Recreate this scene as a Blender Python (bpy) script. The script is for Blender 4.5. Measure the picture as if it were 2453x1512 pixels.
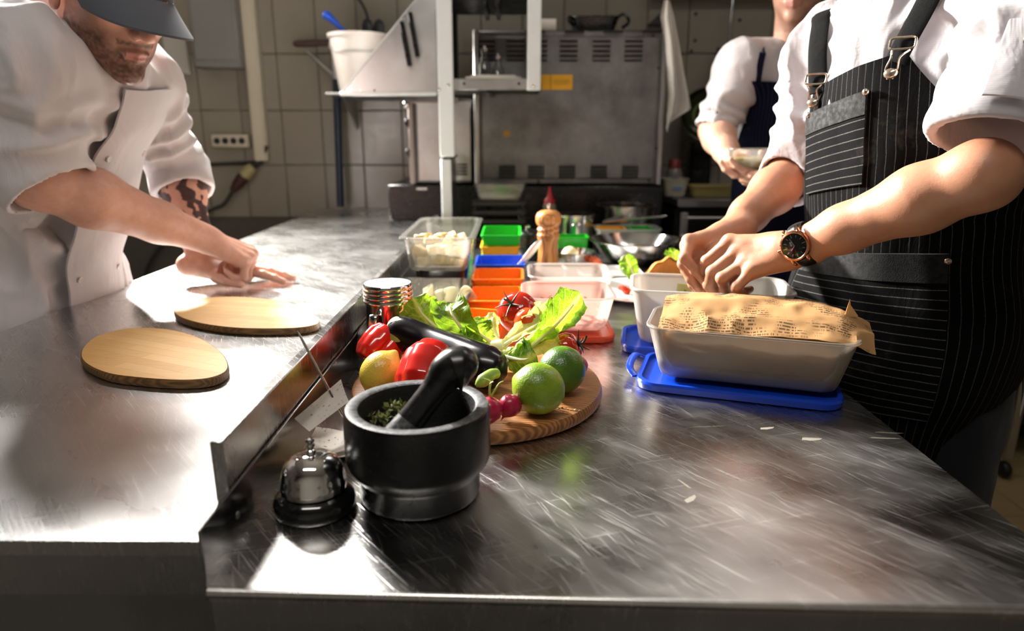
import bpy, math, random
import numpy as np
from mathutils import Vector, Matrix

# ------------------------------------------------------------------ camera, world, exposure
scene = bpy.context.scene
for _o in list(bpy.data.objects):
    bpy.data.objects.remove(_o)
COL = scene.collection
FPX, CX, CY = 1624.0, 1226.5, 756.0          # photograph is 2453 x 1512
CAMP = np.array([0.0, 0.0, 1.24])
PITCH, YAW = math.radians(15.03), math.radians(0.3)
fwd = np.array([-math.sin(YAW) * math.cos(PITCH), math.cos(YAW) * math.cos(PITCH), -math.sin(PITCH)])
rgt = np.array([math.cos(YAW), math.sin(YAW), 0.0])
upv = np.cross(rgt, fwd)
cam_d = bpy.data.cameras.new('camera')
cam = bpy.data.objects.new('camera', cam_d)
COL.objects.link(cam)
cam.matrix_world = Matrix(((rgt[0], upv[0], -fwd[0], CAMP[0]), (rgt[1], upv[1], -fwd[1], CAMP[1]),
                           (rgt[2], upv[2], -fwd[2], CAMP[2]), (0, 0, 0, 1)))
cam_d.sensor_width = 36.0
cam_d.lens = 36.0 * FPX / 2453.0
cam_d.clip_start = 0.02
cam_d.dof.use_dof = True
cam_d.dof.focus_distance = 0.92
cam_d.dof.aperture_fstop = 3.2
scene.camera = cam
world = bpy.data.worlds.new('world')
scene.world = world
world.use_nodes = True
world.node_tree.nodes['Background'].inputs[0].default_value = (0.9, 0.95, 1.0, 1)
world.node_tree.nodes['Background'].inputs[1].default_value = 0.02
cyc = scene.cycles                              # light paths long enough for this room
cyc.max_bounces, cyc.diffuse_bounces, cyc.glossy_bounces, cyc.transmission_bounces, cyc.transparent_max_bounces = 6, 3, 3, 5, 8
scene.view_settings.view_transform = 'Standard'
scene.view_settings.look = 'None'
scene.view_settings.gamma = 1.0
scene.view_settings.use_curve_mapping = False
scene.view_settings.exposure = -0.15


def area_light(name, loc, target, sx, sy, watts, col=(1, 1, 1), spread=180):
    d = bpy.data.lights.new(name, 'AREA')
    d.shape = 'RECTANGLE'
    d.size, d.size_y, d.energy, d.color = sx, sy, watts, col
    d.spread = math.radians(spread)
    o = bpy.data.objects.new(name, d)
    COL.objects.link(o)
    o.location = loc
    o.rotation_euler = (Vector(target) - Vector(loc)).to_track_quat('-Z', 'Z').to_euler()
    return o


# strong wall lamp behind the left chef (the key), two ceiling lamps (fixtures built below)
KEY_POS = (-1.72, 2.80, 2.06)
CEIL = [(-1.3, 2.45, 2.60), (0.95, 1.75, 2.66), (-0.3, 0.1, 2.66)]
area_light('key_lamp_light', (KEY_POS[0], KEY_POS[1] - 0.06, KEY_POS[2]), (0.05, 0.75, 0.95), 0.34, 0.12, 155, (1.0, 0.955, 0.89), 95)
area_light('ceiling_light_left', (CEIL[0][0], CEIL[0][1], 2.54), (-0.4, 0.6, 0.9), 1.0, 0.22, 50, (1.0, 0.97, 0.93), 100)
area_light('ceiling_light_right', (CEIL[1][0], CEIL[1][1], 2.60), (CEIL[1][0], CEIL[1][1], 0.0), 1.1, 0.22, 5, (1.0, 0.97, 0.93))
area_light('ceiling_light_front', (CEIL[2][0], CEIL[2][1], 2.60), (CEIL[2][0], CEIL[2][1], 0.0), 1.1, 0.22, 13, (1.0, 0.97, 0.93))


def ray(x, y):
    return fwd + rgt * ((x - CX) / FPX) - upv * ((y - CY) / FPX)


def on(x, y, z):                                # point of a horizontal plane
    d = ray(x, y)
    return CAMP + d * ((z - CAMP[2]) / d[2])


def at(x, y, Y):                                # point of the vertical plane at distance Y
    d = ray(x, y)
    return CAMP + d * (Y / d[1])


def V(*a):
    return np.array(a, float)


def nrm(v):
    v = np.asarray(v, float)
    return v / (np.linalg.norm(v) + 1e-12)


rng = np.random.RandomState(7)
random.seed(7)
WL = {}                                         # world location of every object's origin

# ------------------------------------------------------------------ mesh helpers


def tag(o, label=None, cat=None, group=None, kind=None):
    if label: o['label'] = label
    if cat: o['category'] = cat
    if group: o['group'] = group
    if kind: o['kind'] = kind
    return o


def thing(name, label, cat, loc, group=None):
    o = bpy.data.objects.new(name, None)
    o.empty_display_size = 0.05
    COL.objects.link(o)
    o.location = [float(c) for c in loc]
    WL[o] = np.array(loc, float)
    return tag(o, label, cat, group)


class MB:
    """collects verts and faces (world coordinates), optional uvs per vertex"""

    def __init__(s):
        s.v, s.f, s.n = [], [], 0
        s.uv, s.fm = [], []

    def add(s, verts, faces, uv=None, mi=0):
        verts = np.asarray(verts, float).reshape(-1, 3)
        b = s.n
        s.v.append(verts)
        s.n += len(verts)
        s.uv.append(np.zeros((len(verts), 2)) if uv is None else np.asarray(uv, float))
        for f in faces:
            s.f.append(tuple(int(i) + b for i in f))
            s.fm.append(mi)
        return s

    def box(s, c, h, R=None, bev=0.0, mi=0):
        c, h = np.asarray(c, float), np.asarray(h, float)
        R = np.eye(3) if R is None else np.asarray(R, float)
        b = min(bev, 0.49 * 2 * h.min())
        if b <= 0:
            P = [(x, y, z) for x in (-1, 1) for y in (-1, 1) for z in (-1, 1)]
            v = np.array(P) * h
            f = [(0, 1, 3, 2), (4, 6, 7, 5), (0, 4, 5, 1), (2, 3, 7, 6), (0, 2, 6, 4), (1, 5, 7, 3)]
        else:
            v, idx = [], {}
            for x in (-1, 1):
                for y in (-1, 1):
                    for z in (-1, 1):
                        for ax in range(3):
                            q = np.array([x, y, z], float) * (h - b)
                            q[ax] = (x, y, z)[ax] * h[ax]
                            idx[(x, y, z, ax)] = len(v)
                            v.append(q)
            v = np.array(v)
            f = []
            for ax in range(3):
                a1, a2 = (ax + 1) % 3, (ax + 2) % 3
                for sg in (-1, 1):
                    q = []
                    for (p, r_) in ((-1, -1), (1, -1), (1, 1), (-1, 1)):
                        k = [0, 0, 0]
                        k[ax], k[a1], k[a2] = sg, p, r_
                        q.append(idx[(*k, ax)])
                    f.append(q if sg > 0 else q[::-1])
                for p in (-1, 1):
                    for r_ in (-1, 1):
                        k0, k1 = [0, 0, 0], [0, 0, 0]
                        k0[ax], k1[ax] = -1, 1
                        k0[a1] = k1[a1] = p
                        k0[a2] = k1[a2] = r_
                        q = [idx[(*k0, a1)], idx[(*k1, a1)], idx[(*k1, a2)], idx[(*k0, a2)]]
                        f.append(q if p * r_ < 0 else q[::-1])
            for x in (-1, 1):
                for y in (-1, 1):
                    for z in (-1, 1):
                        q = [idx[(x, y, z, a)] for a in range(3)]
                        f.append(q if x * y * z > 0 else q[::-1])
        return s.add(v @ R.T + c, f, mi=mi)

    def lathe(s, prof, c=(0, 0, 0), R=None, n=40, cap0=True, cap1=True, mi=0, sx=1.0, sy=1.0):
        prof = np.asarray(prof, float)
        R = np.eye(3) if R is None else R
        a = np.linspace(0, 2 * np.pi, n, endpoint=False)
        m = len(prof)
        v = np.zeros((m, n, 3))
        v[:, :, 0] = prof[:, 0:1] * np.cos(a) * sx
        v[:, :, 1] = prof[:, 0:1] * np.sin(a) * sy
        v[:, :, 2] = prof[:, 1:2]
        f = []
        for i in range(m - 1):
            for j in range(n):
                k = (j + 1) % n
                f.append((i * n + j, i * n + k, (i + 1) * n + k, (i + 1) * n + j))
        if cap0 and prof[0, 0] > 1e-6: f.append(tuple(range(n - 1, -1, -1)))
        if cap1 and prof[-1, 0] > 1e-6: f.append(tuple((m - 1) * n + j for j in range(n)))
        uv = np.zeros((m, n, 2))
        uv[:, :, 0] = a / (2 * np.pi)
        uv[:, :, 1] = np.linspace(0, 1, m)[:, None]
        return s.add(v.reshape(-1, 3) @ np.asarray(R).T + np.asarray(c, float), f, uv.reshape(-1, 2), mi)

    def tube(s, pts, rad, n=12, caps=True, flat=None, mi=0):
        pts = np.asarray(pts, float)
        m = len(pts)
        rad = np.full(m, rad, float) if np.isscalar(rad) else np.asarray(rad, float)
        T = np.gradient(pts, axis=0)
        T /= np.linalg.norm(T, axis=1)[:, None] + 1e-12
        ref = np.array([0, 0, 1.0]) if abs(T[0][2]) < 0.9 else np.array([1.0, 0, 0])
        if flat is not None: ref = np.asarray(flat[0], float)
        N = np.cross(T[0], np.cross(ref, T[0]))
        N = nrm(N)
        a = np.linspace(0, 2 * np.pi, n, endpoint=False)
        v = []
        for i in range(m):
            N = N - T[i] * N.dot(T[i])
            N = nrm(N)
            B = np.cross(T[i], N)
            k = 1.0 if flat is None else flat[1]
            v.append(pts[i] + rad[i] * (np.cos(a)[:, None] * N * k + np.sin(a)[:, None] * B))
        f = []
        for i in range(m - 1):
            for j in range(n):
                q = (j + 1) % n
                f.append((i * n + j, i * n + q, (i + 1) * n + q, (i + 1) * n + j))
        if caps:
            f.append(tuple(range(n - 1, -1, -1)))
            f.append(tuple((m - 1) * n + j for j in range(n)))
        uv = np.zeros((m, n, 2))
        uv[:, :, 0] = a / (2 * np.pi)
        uv[:, :, 1] = np.linspace(0, 1, m)[:, None]
        return s.add(np.concatenate(v), f, uv.reshape(-1, 2), mi)

    def grid(s, P, closed_u=False, uv=None, mi=0, flip=False):
        """P: (m, n, 3)"""
        P = np.asarray(P, float)
        m, n = P.shape[:2]
        f = []
        for i in range(m - 1):
            for j in range(n if closed_u else n - 1):
                k = (j + 1) % n
                q = (i * n + j, i * n + k, (i + 1) * n + k, (i + 1) * n + j)
                f.append(q[::-1] if flip else q)
        if uv is None:
            uv = np.stack(np.meshgrid(np.linspace(0, 1, n), np.linspace(0, 1, m)), -1)
        return s.add(P.reshape(-1, 3), f, np.asarray(uv).reshape(-1, 2), mi)

    def prism(s, poly, z0, z1, R=None, c=(0, 0, 0), mi=0):
        poly = np.asarray(poly, float)
        n = len(poly)
        R = np.eye(3) if R is None else np.asarray(R, float)
        v = np.concatenate([np.c_[poly, np.full(n, z0)], np.c_[poly, np.full(n, z1)]])
        f = [tuple(range(n - 1, -1, -1)), tuple(range(n, 2 * n))]
        for i in range(n):
            k = (i + 1) % n
            f.append((i, k, n + k, n + i))
        return s.add(v @ R.T + np.asarray(c, float), f, mi=mi)

    def tub(s, secs, c=(0, 0, 0), R=None, seg=6, mi=0, close0=True, close1=True):
        """loft of rounded rectangles: secs = [(half_x, half_y, corner_r, z)]"""
        R = np.eye(3) if R is None else np.asarray(R, float)
        rings = []
        for hx, hy, r_, z in secs:
            r_ = min(r_, hx * 0.98, hy * 0.98)
            pts = []
            for qx, qy, a0 in ((1, 1, 0), (-1, 1, 90), (-1, -1, 180), (1, -1, 270)):
                for k in range(seg + 1):
                    a = math.radians(a0 + 90 * k / seg)
                    pts.append((qx * (hx - r_) + r_ * math.cos(a), qy * (hy - r_) + r_ * math.sin(a), z))
            rings.append(pts)
        P = np.array(rings)
        m, n = P.shape[:2]
        b0 = s.n
        s.grid(P.reshape(-1, 3).dot(R.T).reshape(m, n, 3) + np.asarray(c, float), closed_u=True, mi=mi)
        if close0: s.f.append(tuple(b0 + j for j in range(n - 1, -1, -1))); s.fm.append(mi)
        if close1: s.f.append(tuple(b0 + (m - 1) * n + j for j in range(n))); s.fm.append(mi)
        return s

    def build(s, name, mat, parent=None, smooth=True, origin=None, angle=40, attrs=None):
        v = np.concatenate(s.v)
        if parent is not None:
            org = WL[parent]
        else:
            org = np.array(origin, float) if origin is not None else np.array(
                [(v[:, 0].min() + v[:, 0].max()) / 2, (v[:, 1].min() + v[:, 1].max()) / 2, v[:, 2].min()])
        me = bpy.data.meshes.new(name)
        me.from_pydata((v - org).tolist(), [], s.f)
        mats = mat if isinstance(mat, (list, tuple)) else [mat]
        for m_ in mats: me.materials.append(m_)
        if len(mats) > 1:
            me.polygons.foreach_set('material_index', s.fm)
        uvs = np.concatenate(s.uv)
        if np.abs(uvs).max() > 0:
            l = me.uv_layers.new(name='UVMap')
            li = np.zeros(len(me.loops), int)
            me.loops.foreach_get('vertex_index', li)
            l.data.foreach_set('uv', uvs[li].ravel())
        if attrs:
            for k, a in attrs.items():
                a = np.asarray(a, float)
                if a.ndim == 1:
                    at_ = me.attributes.new(k, 'FLOAT', 'POINT')
                    at_.data.foreach_set('value', a)
                else:
                    at_ = me.attributes.new(k, 'FLOAT_COLOR', 'POINT')
                    at_.data.foreach_set('color', np.c_[a, np.ones(len(a))].ravel())
        me.validate(clean_customdata=False)
        if smooth:
            me.polygons.foreach_set('use_smooth', [True] * len(me.polygons))
            if angle < 180:
                try:
                    me.set_sharp_from_angle(angle=math.radians(angle))
                except Exception:
                    pass
        me.update()
        o = bpy.data.objects.new(name, me)
        COL.objects.link(o)
        if parent is not None:
            o.parent = parent
        else:
            o.location = org.tolist()
        WL[o] = org
        return o


def clone(o, loc=None, parent=None, rotz=None):
    c = o.copy()
    COL.objects.link(c)
    if parent is not None: c.parent = parent
    if loc is not None: c.location = [float(x) for x in loc]
    if rotz is not None: c.rotation_euler = (0, 0, rotz)
    WL[c] = np.array(loc if loc is not None else WL[o], float)
    return c


def rotz(a):
    c, s = math.cos(a), math.sin(a)
    return np.array([[c, -s, 0], [s, c, 0], [0, 0, 1.0]])


def rotx(a):
    c, s = math.cos(a), math.sin(a)
    return np.array([[1.0, 0, 0], [0, c, -s], [0, s, c]])


def roty(a):
    c, s = math.cos(a), math.sin(a)
    return np.array([[c, 0, s], [0, 1.0, 0], [-s, 0, c]])


def frame(z, x=None):
    """rotation whose third column is z"""
    z = nrm(z)
    x = np.array([1.0, 0, 0]) if x is None else np.asarray(x, float)
    if abs(nrm(x).dot(z)) > 0.99: x = np.array([0, 1.0, 0])
    x = nrm(x - z * z.dot(x))
    return np.stack([x, np.cross(z, x), z], 1)


def bez(pts, n=24):
    """Catmull-Rom through the points"""
    P = np.asarray(pts, float)
    Q = np.concatenate([[2 * P[0] - P[1]], P, [2 * P[-1] - P[-2]]])
    out = []
    m = len(P) - 1
    for t in np.linspace(0, m, n):
        i = min(int(t), m - 1)
        u = t - i
        a, b, c, d = Q[i], Q[i + 1], Q[i + 2], Q[i + 3]
        out.append(0.5 * (2 * b + (c - a) * u + (2 * a - 5 * b + 4 * c - d) * u * u + (3 * b - a - 3 * c + d) * u ** 3))
    return np.array(out)


# ------------------------------------------------------------------ numpy noise and signed-distance surfaces
_perm = rng.permutation(512)
_perm = np.concatenate([_perm, _perm, _perm])
_hv = rng.rand(512)


def noise3(P):
    P = np.asarray(P, float)
    i = np.floor(P).astype(int)
    f = P - i
    f = f * f * (3 - 2 * f)
    i &= 255
    r = 0
    for dx in (0, 1):
        for dy in (0, 1):
            for dz in (0, 1):
                h = _hv[_perm[_perm[_perm[(i[:, 0] + dx) & 255] + ((i[:, 1] + dy) & 255)] % 512 + ((i[:, 2] + dz) & 255)] % 512]
                w = (f[:, 0] if dx else 1 - f[:, 0]) * (f[:, 1] if dy else 1 - f[:, 1]) * (f[:, 2] if dz else 1 - f[:, 2])
                r = r + h * w
    return r * 2 - 1


def smin(a, b, k):
    if k <= 0: return np.minimum(a, b)
    h = np.clip(0.5 + 0.5 * (b - a) / k, 0, 1)
    return b + (a - b) * h - k * h * (1 - h)


def s_cap(P, a, b, ra, rb):
    a, b = np.asarray(a, float), np.asarray(b, float)
    ab = b - a
    t = np.clip((P - a) @ ab / (ab @ ab + 1e-12), 0, 1)
    return np.linalg.norm(P - a - t[:, None] * ab, axis=1) - (ra + (rb - ra) * t)


def s_ell(P, c, r, R=None):
    Q = P - np.asarray(c, float)
    if R is not None: Q = Q @ np.asarray(R)
    r = np.asarray(r, float)
    k0 = np.linalg.norm(Q / r, axis=1)
    k1 = np.linalg.norm(Q / (r * r), axis=1) + 1e-9
    return k0 * (k0 - 1) / k1


def s_box(P, c, h, R=None, rd=0.01):
    Q = P - np.asarray(c, float)
    if R is not None: Q = Q @ np.asarray(R)
    q = np.abs(Q) - (np.asarray(h, float) - rd)
    return np.linalg.norm(np.maximum(q, 0), axis=1) + np.minimum(q.max(1), 0) - rd


def s_one(pr, P):
    return {'c': s_cap, 'e': s_ell, 'b': s_box}[pr[2]](P, *pr[3:])


def s_eval(prims, P):
    """prims: list of (op, k, kind, args...) with op '+' or '-'"""
    d = np.full(len(P), 1e3)
    for pr in prims:
        q = s_one(pr, P)
        if pr[0] == '+': d = smin(d, q, pr[1])
        else: d = -smin(-d, q, pr[1])
    return d


def surf(prims, h, lo=None, hi=None, extra=None):
    """surface-nets mesh of the field; returns verts, quads, normals"""
    if lo is None:
        L, H = [], []
        for pr in prims:
            if pr[0] != '+': continue
            if pr[2] == 'c':
                for p, r_ in ((pr[3], pr[5]), (pr[4], pr[6])):
                    L.append(np.asarray(p) - r_); H.append(np.asarray(p) + r_)
            else:
                r_ = np.max(pr[4]) * (1.0 if pr[2] == 'e' else 1.75)
                L.append(np.asarray(pr[3]) - r_); H.append(np.asarray(pr[3]) + r_)
        lo, hi = np.min(L, 0) - 4 * h, np.max(H, 0) + 4 * h
    lo, hi = np.asarray(lo, float), np.asarray(hi, float)
    B = 8
    nb = np.ceil((hi - lo) / (h * B)).astype(int)
    dims = nb * B
    ev = (lambda P: s_eval(prims, P)) if extra is None else (lambda P: extra(P, s_eval(prims, P)))
    g = np.stack(np.meshgrid(*[np.arange(k) for k in nb], indexing='ij'), -1).reshape(-1, 3)
    ctr = lo + (g * B + (B - 1) / 2) * h
    cd = ev(ctr)
    vol = np.empty(dims, np.float32)
    v6 = vol.reshape(nb[0], B, nb[1], B, nb[2], B)
    v6[:] = np.where(cd < 0, -1, 1).reshape(nb[0], 1, nb[1], 1, nb[2], 1) * 0.05
    act = g[np.abs(cd) < B * h * 1.25]
    loc = np.stack(np.meshgrid(*[np.arange(B)] * 3, indexing='ij'), -1).reshape(-1, 3)
    brad = B * h * 0.87
    actc = lo + (act * B + (B - 1) / 2) * h
    PC = np.stack([s_one(pr, actc) for pr in prims])
    pos = np.array([pr[0] == '+' for pr in prims])
    ks = np.array([pr[1] for pr in prims])[:, None]
    best = PC[pos].min(0)
    rel = np.where(pos[:, None], PC < best + 2 * brad + ks * 1.2 + .004, PC < 2 * brad + ks * 1.2 + .004)
    for k in range(0, len(act), 96):
        a = act[k:k + 96]
        use = rel[:, k:k + 96].any(1)
        sub = [pr for pr, u_ in zip(prims, use) if u_]
        P = lo + ((a[:, None, :] * B + loc[None]) * h).reshape(-1, 3)
        d = s_eval(sub, P)
        if extra is not None: d = extra(P, d)
        d = d.astype(np.float32).reshape(len(a), B, B, B)
        for q, w in zip(a, d):
            v6[q[0], :, q[1], :, q[2], :] = w
    s = vol < 0
    cnt = np.zeros(tuple(dims - 1), np.int8)
    for dx in (0, 1):
        for dy in (0, 1):
            for dz in (0, 1):
                cnt += s[dx:dims[0] - 1 + dx, dy:dims[1] - 1 + dy, dz:dims[2] - 1 + dz]
    C = np.argwhere((cnt > 0) & (cnt < 8))
    ids = np.full(tuple(dims - 1), -1, np.int32)
    ids[tuple(C.T)] = np.arange(len(C))
    acc, num = np.zeros((len(C), 3)), np.zeros(len(C))
    for ax in range(3):
        for p in (0, 1):
            for q in (0, 1):
                o0 = np.zeros(3, int)
                o0[(ax + 1) % 3], o0[(ax + 2) % 3] = p, q
                o1 = o0.copy()
                o1[ax] = 1
                a, b = vol[tuple((C + o0).T)], vol[tuple((C + o1).T)]
                m = (a < 0) != (b < 0)
                t = np.where(m, a / np.where(m, a - b, 1), 0)
                pos = C + o0 + t[:, None] * (o1 - o0)
                acc += np.where(m[:, None], pos, 0)
                num += m
    verts = lo + acc / num[:, None] * h
    quads = []
    for ax in range(3):
        a1, a2 = (ax + 1) % 3, (ax + 2) % 3
        sl0, sl1 = [slice(1, -1)] * 3, [slice(1, -1)] * 3
        sl0[ax], sl1[ax] = slice(0, -1), slice(1, None)
        A, Bm = s[tuple(sl0)], s[tuple(sl1)]
        E_ = np.argwhere(A != Bm)
        if not len(E_): continue
        inside = A[tuple(E_.T)]
        base = E_ + 1
        base[:, ax] -= 1
        q = []
        for p, r_ in ((0, 0), (1, 0), (1, 1), (0, 1)):
            o0 = np.zeros(3, int)
            o0[a1], o0[a2] = -p, -r_
            q.append(ids[tuple((base + o0).T)])
        q = np.stack(q, 1)
        q[~inside] = q[~inside][:, ::-1]
        quads.append(q)
    quads = np.concatenate(quads)
    quads = quads[(quads >= 0).all(1)]
    fn = np.cross(verts[quads[:, 2]] - verts[quads[:, 0]], verts[quads[:, 3]] - verts[quads[:, 1]])
    N = np.zeros_like(verts)
    for i in range(4):
        for j in range(3):
            N[:, j] += np.bincount(quads[:, i], fn[:, j], len(verts))
    N /= np.linalg.norm(N, axis=1)[:, None] + 1e-12
    return verts, quads, N


def sd_mesh(name, V_, Q_, mat, parent=None, attrs=None, origin=None, angle=180):
    m = MB()
    m.v.append(V_); m.n = len(V_); m.uv.append(np.zeros((len(V_), 2)))
    m.f = Q_.tolist(); m.fm = [0] * len(Q_)
    return m.build(name, mat, parent, True, origin, angle, attrs)


# ------------------------------------------------------------------ materials


def lin(h):
    h = h.lstrip('#')
    return tuple(((c / 12.92) if c <= 0.04045 else ((c + 0.055) / 1.055) ** 2.4) for c in (int(h[i:i + 2], 16) / 255 for i in (0, 2, 4))) + (1.0,)


class NT:
    """tiny node-tree helper"""

    def __init__(s, name):
        s.m = bpy.data.materials.new(name)
        s.m.use_nodes = True
        s.t = s.m.node_tree
        s.b = s.t.nodes['Principled BSDF']
        s.out = s.t.nodes['Material Output']

    def n(s, ty, **kw):
        nd = s.t.nodes.new(ty)
        for k, v_ in kw.items():
            if k.startswith('i_'):
                key = k[2:].replace('_', ' ')
                nd.inputs[key].default_value = v_
            else:
                setattr(nd, k, v_)
        return nd

    def l(s, a, b):
        s.t.links.new(a, b)

    def coord(s, kind='Object', scale=(1, 1, 1), rot=(0, 0, 0), loc=(0, 0, 0)):
        tc = s.n('ShaderNodeTexCoord')
        mp = s.n('ShaderNodeMapping')
        mp.inputs['Scale'].default_value = scale
        mp.inputs['Rotation'].default_value = rot
        mp.inputs['Location'].default_value = loc
        s.l(tc.outputs[kind], mp.inputs['Vector'])
        return mp.outputs['Vector']

    def aniso(s, scale, rot):
        """object coordinates turned about z first, then stretched"""
        mp = s.n('ShaderNodeMapping')
        mp.inputs['Scale'].default_value = scale
        s.l(s.coord('Object', (1, 1, 1), (0, 0, rot)), mp.inputs['Vector'])
        return mp.outputs['Vector']

    def noise(s, vec, scale, detail=4, rough=0.55, dist=0.0):
        nd = s.n('ShaderNodeTexNoise')
        nd.inputs['Scale'].default_value = scale
        nd.inputs['Detail'].default_value = detail
        nd.inputs['Roughness'].default_value = rough
        nd.inputs['Distortion'].default_value = dist
        s.l(vec, nd.inputs['Vector'])
        return nd.outputs['Fac']

    def ramp(s, fac, stops, interp='LINEAR'):
        nd = s.n('ShaderNodeValToRGB')
        nd.color_ramp.interpolation = interp
        el = nd.color_ramp.elements
        while len(el) < len(stops): el.new(0.5)
        for e, (p, c) in zip(el, stops):
            e.position = p
            e.color = c if len(c) == 4 else (*c, 1)
        s.l(fac, nd.inputs['Fac'])
        return nd.outputs['Color']

    def rng(s, fac, a, b, c, d):
        nd = s.n('ShaderNodeMapRange')
        for i, x in enumerate((a, b, c, d)): nd.inputs[1 + i].default_value = x
        s.l(fac, nd.inputs[0])
        return nd.outputs[0]

    def mix(s, fac, a, b, mode='MIX'):
        nd = s.n('ShaderNodeMix', data_type='RGBA', blend_type=mode)
        for sock, x in ((nd.inputs['Factor'], fac), (nd.inputs['A'], a), (nd.inputs['B'], b)):
            if hasattr(x, 'is_linked') or hasattr(x, 'links'): s.l(x, sock)
            else: sock.default_value = x
        return nd.outputs['Result']

    def math(s, op, a, b=None):
        nd = s.n('ShaderNodeMath', operation=op)
        for i, x in enumerate((a, b)):
            if x is None: continue
            if hasattr(x, 'links'): s.l(x, nd.inputs[i])
            else: nd.inputs[i].default_value = x
        return nd.outputs[0]

    def bump(s, h, strength=0.2, dist=0.002, normal=None):
        nd = s.n('ShaderNodeBump')
        nd.inputs['Strength'].default_value = strength
        nd.inputs['Distance'].default_value = dist
        s.l(h, nd.inputs['Height'])
        if normal is not None: s.l(normal, nd.inputs['Normal'])
        s.l(nd.outputs['Normal'], s.b.inputs['Normal'])
        return nd.outputs['Normal']

    def attr(s, name):
        return s.n('ShaderNodeAttribute', attribute_name=name)


MC = {}


def M(name, col, rough=0.5, metal=0.0, var=0.0, vscale=20, bump=0.0, bscale=60, trans=0.0, sss=0.0, coat=0.0,
      spec=0.5, ior=1.45, sheen=0.0, alpha=1.0, emit=None, estr=0.0, sssr=(0.01, 0.005, 0.003), thin=0.0):
    """procedural material with colour variation, fine relief and gloss variation"""
    if name in MC: return MC[name]
    t = NT(name)
    b = t.b
    c = lin(col) if isinstance(col, str) else (*col[:3], 1.0)
    v = t.coord('Object')
    nz = t.noise(v, vscale, 3)
    dk = tuple(x * (1 - var) for x in c[:3]) + (1,)
    lt = tuple(min(1, x * (1 + var * 0.6)) for x in c[:3]) + (1,)
    t.l(t.mix(nz, dk, lt), b.inputs['Base Color'])
    t.l(t.rng(t.noise(v, vscale * 2.3, 1), 0.3, 0.7, max(0.01, rough * 0.85), min(1, rough * 1.15)), b.inputs['Roughness'])
    b.inputs['Metallic'].default_value = metal
    b.inputs['IOR'].default_value = ior
    b.inputs['Specular IOR Level'].default_value = spec
    b.inputs['Transmission Weight'].default_value = trans
    b.inputs['Coat Weight'].default_value = coat
    b.inputs['Sheen Weight'].default_value = sheen
    b.inputs['Alpha'].default_value = alpha
    if sss:
        b.inputs['Subsurface Weight'].default_value = sss
        b.inputs['Subsurface Radius'].default_value = (1, 0.5, 0.3)
        b.inputs['Subsurface Scale'].default_value = sssr[0]
    if emit:
        b.inputs['Emission Color'].default_value = lin(emit)
        b.inputs['Emission Strength'].default_value = estr
    if bump: t.bump(t.noise(v, bscale, 2), bump, 0.002)
    MC[name] = t.m
    return t.m


def steel(name, base, r0, r1, scr=1.0, tint=(1, 1, 1), sc=1.0, cvar=0.78):
    """worn stainless steel: cloudy gloss, long scratches, specks"""
    t = NT(name)
    b = t.b
    v = t.coord('Object')
    cloud = t.noise(v, 3.2 * sc, 4, 0.6, 0.0)
    smear = t.noise(t.aniso((2.2 * sc, 9 * sc, 4), 0.75), 1.6, 3, 0.6, 0.5)
    fine = t.noise(t.aniso((6, 170, 60), 0.82), 2.0, 2, 0.6)
    s1 = t.noise(t.aniso((3.0, 190, 10), 0.86), 4.0, 2, 0.6, 0.12)
    s2 = t.noise(t.aniso((3.4, 170, 10), 1.18), 4.0, 2, 0.6, 0.15)
    s3 = t.noise(t.aniso((2.6, 150, 10), -0.30), 4.0, 2, 0.6, 0.15)
    scr1 = t.rng(s1, 0.63, 0.70, 0, 1)
    scr2 = t.rng(s2, 0.64, 0.71, 0, 0.8)
    scr3 = t.rng(s3, 0.66, 0.72, 0, 0.7)
    scrs = t.math('MAXIMUM', t.math('MAXIMUM', scr1, scr2), scr3)
    scrs = t.math('MULTIPLY', scrs, scr)
    c0 = tuple(base * cvar * x for x in tint) + (1,)
    c1 = tuple(min(1, base * 1.1 * x) for x in tint) + (1,)
    blot = t.noise(t.coord('Object', (1, 1.8, 1), (0, 0, .4)), 9 * sc, 4, .6, .0)
    colr = t.mix(t.rng(t.math('ADD', t.math('MULTIPLY', cloud, .65), t.math('MULTIPLY', blot, .35)), .30, .68, 0, 1), c0, c1)
    colr = t.mix(t.math('MULTIPLY', scrs, 0.6), colr, (0.9, 0.89, 0.86, 1))
    t.l(colr, b.inputs['Base Color'])
    b.inputs['Metallic'].default_value = 1.0
    rr = t.rng(t.math('ADD', t.math('MULTIPLY', t.math('ADD', t.math('MULTIPLY', cloud, .75), t.math('MULTIPLY', blot, .25)), 0.65), t.math('MULTIPLY', smear, 0.35)), 0.36, 0.64, r0, r1)
    rr = t.math('ADD', rr, t.math('MULTIPLY', scrs, 0.15))
    t.l(rr, b.inputs['Roughness'])
    h = t.math('SUBTRACT', fine, t.math('MULTIPLY', scr1, 0.7 * scr))
    t.bump(h, 0.16, 0.0006)
    MC[name] = t.m
    return t.m


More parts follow.
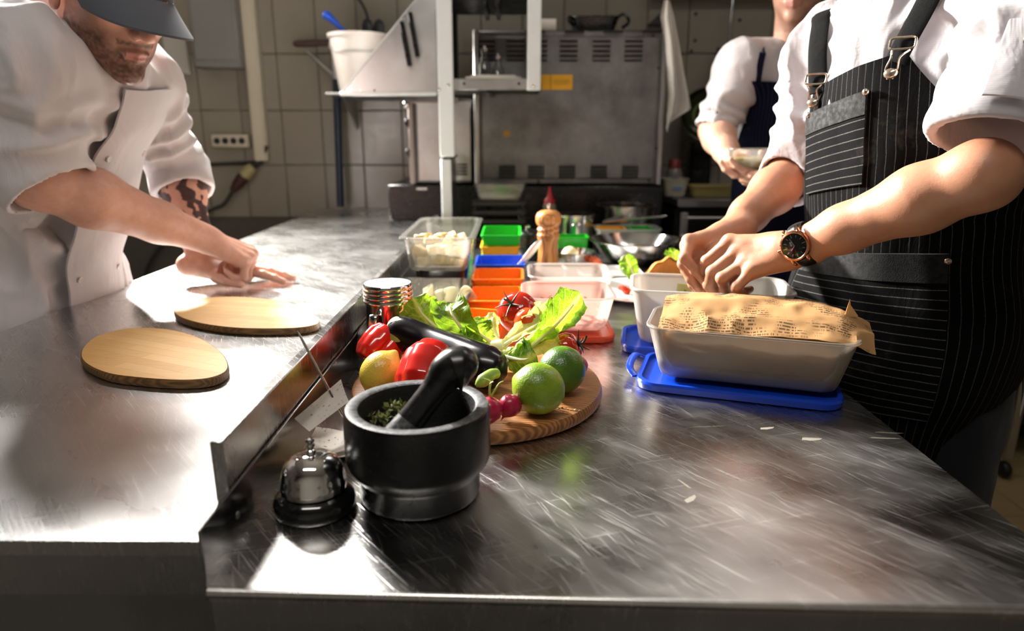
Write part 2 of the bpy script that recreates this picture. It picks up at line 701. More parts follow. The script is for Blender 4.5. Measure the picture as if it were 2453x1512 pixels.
def wood(name, c0, c1, c2, scale=18, rough=0.45, stretch=(1, 8, 8), rot=(0, 0, 0), coat=0.0):
    t = NT(name)
    b = t.b
    v = t.coord('Object', stretch, rot)
    w = t.n('ShaderNodeTexWave', wave_type='BANDS', bands_direction='Y')
    w.inputs['Scale'].default_value = scale * 0.35
    w.inputs['Distortion'].default_value = 6
    w.inputs['Detail'].default_value = 4
    w.inputs['Detail Scale'].default_value = 1.6
    t.l(v, w.inputs['Vector'])
    n1 = t.noise(v, scale, 6, 0.65, 0.4)
    n2 = t.noise(t.coord('Object'), 9, 3)
    f = t.math('ADD', t.math('MULTIPLY', w.outputs['Fac'], 0.45), t.math('MULTIPLY', n1, 0.55))
    colr = t.ramp(f, [(0.2, lin(c0)), (0.5, lin(c1)), (0.8, lin(c2))])
    colr = t.mix(t.rng(n2, 0.3, 0.7, 0, 0.35), colr, lin(c0))
    t.l(colr, b.inputs['Base Color'])
    t.l(t.rng(n1, 0.3, 0.7, rough * 0.85, rough * 1.2), b.inputs['Roughness'])
    b.inputs['Coat Weight'].default_value = coat
    t.bump(f, 0.08, 0.001)
    MC[name] = t.m
    return t.m


STEEL_R = steel('counter_steel', 0.60, 0.15, 0.42, 1.0, (1.0, 0.975, 0.94), 1.0, .66)
STEEL_L = steel('counter_steel_matt', 0.64, 0.20, 0.34, 0.7, (1.0, 0.99, 0.97), 1.0, .82)
STEEL_EDGE = steel('edge_steel', 0.50, 0.22, 0.38, 0.5, (1, 0.99, 0.97))
STEEL_P = steel('polished_steel', 0.66, 0.08, 0.2, 0.25, (1, 0.99, 0.97), 6)
STEEL_B = steel('brushed_steel', 0.48, 0.28, 0.5, 0.35, (1, 0.98, 0.95), 2)
STEEL_W = M('painted_steel_white', '#d9dcdc', 0.35, 0.3, 0.06, 30, 0.05)
CHROME = M('chrome', (0.78, 0.78, 0.78), 0.06, 1.0, 0.05, 30)
STONE = None
BLACKP = M('black_plastic', '#101011', 0.28, 0, 0.15, 30, 0.04, 200)
DARK = M('dark_equipment', '#17181a', 0.45, 0.1, 0.25, 12, 0.06, 90)
# ================================================================== THE SETTING
ZR, ZL = 0.87, 0.912                       # right (lower) and left (higher) counter tops
YW = 3.1                                   # tiled back wall
XL, XR, YF, ZC = -2.35, 2.75, -1.7, 2.72


def struct(o):
    o['kind'] = 'structure'
    return o


GROUT = M('grout', '#4b463f', 0.9, 0, 0.2, 60, 0.2, 300)
PAINT = M('painted_wall', '#5a564f', 0.7, 0, 0.08, 6, 0.05, 120)
WTILE = M('glazed_wall_tile', '#7d766a', 0.22, 0, 0.06, 14, 0.03, 40)
FTILE = M('beige_floor_tile', '#a08a62', 0.42, 0, 0.14, 10, 0.08, 120)


def slab(name, lo, hi, mat):
    lo, hi = np.array(lo, float), np.array(hi, float)
    return struct(MB().box((lo + hi) / 2, (hi - lo) / 2).build(name, mat, smooth=False))


floor = slab('floor', (XL, YF, -0.1), (XR, YW, -0.004), GROUT)
wall_back = slab('wall_back', (XL, YW, -0.1), (XR, YW + 0.12, ZC), GROUT)
slab('wall_left', (XL - 0.12, YF, -0.1), (XL, YW + 0.12, ZC), PAINT)
slab('wall_right', (XR, YF, -0.1), (XR + 0.12, YW + 0.12, ZC), PAINT)
slab('wall_front', (XL - 0.12, YF - 0.12, -0.1), (XR + 0.12, YF, ZC), PAINT)
slab('ceiling', (XL - 0.12, YF - 0.12, ZC), (XR + 0.12, YW + 0.12, ZC + 0.1), M('ceiling_paint', '#8a867d', 0.8, 0, 0.05, 8))

# wall tiles, each a piece of the back wall
TW, TH = 0.176, 0.233
tile0 = None
for i in range(-6, 21):
    for j in range(-2, 6):
        x, z = -1.028 + (i + 0.5) * TW, 1.337 + (j + 0.5) * TH
        if x < XL + TW * 0.5 or x > XR - TW * 0.5: continue
        p = V(x, YW - 0.002, z)
        if tile0 is None:
            tile0 = MB().box(p, (TW / 2 - 0.0016, 0.006, TH / 2 - 0.0016), bev=0.0022).build('wall_tile', WTILE, wall_back)
            t0p = p
        else:
            c = clone(tile0, parent=wall_back)
            c.location = (p - t0p).tolist()
            c.rotation_euler = (0, 0, 0)
ft0 = None
FS = 0.278
for i in range(1, 8):
    for j in range(0, 11):
        p = V(0.62 + (i - 0.5) * FS, 2.31 + (j - 7.5) * FS, -0.004)
        if p[0] > XR - 0.13 or p[1] > YW - 0.1: continue
        if ft0 is None:
            ft0 = MB().box(p, (FS / 2 - 0.002, FS / 2 - 0.002, 0.004), bev=0.0015).build('floor_tile', FTILE, floor)
            f0p = p
        else:
            clone(ft0, parent=floor).location = (p - f0p).tolist()
for i in range(-8, 2):
    for j in range(2, 11):
        p = V(0.62 + (i - 0.5) * FS, 2.31 + (j - 7.5) * FS, -0.004)
        if p[0] < XL + 0.13 or p[1] > YW - 0.1: continue
        clone(ft0, parent=floor).location = (p - f0p).tolist()

# ------------------------------------------------------------------ lamps
LAMPW = M('lamp_housing', '#d8d6cf', 0.4, 0.1, 0.05, 20)
GLOW = M('lamp_tube', '#ffffff', 0.4, emit='#fff6e8', estr=14)
GLOW.cycles.emission_sampling = 'NONE'          # the lamps' area lights do the lighting


def lamp(name, label, c, L, W, axis_z, tilt=None):
    t = thing(name, label, 'lamp', c)
    R = np.eye(3) if tilt is None else tilt
    MB().box(V(*c), (L / 2 + 0.03, W / 2 + 0.015, 0.022), R, 0.006).build('housing', LAMPW, t)
    for s in (-1, 1):
        q = V(*c) + R @ V(0, s * W * 0.25, -0.030)
        MB().tube([q - R @ V(L / 2, 0, 0), q + R @ V(L / 2, 0, 0)], 0.011, 12).build('tube', GLOW, t)
        for e in (-1, 1):
            MB().box(q + R @ V(e * L / 2, 0, 0), (0.008, 0.014, 0.014), R, 0.003).build('tube_holder', LAMPW, t)
    return t


kp = V(*KEY_POS)
Rk = frame(-nrm(V(0.05, 0.75, 0.95) - kp), (1, 0, 0))
lamp('wall_lamp', 'bright tube lamp on the tiled wall above the grey electrical box', kp + Rk[:, 2] * 0.06, 0.46, 0.14, None, Rk)
MB().box((kp[0], (kp[1] + YW) / 2 + 0.05, kp[2] + 0.06), (0.02, (YW - kp[1]) / 2 - 0.04, 0.02), bev=0.004).build('wall_bracket', LAMPW,
         bpy.data.objects['wall_lamp'])
for k, (c, lb) in enumerate(zip(CEIL, ['ceiling tube lamp over the back of the left counter', 'ceiling tube lamp over the ovens and far cook',
                                       'ceiling tube lamp over the near end of the counters'])):
    if k == 0:
        d_ = nrm(V(-0.4, 0.6, 0.9) - V(c[0], c[1], 2.54))
        Rl = frame(-d_, (1, 0, 0))
        tl = lamp('ceiling_lamp', lb, V(c[0], c[1], 2.54) - d_ * .05, 1.0, 0.22, None, Rl)
        for s_ in (-.35, .35):
            q_ = V(c[0], c[1], 2.54) - d_ * .06 + Rl @ V(s_, 0, 0)
            MB().tube([q_, V(q_[0], q_[1], ZC)], .008, 8).build('hanger', LAMPW, tl)
    else:
        lamp('ceiling_lamp', lb, (c[0], c[1], ZC - 0.022), 1.1, 0.2, None)

# ------------------------------------------------------------------ counters
XE = 0.488                                       # right edge of the right counter
XF = -0.258                                      # flange on its left
YN, YFAR = 0.489, 2.45
t = thing('steel_worktable', 'lower stainless steel worktable with upturned side flange, holding vegetables and tubs', 'table', (0.1, 1.4, 0))
m = MB()
# table top: a slab with a slightly skewed near edge and a rolled front
m.prism([(XF, YN), (XE, YN - 0.022), (XE, YFAR), (XF, YFAR)], ZR - 0.012, ZR)
m.build('table_top', STEEL_R, t)
MB().prism([(XF + .001, YN + 0.001), (XE - .001, YN - 0.021), (XE - .001, YN + 0.012), (XF + .001, YN + 0.012)], ZR - 0.16, ZR - 0.011).build('front_apron', STEEL_EDGE, t, smooth=False)
MB().prism([(XE - 0.014, YN + 0.02), (XE - 0.001, YN + 0.02), (XE - 0.001, YFAR), (XE - 0.014, YFAR)], ZR - 0.11, ZR - 0.011).build('side_apron', STEEL_EDGE, t, smooth=False)
# rolled bead along the front edge
MB().tube([(XF, YN + 0.001, ZR - 0.0035), (XE, YN - 0.021, ZR - 0.0035)], 0.0048, 12).build('front_bead', STEEL_R, t)
# upturned flange
fl = MB().box((XF - 0.0015, (YN + 2.27) / 2, ZR + 0.022), (0.0015, (2.27 - YN) / 2, 0.034), bev=0.0008).build('side_flange', steel('flange_steel', 0.46, 0.10, 0.24, 0.4, (1, 0.97, 0.94)), t)
for yy, zz in ((0.56, 0.027), (0.83, 0.025), (1.12, 0.027)):
    MB().lathe([(0.0035, 0), (0.0035, 0.0004), (0.002, 0.0009), (0, 0.001)], (XF + 0.0001, yy, ZR + zz), roty(math.pi / 2), 12).build('rivet', STEEL_B, fl)
for x in (XF + 0.04, XE - 0.05):
    for y in (YN + 0.06, YFAR - 0.06):
        MB().box((x, y, (ZR - 0.012) / 2), (0.02, 0.02, (ZR - 0.012) / 2), bev=0.004).build('leg', STEEL_B, t)
MB().box((0.115, 1.47, 0.22), (0.34, 0.93, 0.012), bev=0.003).build('lower_shelf', STEEL_B, t)
# food-tape scraps and scratches with a shape of their own, stuck to the top
tape = M('dried_tape', '#7d786e', 0.6, 0, 0.1, 200)
for (x, y, a, l, w) in ((1838, 1026, .3, .011, .0035), (1945, 1052, .1, .014, .005), (2130, 1037, -.1, .018, .0022), (2120, 1050, -.05, .02, .002),
                        (1655, 1195, .9, .010, .004), (1700, 1022, .1, .026, .001), (1640, 1160, 2.0, .012, .0012)):
    p = on(x, y, ZR)
    poly = np.array([(-l, -w * .3), (-l * .3, -w), (l * .6, -w * .8), (l, 0.1 * w), (l * .2, w * .6), (-l * .7, w)])
    MB().prism(poly, 0.00002, 0.00022, rotz(a), (p[0], p[1], ZR)).build('tape_scrap', tape, t, smooth=False)

XLL = -0.88
t = thing('steel_pass_counter', 'higher stainless steel counter on the left with a raised lip, holding two wooden boards', 'table', (-0.55, 1.7, 0))
MB().prism([(XLL - 0.6, YN + 0.008), (-0.262, YN + 0.006), (-0.262, YW - 0.01), (XLL, YW - 0.01), (XLL, 0.98), (XLL - 0.6, 0.80)], ZL - 0.014, ZL).build('counter_top', STEEL_L, t, smooth=False)
MB().prism([(XLL - 0.6, YN + 0.009), (-0.263, YN + 0.007), (-0.263, YN + 0.022), (XLL - 0.6, YN + 0.024)], ZL - 0.053, ZL - 0.002).build('front_edge', STEEL_EDGE, t, smooth=False)
MB().prism([(XLL - 0.6, YN + 0.016), (-0.264, YN + 0.014), (-0.264, YN + 0.034), (XLL - 0.6, YN + 0.036)], 0.12, ZL - 0.054).build('front_panel', steel('panel_steel', 0.42, 0.3, 0.45, 0.2), t, smooth=False)
MB().box((XLL + 0.012, (0.98 + YW) / 2, ZL - 0.04), (0.010, (YW - 1.0) / 2, 0.032), bev=0.002).build('side_edge', STEEL_EDGE, t)
MB().box((-0.57, 1.9, 0.45), (0.27, 1.1, 0.36), bev=0.005).build('cabinet_body', DARK, t)
MB().box((-0.2685, (0.556 + 2.3) / 2, ZL + 0.0305), (0.0062, (2.3 - 0.556) / 2, 0.0305), bev=0.0012).build('raised_lip', steel('lip_steel', 0.52, 0.14, 0.34, 0.5, (1, 0.98, 0.95)), t)
for x in (XLL - 0.5, -0.32):
    MB().box((x, 0.60, 0.06), (0.02, 0.02, 0.06), bev=0.004).build('leg', STEEL_B, t)
MB().box((XLL + 0.06, 2.95, 0.44), (0.025, 0.025, 0.44), bev=0.004).build('leg', STEEL_B, t)

# ------------------------------------------------------------------ end panel, gantry shelf and sloped hood
PXW = -0.228
t = thing('upstand_panel', 'short steel upstand panel at the foot of the white shelf post', 'panel', (PXW, 2.42, ZR))
MB().box((PXW, 2.44, (ZR + .001 + 1.158) / 2), (0.006, 0.155, (1.157 - ZR) / 2), bev=0.001).build('sheet', STEEL_B, t)
MB().box((PXW - 0.002, 2.29, (ZR + .001 + 1.158) / 2), (0.017, 0.006, (1.157 - ZR) / 2), bev=0.002).build('end_flange', STEEL_W, t)
MB().box((PXW, 2.44, 1.160), (0.012, 0.155, 0.004), bev=0.001).build('top_flange', DARK, t)

WPOST = M('white_post', '#dfe3e4', 0.4, 0.15, 0.05, 30, 0.05)
SH_Y0, SH_Y1 = 2.29, 2.58
t = thing('gantry_shelf', 'white-posted steel shelf hanging above the counters in front of the oven', 'shelf', (-0.08, 2.42, 1.2))
MB().box((-0.224, SH_Y0, (1.166 + ZC) / 2), (0.0245, 0.010, (ZC - 1.166) / 2), bev=0.003).build('post', WPOST, t)
MB().box((0.058, SH_Y0, (1.373 + ZC) / 2), (0.022, 0.010, (ZC - 1.373) / 2), bev=0.003).build('post', WPOST, t)
for x in (-0.224, 0.058):
    MB().box((x, SH_Y1, (1.38 + ZC) / 2), (0.018, 0.010, (ZC - 1.38) / 2), bev=0.003).build('post', DARK, t)
rail = MB().box((-0.078, SH_Y0 + 0.002, 1.392), (0.124, 0.008, 0.0175), bev=0.002).build('front_rail', STEEL_B, t)
for x in (-0.165, 0.01):
    MB().lathe([(0.0045, 0), (0.0045, 0.0008), (0.003, 0.001), (0, 0.001)], (x, SH_Y0 - 0.006, 1.394), rotx(math.pi / 2), 12).build('bolt_hole', BLACKP, rail)
for x, z in ((-0.215, 1.388), (0.058, 1.385), (-0.245, 1.375)):
    MB().lathe([(0.006, 0), (0.006, 0.003), (0.003, 0.005), (0, 0.005)], (x, SH_Y0 - 0.010, z), rotx(math.pi / 2), 12).build('bolt', CHROME, t)
MB().box((-0.083, (SH_Y0 + SH_Y1) / 2, 1.386), (0.165, (SH_Y1 - SH_Y0) / 2, 0.010), bev=0.002).build('shelf_board', DARK, t)
MB().box((-0.083, (SH_Y0 + SH_Y1) / 2, 1.370), (0.010, (SH_Y1 - SH_Y0) / 2, 0.008), bev=0.002).build('underside_rib', BLACKP, t)
MB().box((-0.083, (SH_Y0 + SH_Y1) / 2 + 0.01, 1.655), (0.165, (SH_Y1 - SH_Y0) / 2, 0.010), bev=0.002).build('shelf_board', DARK, t)
for x in (-0.10, -0.06):
    MB().box((x, (SH_Y0 + SH_Y1) / 2 + 0.01, 1.637), (0.008, (SH_Y1 - SH_Y0) / 2, 0.010), bev=0.002).build('underside_rib', BLACKP, t)

t = thing('sloped_hood', 'triangular steel end of a sloped hood left of the white post', 'hood', (-0.39, 2.42, 1.34))
tri = [(-0.562, 1.364), (-0.252, 1.360), (-0.252, 1.69), (-0.268, 1.69)]
Rxz = np.array([[1.0, 0, 0], [0, 0, -1], [0, 1, 0]])      # polygon x,z ; extrude along -y
MB().prism(tri, -2.303, -2.297, Rxz).build('end_plate', steel('hood_steel', 0.62, 0.24, 0.42, 0.5, (1, .99, .97)), t, smooth=False)
MB().prism([(-0.562, 1.364), (-0.268, 1.69), (-0.262, 1.70), (-0.572, 1.362)], -2.62, -2.292, Rxz).build('sloped_sheet', STEEL_W, t, smooth=False)
MB().box((-0.41, 2.455, 1.360), (0.155, 0.165, 0.004), bev=0.001).build('bottom_sheet', DARK, t)
MB().box((-0.41, 2.293, 1.363), (0.155, 0.004, 0.006), bev=0.001).build('bottom_rim', STEEL_W, t)
for a in ((1003, 590), (880, 220), (915, 218)):
    pass
for x in (-0.50, -0.455):
    MB().lathe([(0.004, 0), (0.003, 0.002), (0, 0.002)], (x, 2.297, 1.374), rotx(math.pi / 2), 10).build('rivet', CHROME, t)
for (x0, y0, x1, y1) in ((961, 52, 981, 158), (981, 30, 1000, 136)):
    a, b = at(x0, y0, 2.285), at(x1, y1, 2.285)
    MB().tube([a, b], 0.0075, 12).build('black_hook', BLACKP, t)

# ------------------------------------------------------------------ ovens
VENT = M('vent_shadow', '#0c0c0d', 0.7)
t = thing('oven', 'grey steel convection oven with rows of louvred vents, standing on a black base', 'oven', (0.2, 2.83, 1.05))
ox0, ox1, oz0, oz1, oy = -0.152, 0.548, 1.052, 1.60, 2.62
ovs = steel('oven_steel', 0.24, 0.38, 0.6, 0.15, (1, 0.99, 0.96), 1.6, .35)
MB().box(((ox0 + ox1) / 2, oy + 0.21, (oz0 + oz1) / 2), ((ox1 - ox0) / 2, 0.2, (oz1 - oz0) / 2), bev=0.006).build('casing', ovs, t)
MB().box(((ox0 + ox1) / 2, oy + 0.006, (oz0 + oz1) / 2), ((ox1 - ox0) / 2 - 0.025, 0.006, (oz1 - oz0) / 2 - 0.022), bev=0.003).build('back_panel', ovs, t)
MB().box((ox1 - 0.008, oy + 0.004, (oz0 + oz1) / 2), (0.010, 0.010, (oz1 - oz0) / 2), bev=0.003).build('corner_post', STEEL_B, t)
MB().box((ox0 + 0.008, oy + 0.002, (oz0 + oz1) / 2), (0.010, 0.012, (oz1 - oz0) / 2), bev=0.003).build('corner_post', STEEL_B, t)


def vent(cx, cz, n, w, dz, par):
    q = thing('x', 'x', 'x', (0, 0, 0)) if False else None
    m = MB()
    for k in range(n):
        z = cz - (k - (n - 1) / 2) * dz
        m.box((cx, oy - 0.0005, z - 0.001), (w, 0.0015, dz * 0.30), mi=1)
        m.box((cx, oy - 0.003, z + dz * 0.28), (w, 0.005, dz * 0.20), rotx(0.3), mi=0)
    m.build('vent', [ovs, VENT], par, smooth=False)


for x in (1165, 1235, 1290, 1362, 1441, 1518):
    p = at(x, 120, oy)
    vent(p[0], p[2], 5, 0.032, 0.0165, t)
for x in (1215, 1284, 1358, 1434, 1509):
    p = at(x, 411, oy)
    vent(p[0], p[2], 4, 0.031, 0.0125, t)
for (x, y) in ((1565, 85), (1577, 163), (1573, 355), (1555, 432), (1290, 435)):
    p = at(x, y, oy)
    MB().lathe([(0.005, 0), (0.004, 0.003), (0, 0.003)], (p[0], oy, p[2]), rotx(math.pi / 2), 10).build('screw', DARK, t)
p = at(1214, 320, oy)
MB().box((p[0], oy - 0.001, p[2]), (0.011, 0.001, 0.011)).build('sticker', M('yellow_sticker', '#b8862b', 0.6, 0, .2, 200), t)
for x in (0.0, 0.14, 0.28, 0.42):
    MB().box((x + 0.07, oy - 0.002, oz1 - 0.006), (0.035, 0.004, 0.004)).build('top_slot', VENT, t, smooth=False)

t = thing('warming_cabinet', 'narrow steel warming cabinet left of the oven behind the white post', 'oven', (-0.28, 2.83, 1.05))
MB().box((-0.282, oy + 0.23, 1.21), (0.118, 0.2, 0.155), bev=0.005).build('casing', ovs, t)
MB().box((-0.27, oy + 0.026, 1.21), (0.10, 0.006, 0.145), bev=0.002).build('back_panel', STEEL_B, t)
MB().box((-0.392, oy + 0.02, 1.21), (0.010, 0.012, 0.155), bev=0.003).build('corner_post', M('pinkish_trim', '#8b7d75', .5, .3, .1, 20), t)
MB().box((-0.30, oy + 0.02, 1.358), (0.085, 0.012, 0.010), bev=0.003).build('top_trim', bpy.data.materials['pinkish_trim'], t)
for z in (1.28, 1.17):
    MB().box((-0.407, oy + 0.02, z), (0.008, 0.012, 0.016), bev=0.004).build('hinge', BLACKP, t)
MB().lathe([(0.012, 0), (0.012, 0.006), (0.008, 0.010), (0, 0.011)], (-0.405, oy + 0.01, 1.345), rotx(math.pi / 2), 14).build('knob', CHROME, t)
m = MB()
for k in range(4):
    m.box((-0.205, oy + 0.018, 1.09 + k * 0.012), (0.022, 0.003, 0.003))
m.build('vent', VENT, t, smooth=False)

t = thing('oven_stand', 'black stand under the grey oven', 'stand', (0.2, 2.83, 0))
MB().box((0.285, 2.84, 0.525), (0.275, 0.23, 0.525), bev=0.006).build('stand_body', BLACKP, t)
MB().box((0.285, 2.607, 1.03), (0.26, 0.004, 0.008)).build('front_slot', DARK, t)
t = thing('cabinet_stand', 'black box stand under the warming cabinet, against the left counter', 'stand', (-0.24, 2.83, 0))
MB().box((-0.3, 2.85, (ZL + 1.052) / 2), (0.19, 0.21, (1.052 - ZL) / 2 - 0.001), bev=0.004).build('stand_body', BLACKP, t)
MB().box((-0.36, 2.637, 1.035), (0.02, 0.003, 0.004)).build('catch', STEEL_B, t)
# ================================================================== THINGS ON THE BACK WALL


def plastic(name, col, clear=0.3, transl=0.3, rough=0.25, gloss=0.08, var=0.05):
    """thin-walled frosted or clear plastic: part see-through, part translucent, part diffuse, with a glossy skin"""
    if name in MC: return MC[name]
    t = NT(name)
    t.t.nodes.remove(t.b)
    c = lin(col)
    v = t.coord('Object')
    cc = t.mix(t.noise(v, 30, 4), tuple(x * (1 - var) for x in c[:3]) + (1,), c)
    d = t.n('ShaderNodeBsdfDiffuse'); t.l(cc, d.inputs['Color'])
    tr = t.n('ShaderNodeBsdfTranslucent'); t.l(cc, tr.inputs['Color'])
    tp = t.n('ShaderNodeBsdfTransparent'); tp.inputs['Color'].default_value = tuple(0.5 + 0.5 * x for x in c[:3]) + (1,)
    g = t.n('ShaderNodeBsdfGlossy'); g.inputs['Roughness'].default_value = rough
    m1 = t.n('ShaderNodeMixShader'); m1.inputs[0].default_value = transl / max(1e-6, 1 - clear)
    t.l(d.outputs[0], m1.inputs[1]); t.l(tr.outputs[0], m1.inputs[2])
    m2 = t.n('ShaderNodeMixShader'); m2.inputs[0].default_value = clear
    t.l(m1.outputs[0], m2.inputs[1]); t.l(tp.outputs[0], m2.inputs[2])
    fr = t.n('ShaderNodeFresnel'); fr.inputs[0].default_value = 1.45
    m3 = t.n('ShaderNodeMixShader')
    t.l(t.math('ADD', t.math('MULTIPLY', fr.outputs[0], 0.8), gloss * 0.3), m3.inputs[0])
    t.l(m2.outputs[0], m3.inputs[1]); t.l(g.outputs[0], m3.inputs[2])
    t.l(m3.outputs[0], t.out.inputs['Surface'])
    MC[name] = t.m
    return t.m


def open_tub(c, hb, ht, r, h, th, rim=0.0, R=None, rimh=0.003):
    """open container: returns MB. c: centre of the base; hb / ht: half sizes at bottom and top"""
    m = MB()
    (bx, by), (tx, ty) = hb, ht
    rb = r * 0.8
    S = [(bx - rb * .5, by - rb * .5, rb * .6, 0), (bx - rb * .15, by - rb * .15, rb * .9, rb * .18), (bx, by, rb, rb * .55)]
    for k in (0.5, 1.0):
        S.append((bx + (tx - bx) * k, by + (ty - by) * k, rb + (r - rb) * k, rb * .55 + (h - rimh - rb * .55) * k))
    if rim:
        S += [(tx + rim, ty + rim, r + rim, h - rimh), (tx + rim, ty + rim, r + rim, h - rimh * .3), (tx + rim * .8, ty + rim * .8, r + rim * .8, h)]
    else:
        S += [(tx, ty, r, h)]
    S += [(tx - th, ty - th, r - th * .5, h), (bx + (tx - bx) * .5 - th, by + (ty - by) * .5 - th, r * .9, h * .5), (bx - th, by - th, rb, rb * .6), (bx - th - rb * .4, by - th - rb * .4, rb * .6, th)]
    S = [(max(a, 1e-3), max(b, 1e-3), max(q, 1e-4), z + .0006) for a, b, q, z in S]
    return m.tub(S, c, R)


t = thing('electrical_box', 'grey electrical box on the tiled wall behind the left chef', 'box', at(512, 165, YW) - V(0, 0.05, 0))
a, b = at(445, -40, YW - 0.1), at(578, 163, YW - 0.1)
GREYP = M('grey_panel', '#6f6c69', 0.5, 0.1, 0.05, 10)
MB().box(((a[0] + b[0]) / 2, YW - 0.06, (a[2] + b[2]) / 2), ((b[0] - a[0]) / 2, 0.05, (a[2] - b[2]) / 2), bev=0.006).build('housing', GREYP, t)
MB().box(((a[0] + b[0]) / 2, YW - 0.113, (a[2] + b[2]) / 2 + 0.01), ((b[0] - a[0]) / 2 - 0.012, 0.003, (a[2] - b[2]) / 2 - 0.02), bev=0.002).build('cover', GREYP, t)
a, b = at(385, 60, YW - 0.03), at(455, 178, YW - 0.03)
o = MB().box(((a[0] + b[0]) / 2, YW - 0.02, (a[2] + b[2]) / 2), ((b[0] - a[0]) / 2, 0.012, (a[2] - b[2]) / 2), bev=0.003).build('wall_panel', M('pale_board', '#96918a', .6, 0, .05, 10))
tag(o, 'pale flat panel on the wall just left of the electrical box', 'panel')
a, b = at(592, -40, YW - 0.03), at(628, 385, YW - 0.03)
t = thing('cable_trunking', 'cream vertical cable trunking running down the tiled wall', 'trunking', ((a[0] + b[0]) / 2, YW - 0.03, b[2]))
CREAM = M('cream_plastic', '#aba28f', 0.5, 0, 0.05, 15)
MB().box(((a[0] + b[0]) / 2, YW - 0.032, (a[2] + b[2]) / 2 + .1), (0.030, 0.022, (a[2] - b[2]) / 2 + .1), bev=0.004).build('channel', CREAM, t)
MB().box(((a[0] + b[0]) / 2, YW - 0.056, (a[2] + b[2]) / 2 + .1), (0.021, 0.003, (a[2] - b[2]) / 2 + .1), bev=0.001).build('channel_lid', CREAM, t)
a, b = at(508, 322, YW - 0.04), at(598, 353, YW - 0.04)
t = thing('socket_strip', 'cream strip of four power sockets beside the cable trunking', 'socket', ((a[0] + b[0]) / 2, YW - 0.03, b[2]))
MB().box(((a[0] + b[0]) / 2, YW - 0.032, (a[2] + b[2]) / 2), ((b[0] - a[0]) / 2, 0.024, (a[2] - b[2]) / 2), bev=0.005).build('housing', CREAM, t)
for k in range(4):
    q = V(a[0] + (b[0] - a[0]) * (k + 0.7) / 4.4, YW - 0.057, (a[2] + b[2]) / 2)
    MB().lathe([(0.014, 0), (0.0135, 0.002), (0.011, 0.002), (0.010, 0.0005), (0, 0.0005)], q, rotx(math.pi / 2), 16).build('outlet', DARK, t)
# plug and cable
RUBBER = M('grey_rubber', '#26241f', 0.6, 0, 0.1, 30)
t = thing('power_cable', 'dark power cable with a plug hanging on the wall under the socket strip', 'cable', at(350, 640, YW - 0.1))
MB().tube(bez([at(x, y, YW - 0.05) for x, y in ((640, 350), (620, 390), (600, 405))] + [at(x, y, YW - 0.09) for x, y in ((590, 420), (560, 455), (535, 490), (505, 503), (440, 540), (385, 590), (350, 650), (330, 740))], 60), 0.009, 10).build('cable', RUBBER, t)
p0, p1, p2 = at(606, 400, YW - 0.08), at(585, 422, YW - 0.085), at(556, 458, YW - 0.09)
MB().tube([p0, p0 * .7 + p1 * .3, p1], [0.020, 0.026, 0.026], 16).build('socket_end', M('dull_yellow_plastic', '#8a7f55', .5, 0, .1, 30), t)
MB().tube([p1, p1 * .5 + p2 * .5, p2], [0.027, 0.024, 0.012], 16).build('plug_body', M('dark_red_plastic', '#3a1f1c', .5, 0, .1, 30), t)
t = thing('wall_conduit', 'thin dark conduit running level along the tiles behind the left chef', 'conduit', at(450, 395, YW))
MB().tube([at(250, 408, YW - 0.02), at(630, 388, YW - 0.02)], 0.008, 10).build('pipe', RUBBER, t)
for x in (330, 480):
    MB().box(at(x, 408 - (x - 250) * .0526, YW - 0.018), (0.008, 0.014, 0.012), bev=0.002).build('clip', GREYP, t)

# floor squeegee pole with a wooden T handle, white bucket on a small wall shelf
t = thing('pole_with_crossbar', 'dark blue pole with a brown crossbar handle leaning on the tiled wall', 'pole', V(at(815, 512, 3.0)[0], 3.0, ZL))
q0, q1 = at(817, 512, 3.0), at(806, 190, 3.02)
q0[2] = ZL + .017
MB().tube([q0, q1], 0.016, 16).build('shaft', M('dark_blue_paint', '#1b2634', 0.4, 0.2, 0.1, 20), t)
MB().tube([at(805, 195, 3.02), at(800, 160, 3.02), at(797, 120, 3.02)], 0.011, 12).build('shaft_top', STEEL_B, t)
MB().tube(bez([at(800, 180, 3.02), at(765, 150, 3.02), at(735, 122, 3.02)], 10), 0.006, 10).build('brace', STEEL_B, t)
MB().tube(bez([at(800, 180, 3.02), at(818, 150, 3.02), at(838, 122, 3.02)], 10), 0.006, 10).build('brace', STEEL_B, t)
a, b = at(703, 105, 3.02), at(860, 100, 3.02)
MB().tube([a + (b - a) * k for k in (0, .02, .06, .3, .5, .7, .94, .98, 1)], [.008, .012, .014, .015, .013, .015, .014, .012, .008], 14).build('crossbar', M('brown_grip', '#3d2623', .5, 0, .2, 30), t)

bk = at(865, 205, 2.84)
t = thing('wall_shelf', 'small steel wall shelf under the white bucket', 'shelf', (bk[0], 2.95, 1.36))
sz = at(865, 222, 2.84)[2]
MB().box((bk[0] + 0.06, 2.95, sz - 0.005), (0.20, 0.135, 0.005), bev=0.002).build('shelf_board', STEEL_B, t)
for x in (-0.08, 0.2):
    MB().prism([(YW - 0.008, sz - 0.14), (YW - 0.008, sz - 0.01), (2.85, sz - 0.01)], bk[0] + x - 0.004, bk[0] + x + 0.004, np.array([[0, 0, 1.0], [1, 0, 0], [0, 1, 0]])).build('bracket', STEEL_B, t, smooth=False)
t = thing('white_bucket', 'off-white plastic bucket full of utensils beside the sloped hood', 'bucket', (bk[0], 2.84, sz))
bw = at(930, 88, 2.84)[0] - bk[0]
bh = at(865, 84, 2.84)[2] - sz
BUCK = M('bucket_plastic', '#cfc6bd', 0.4, 0, 0.04, 20, sss=0.1)
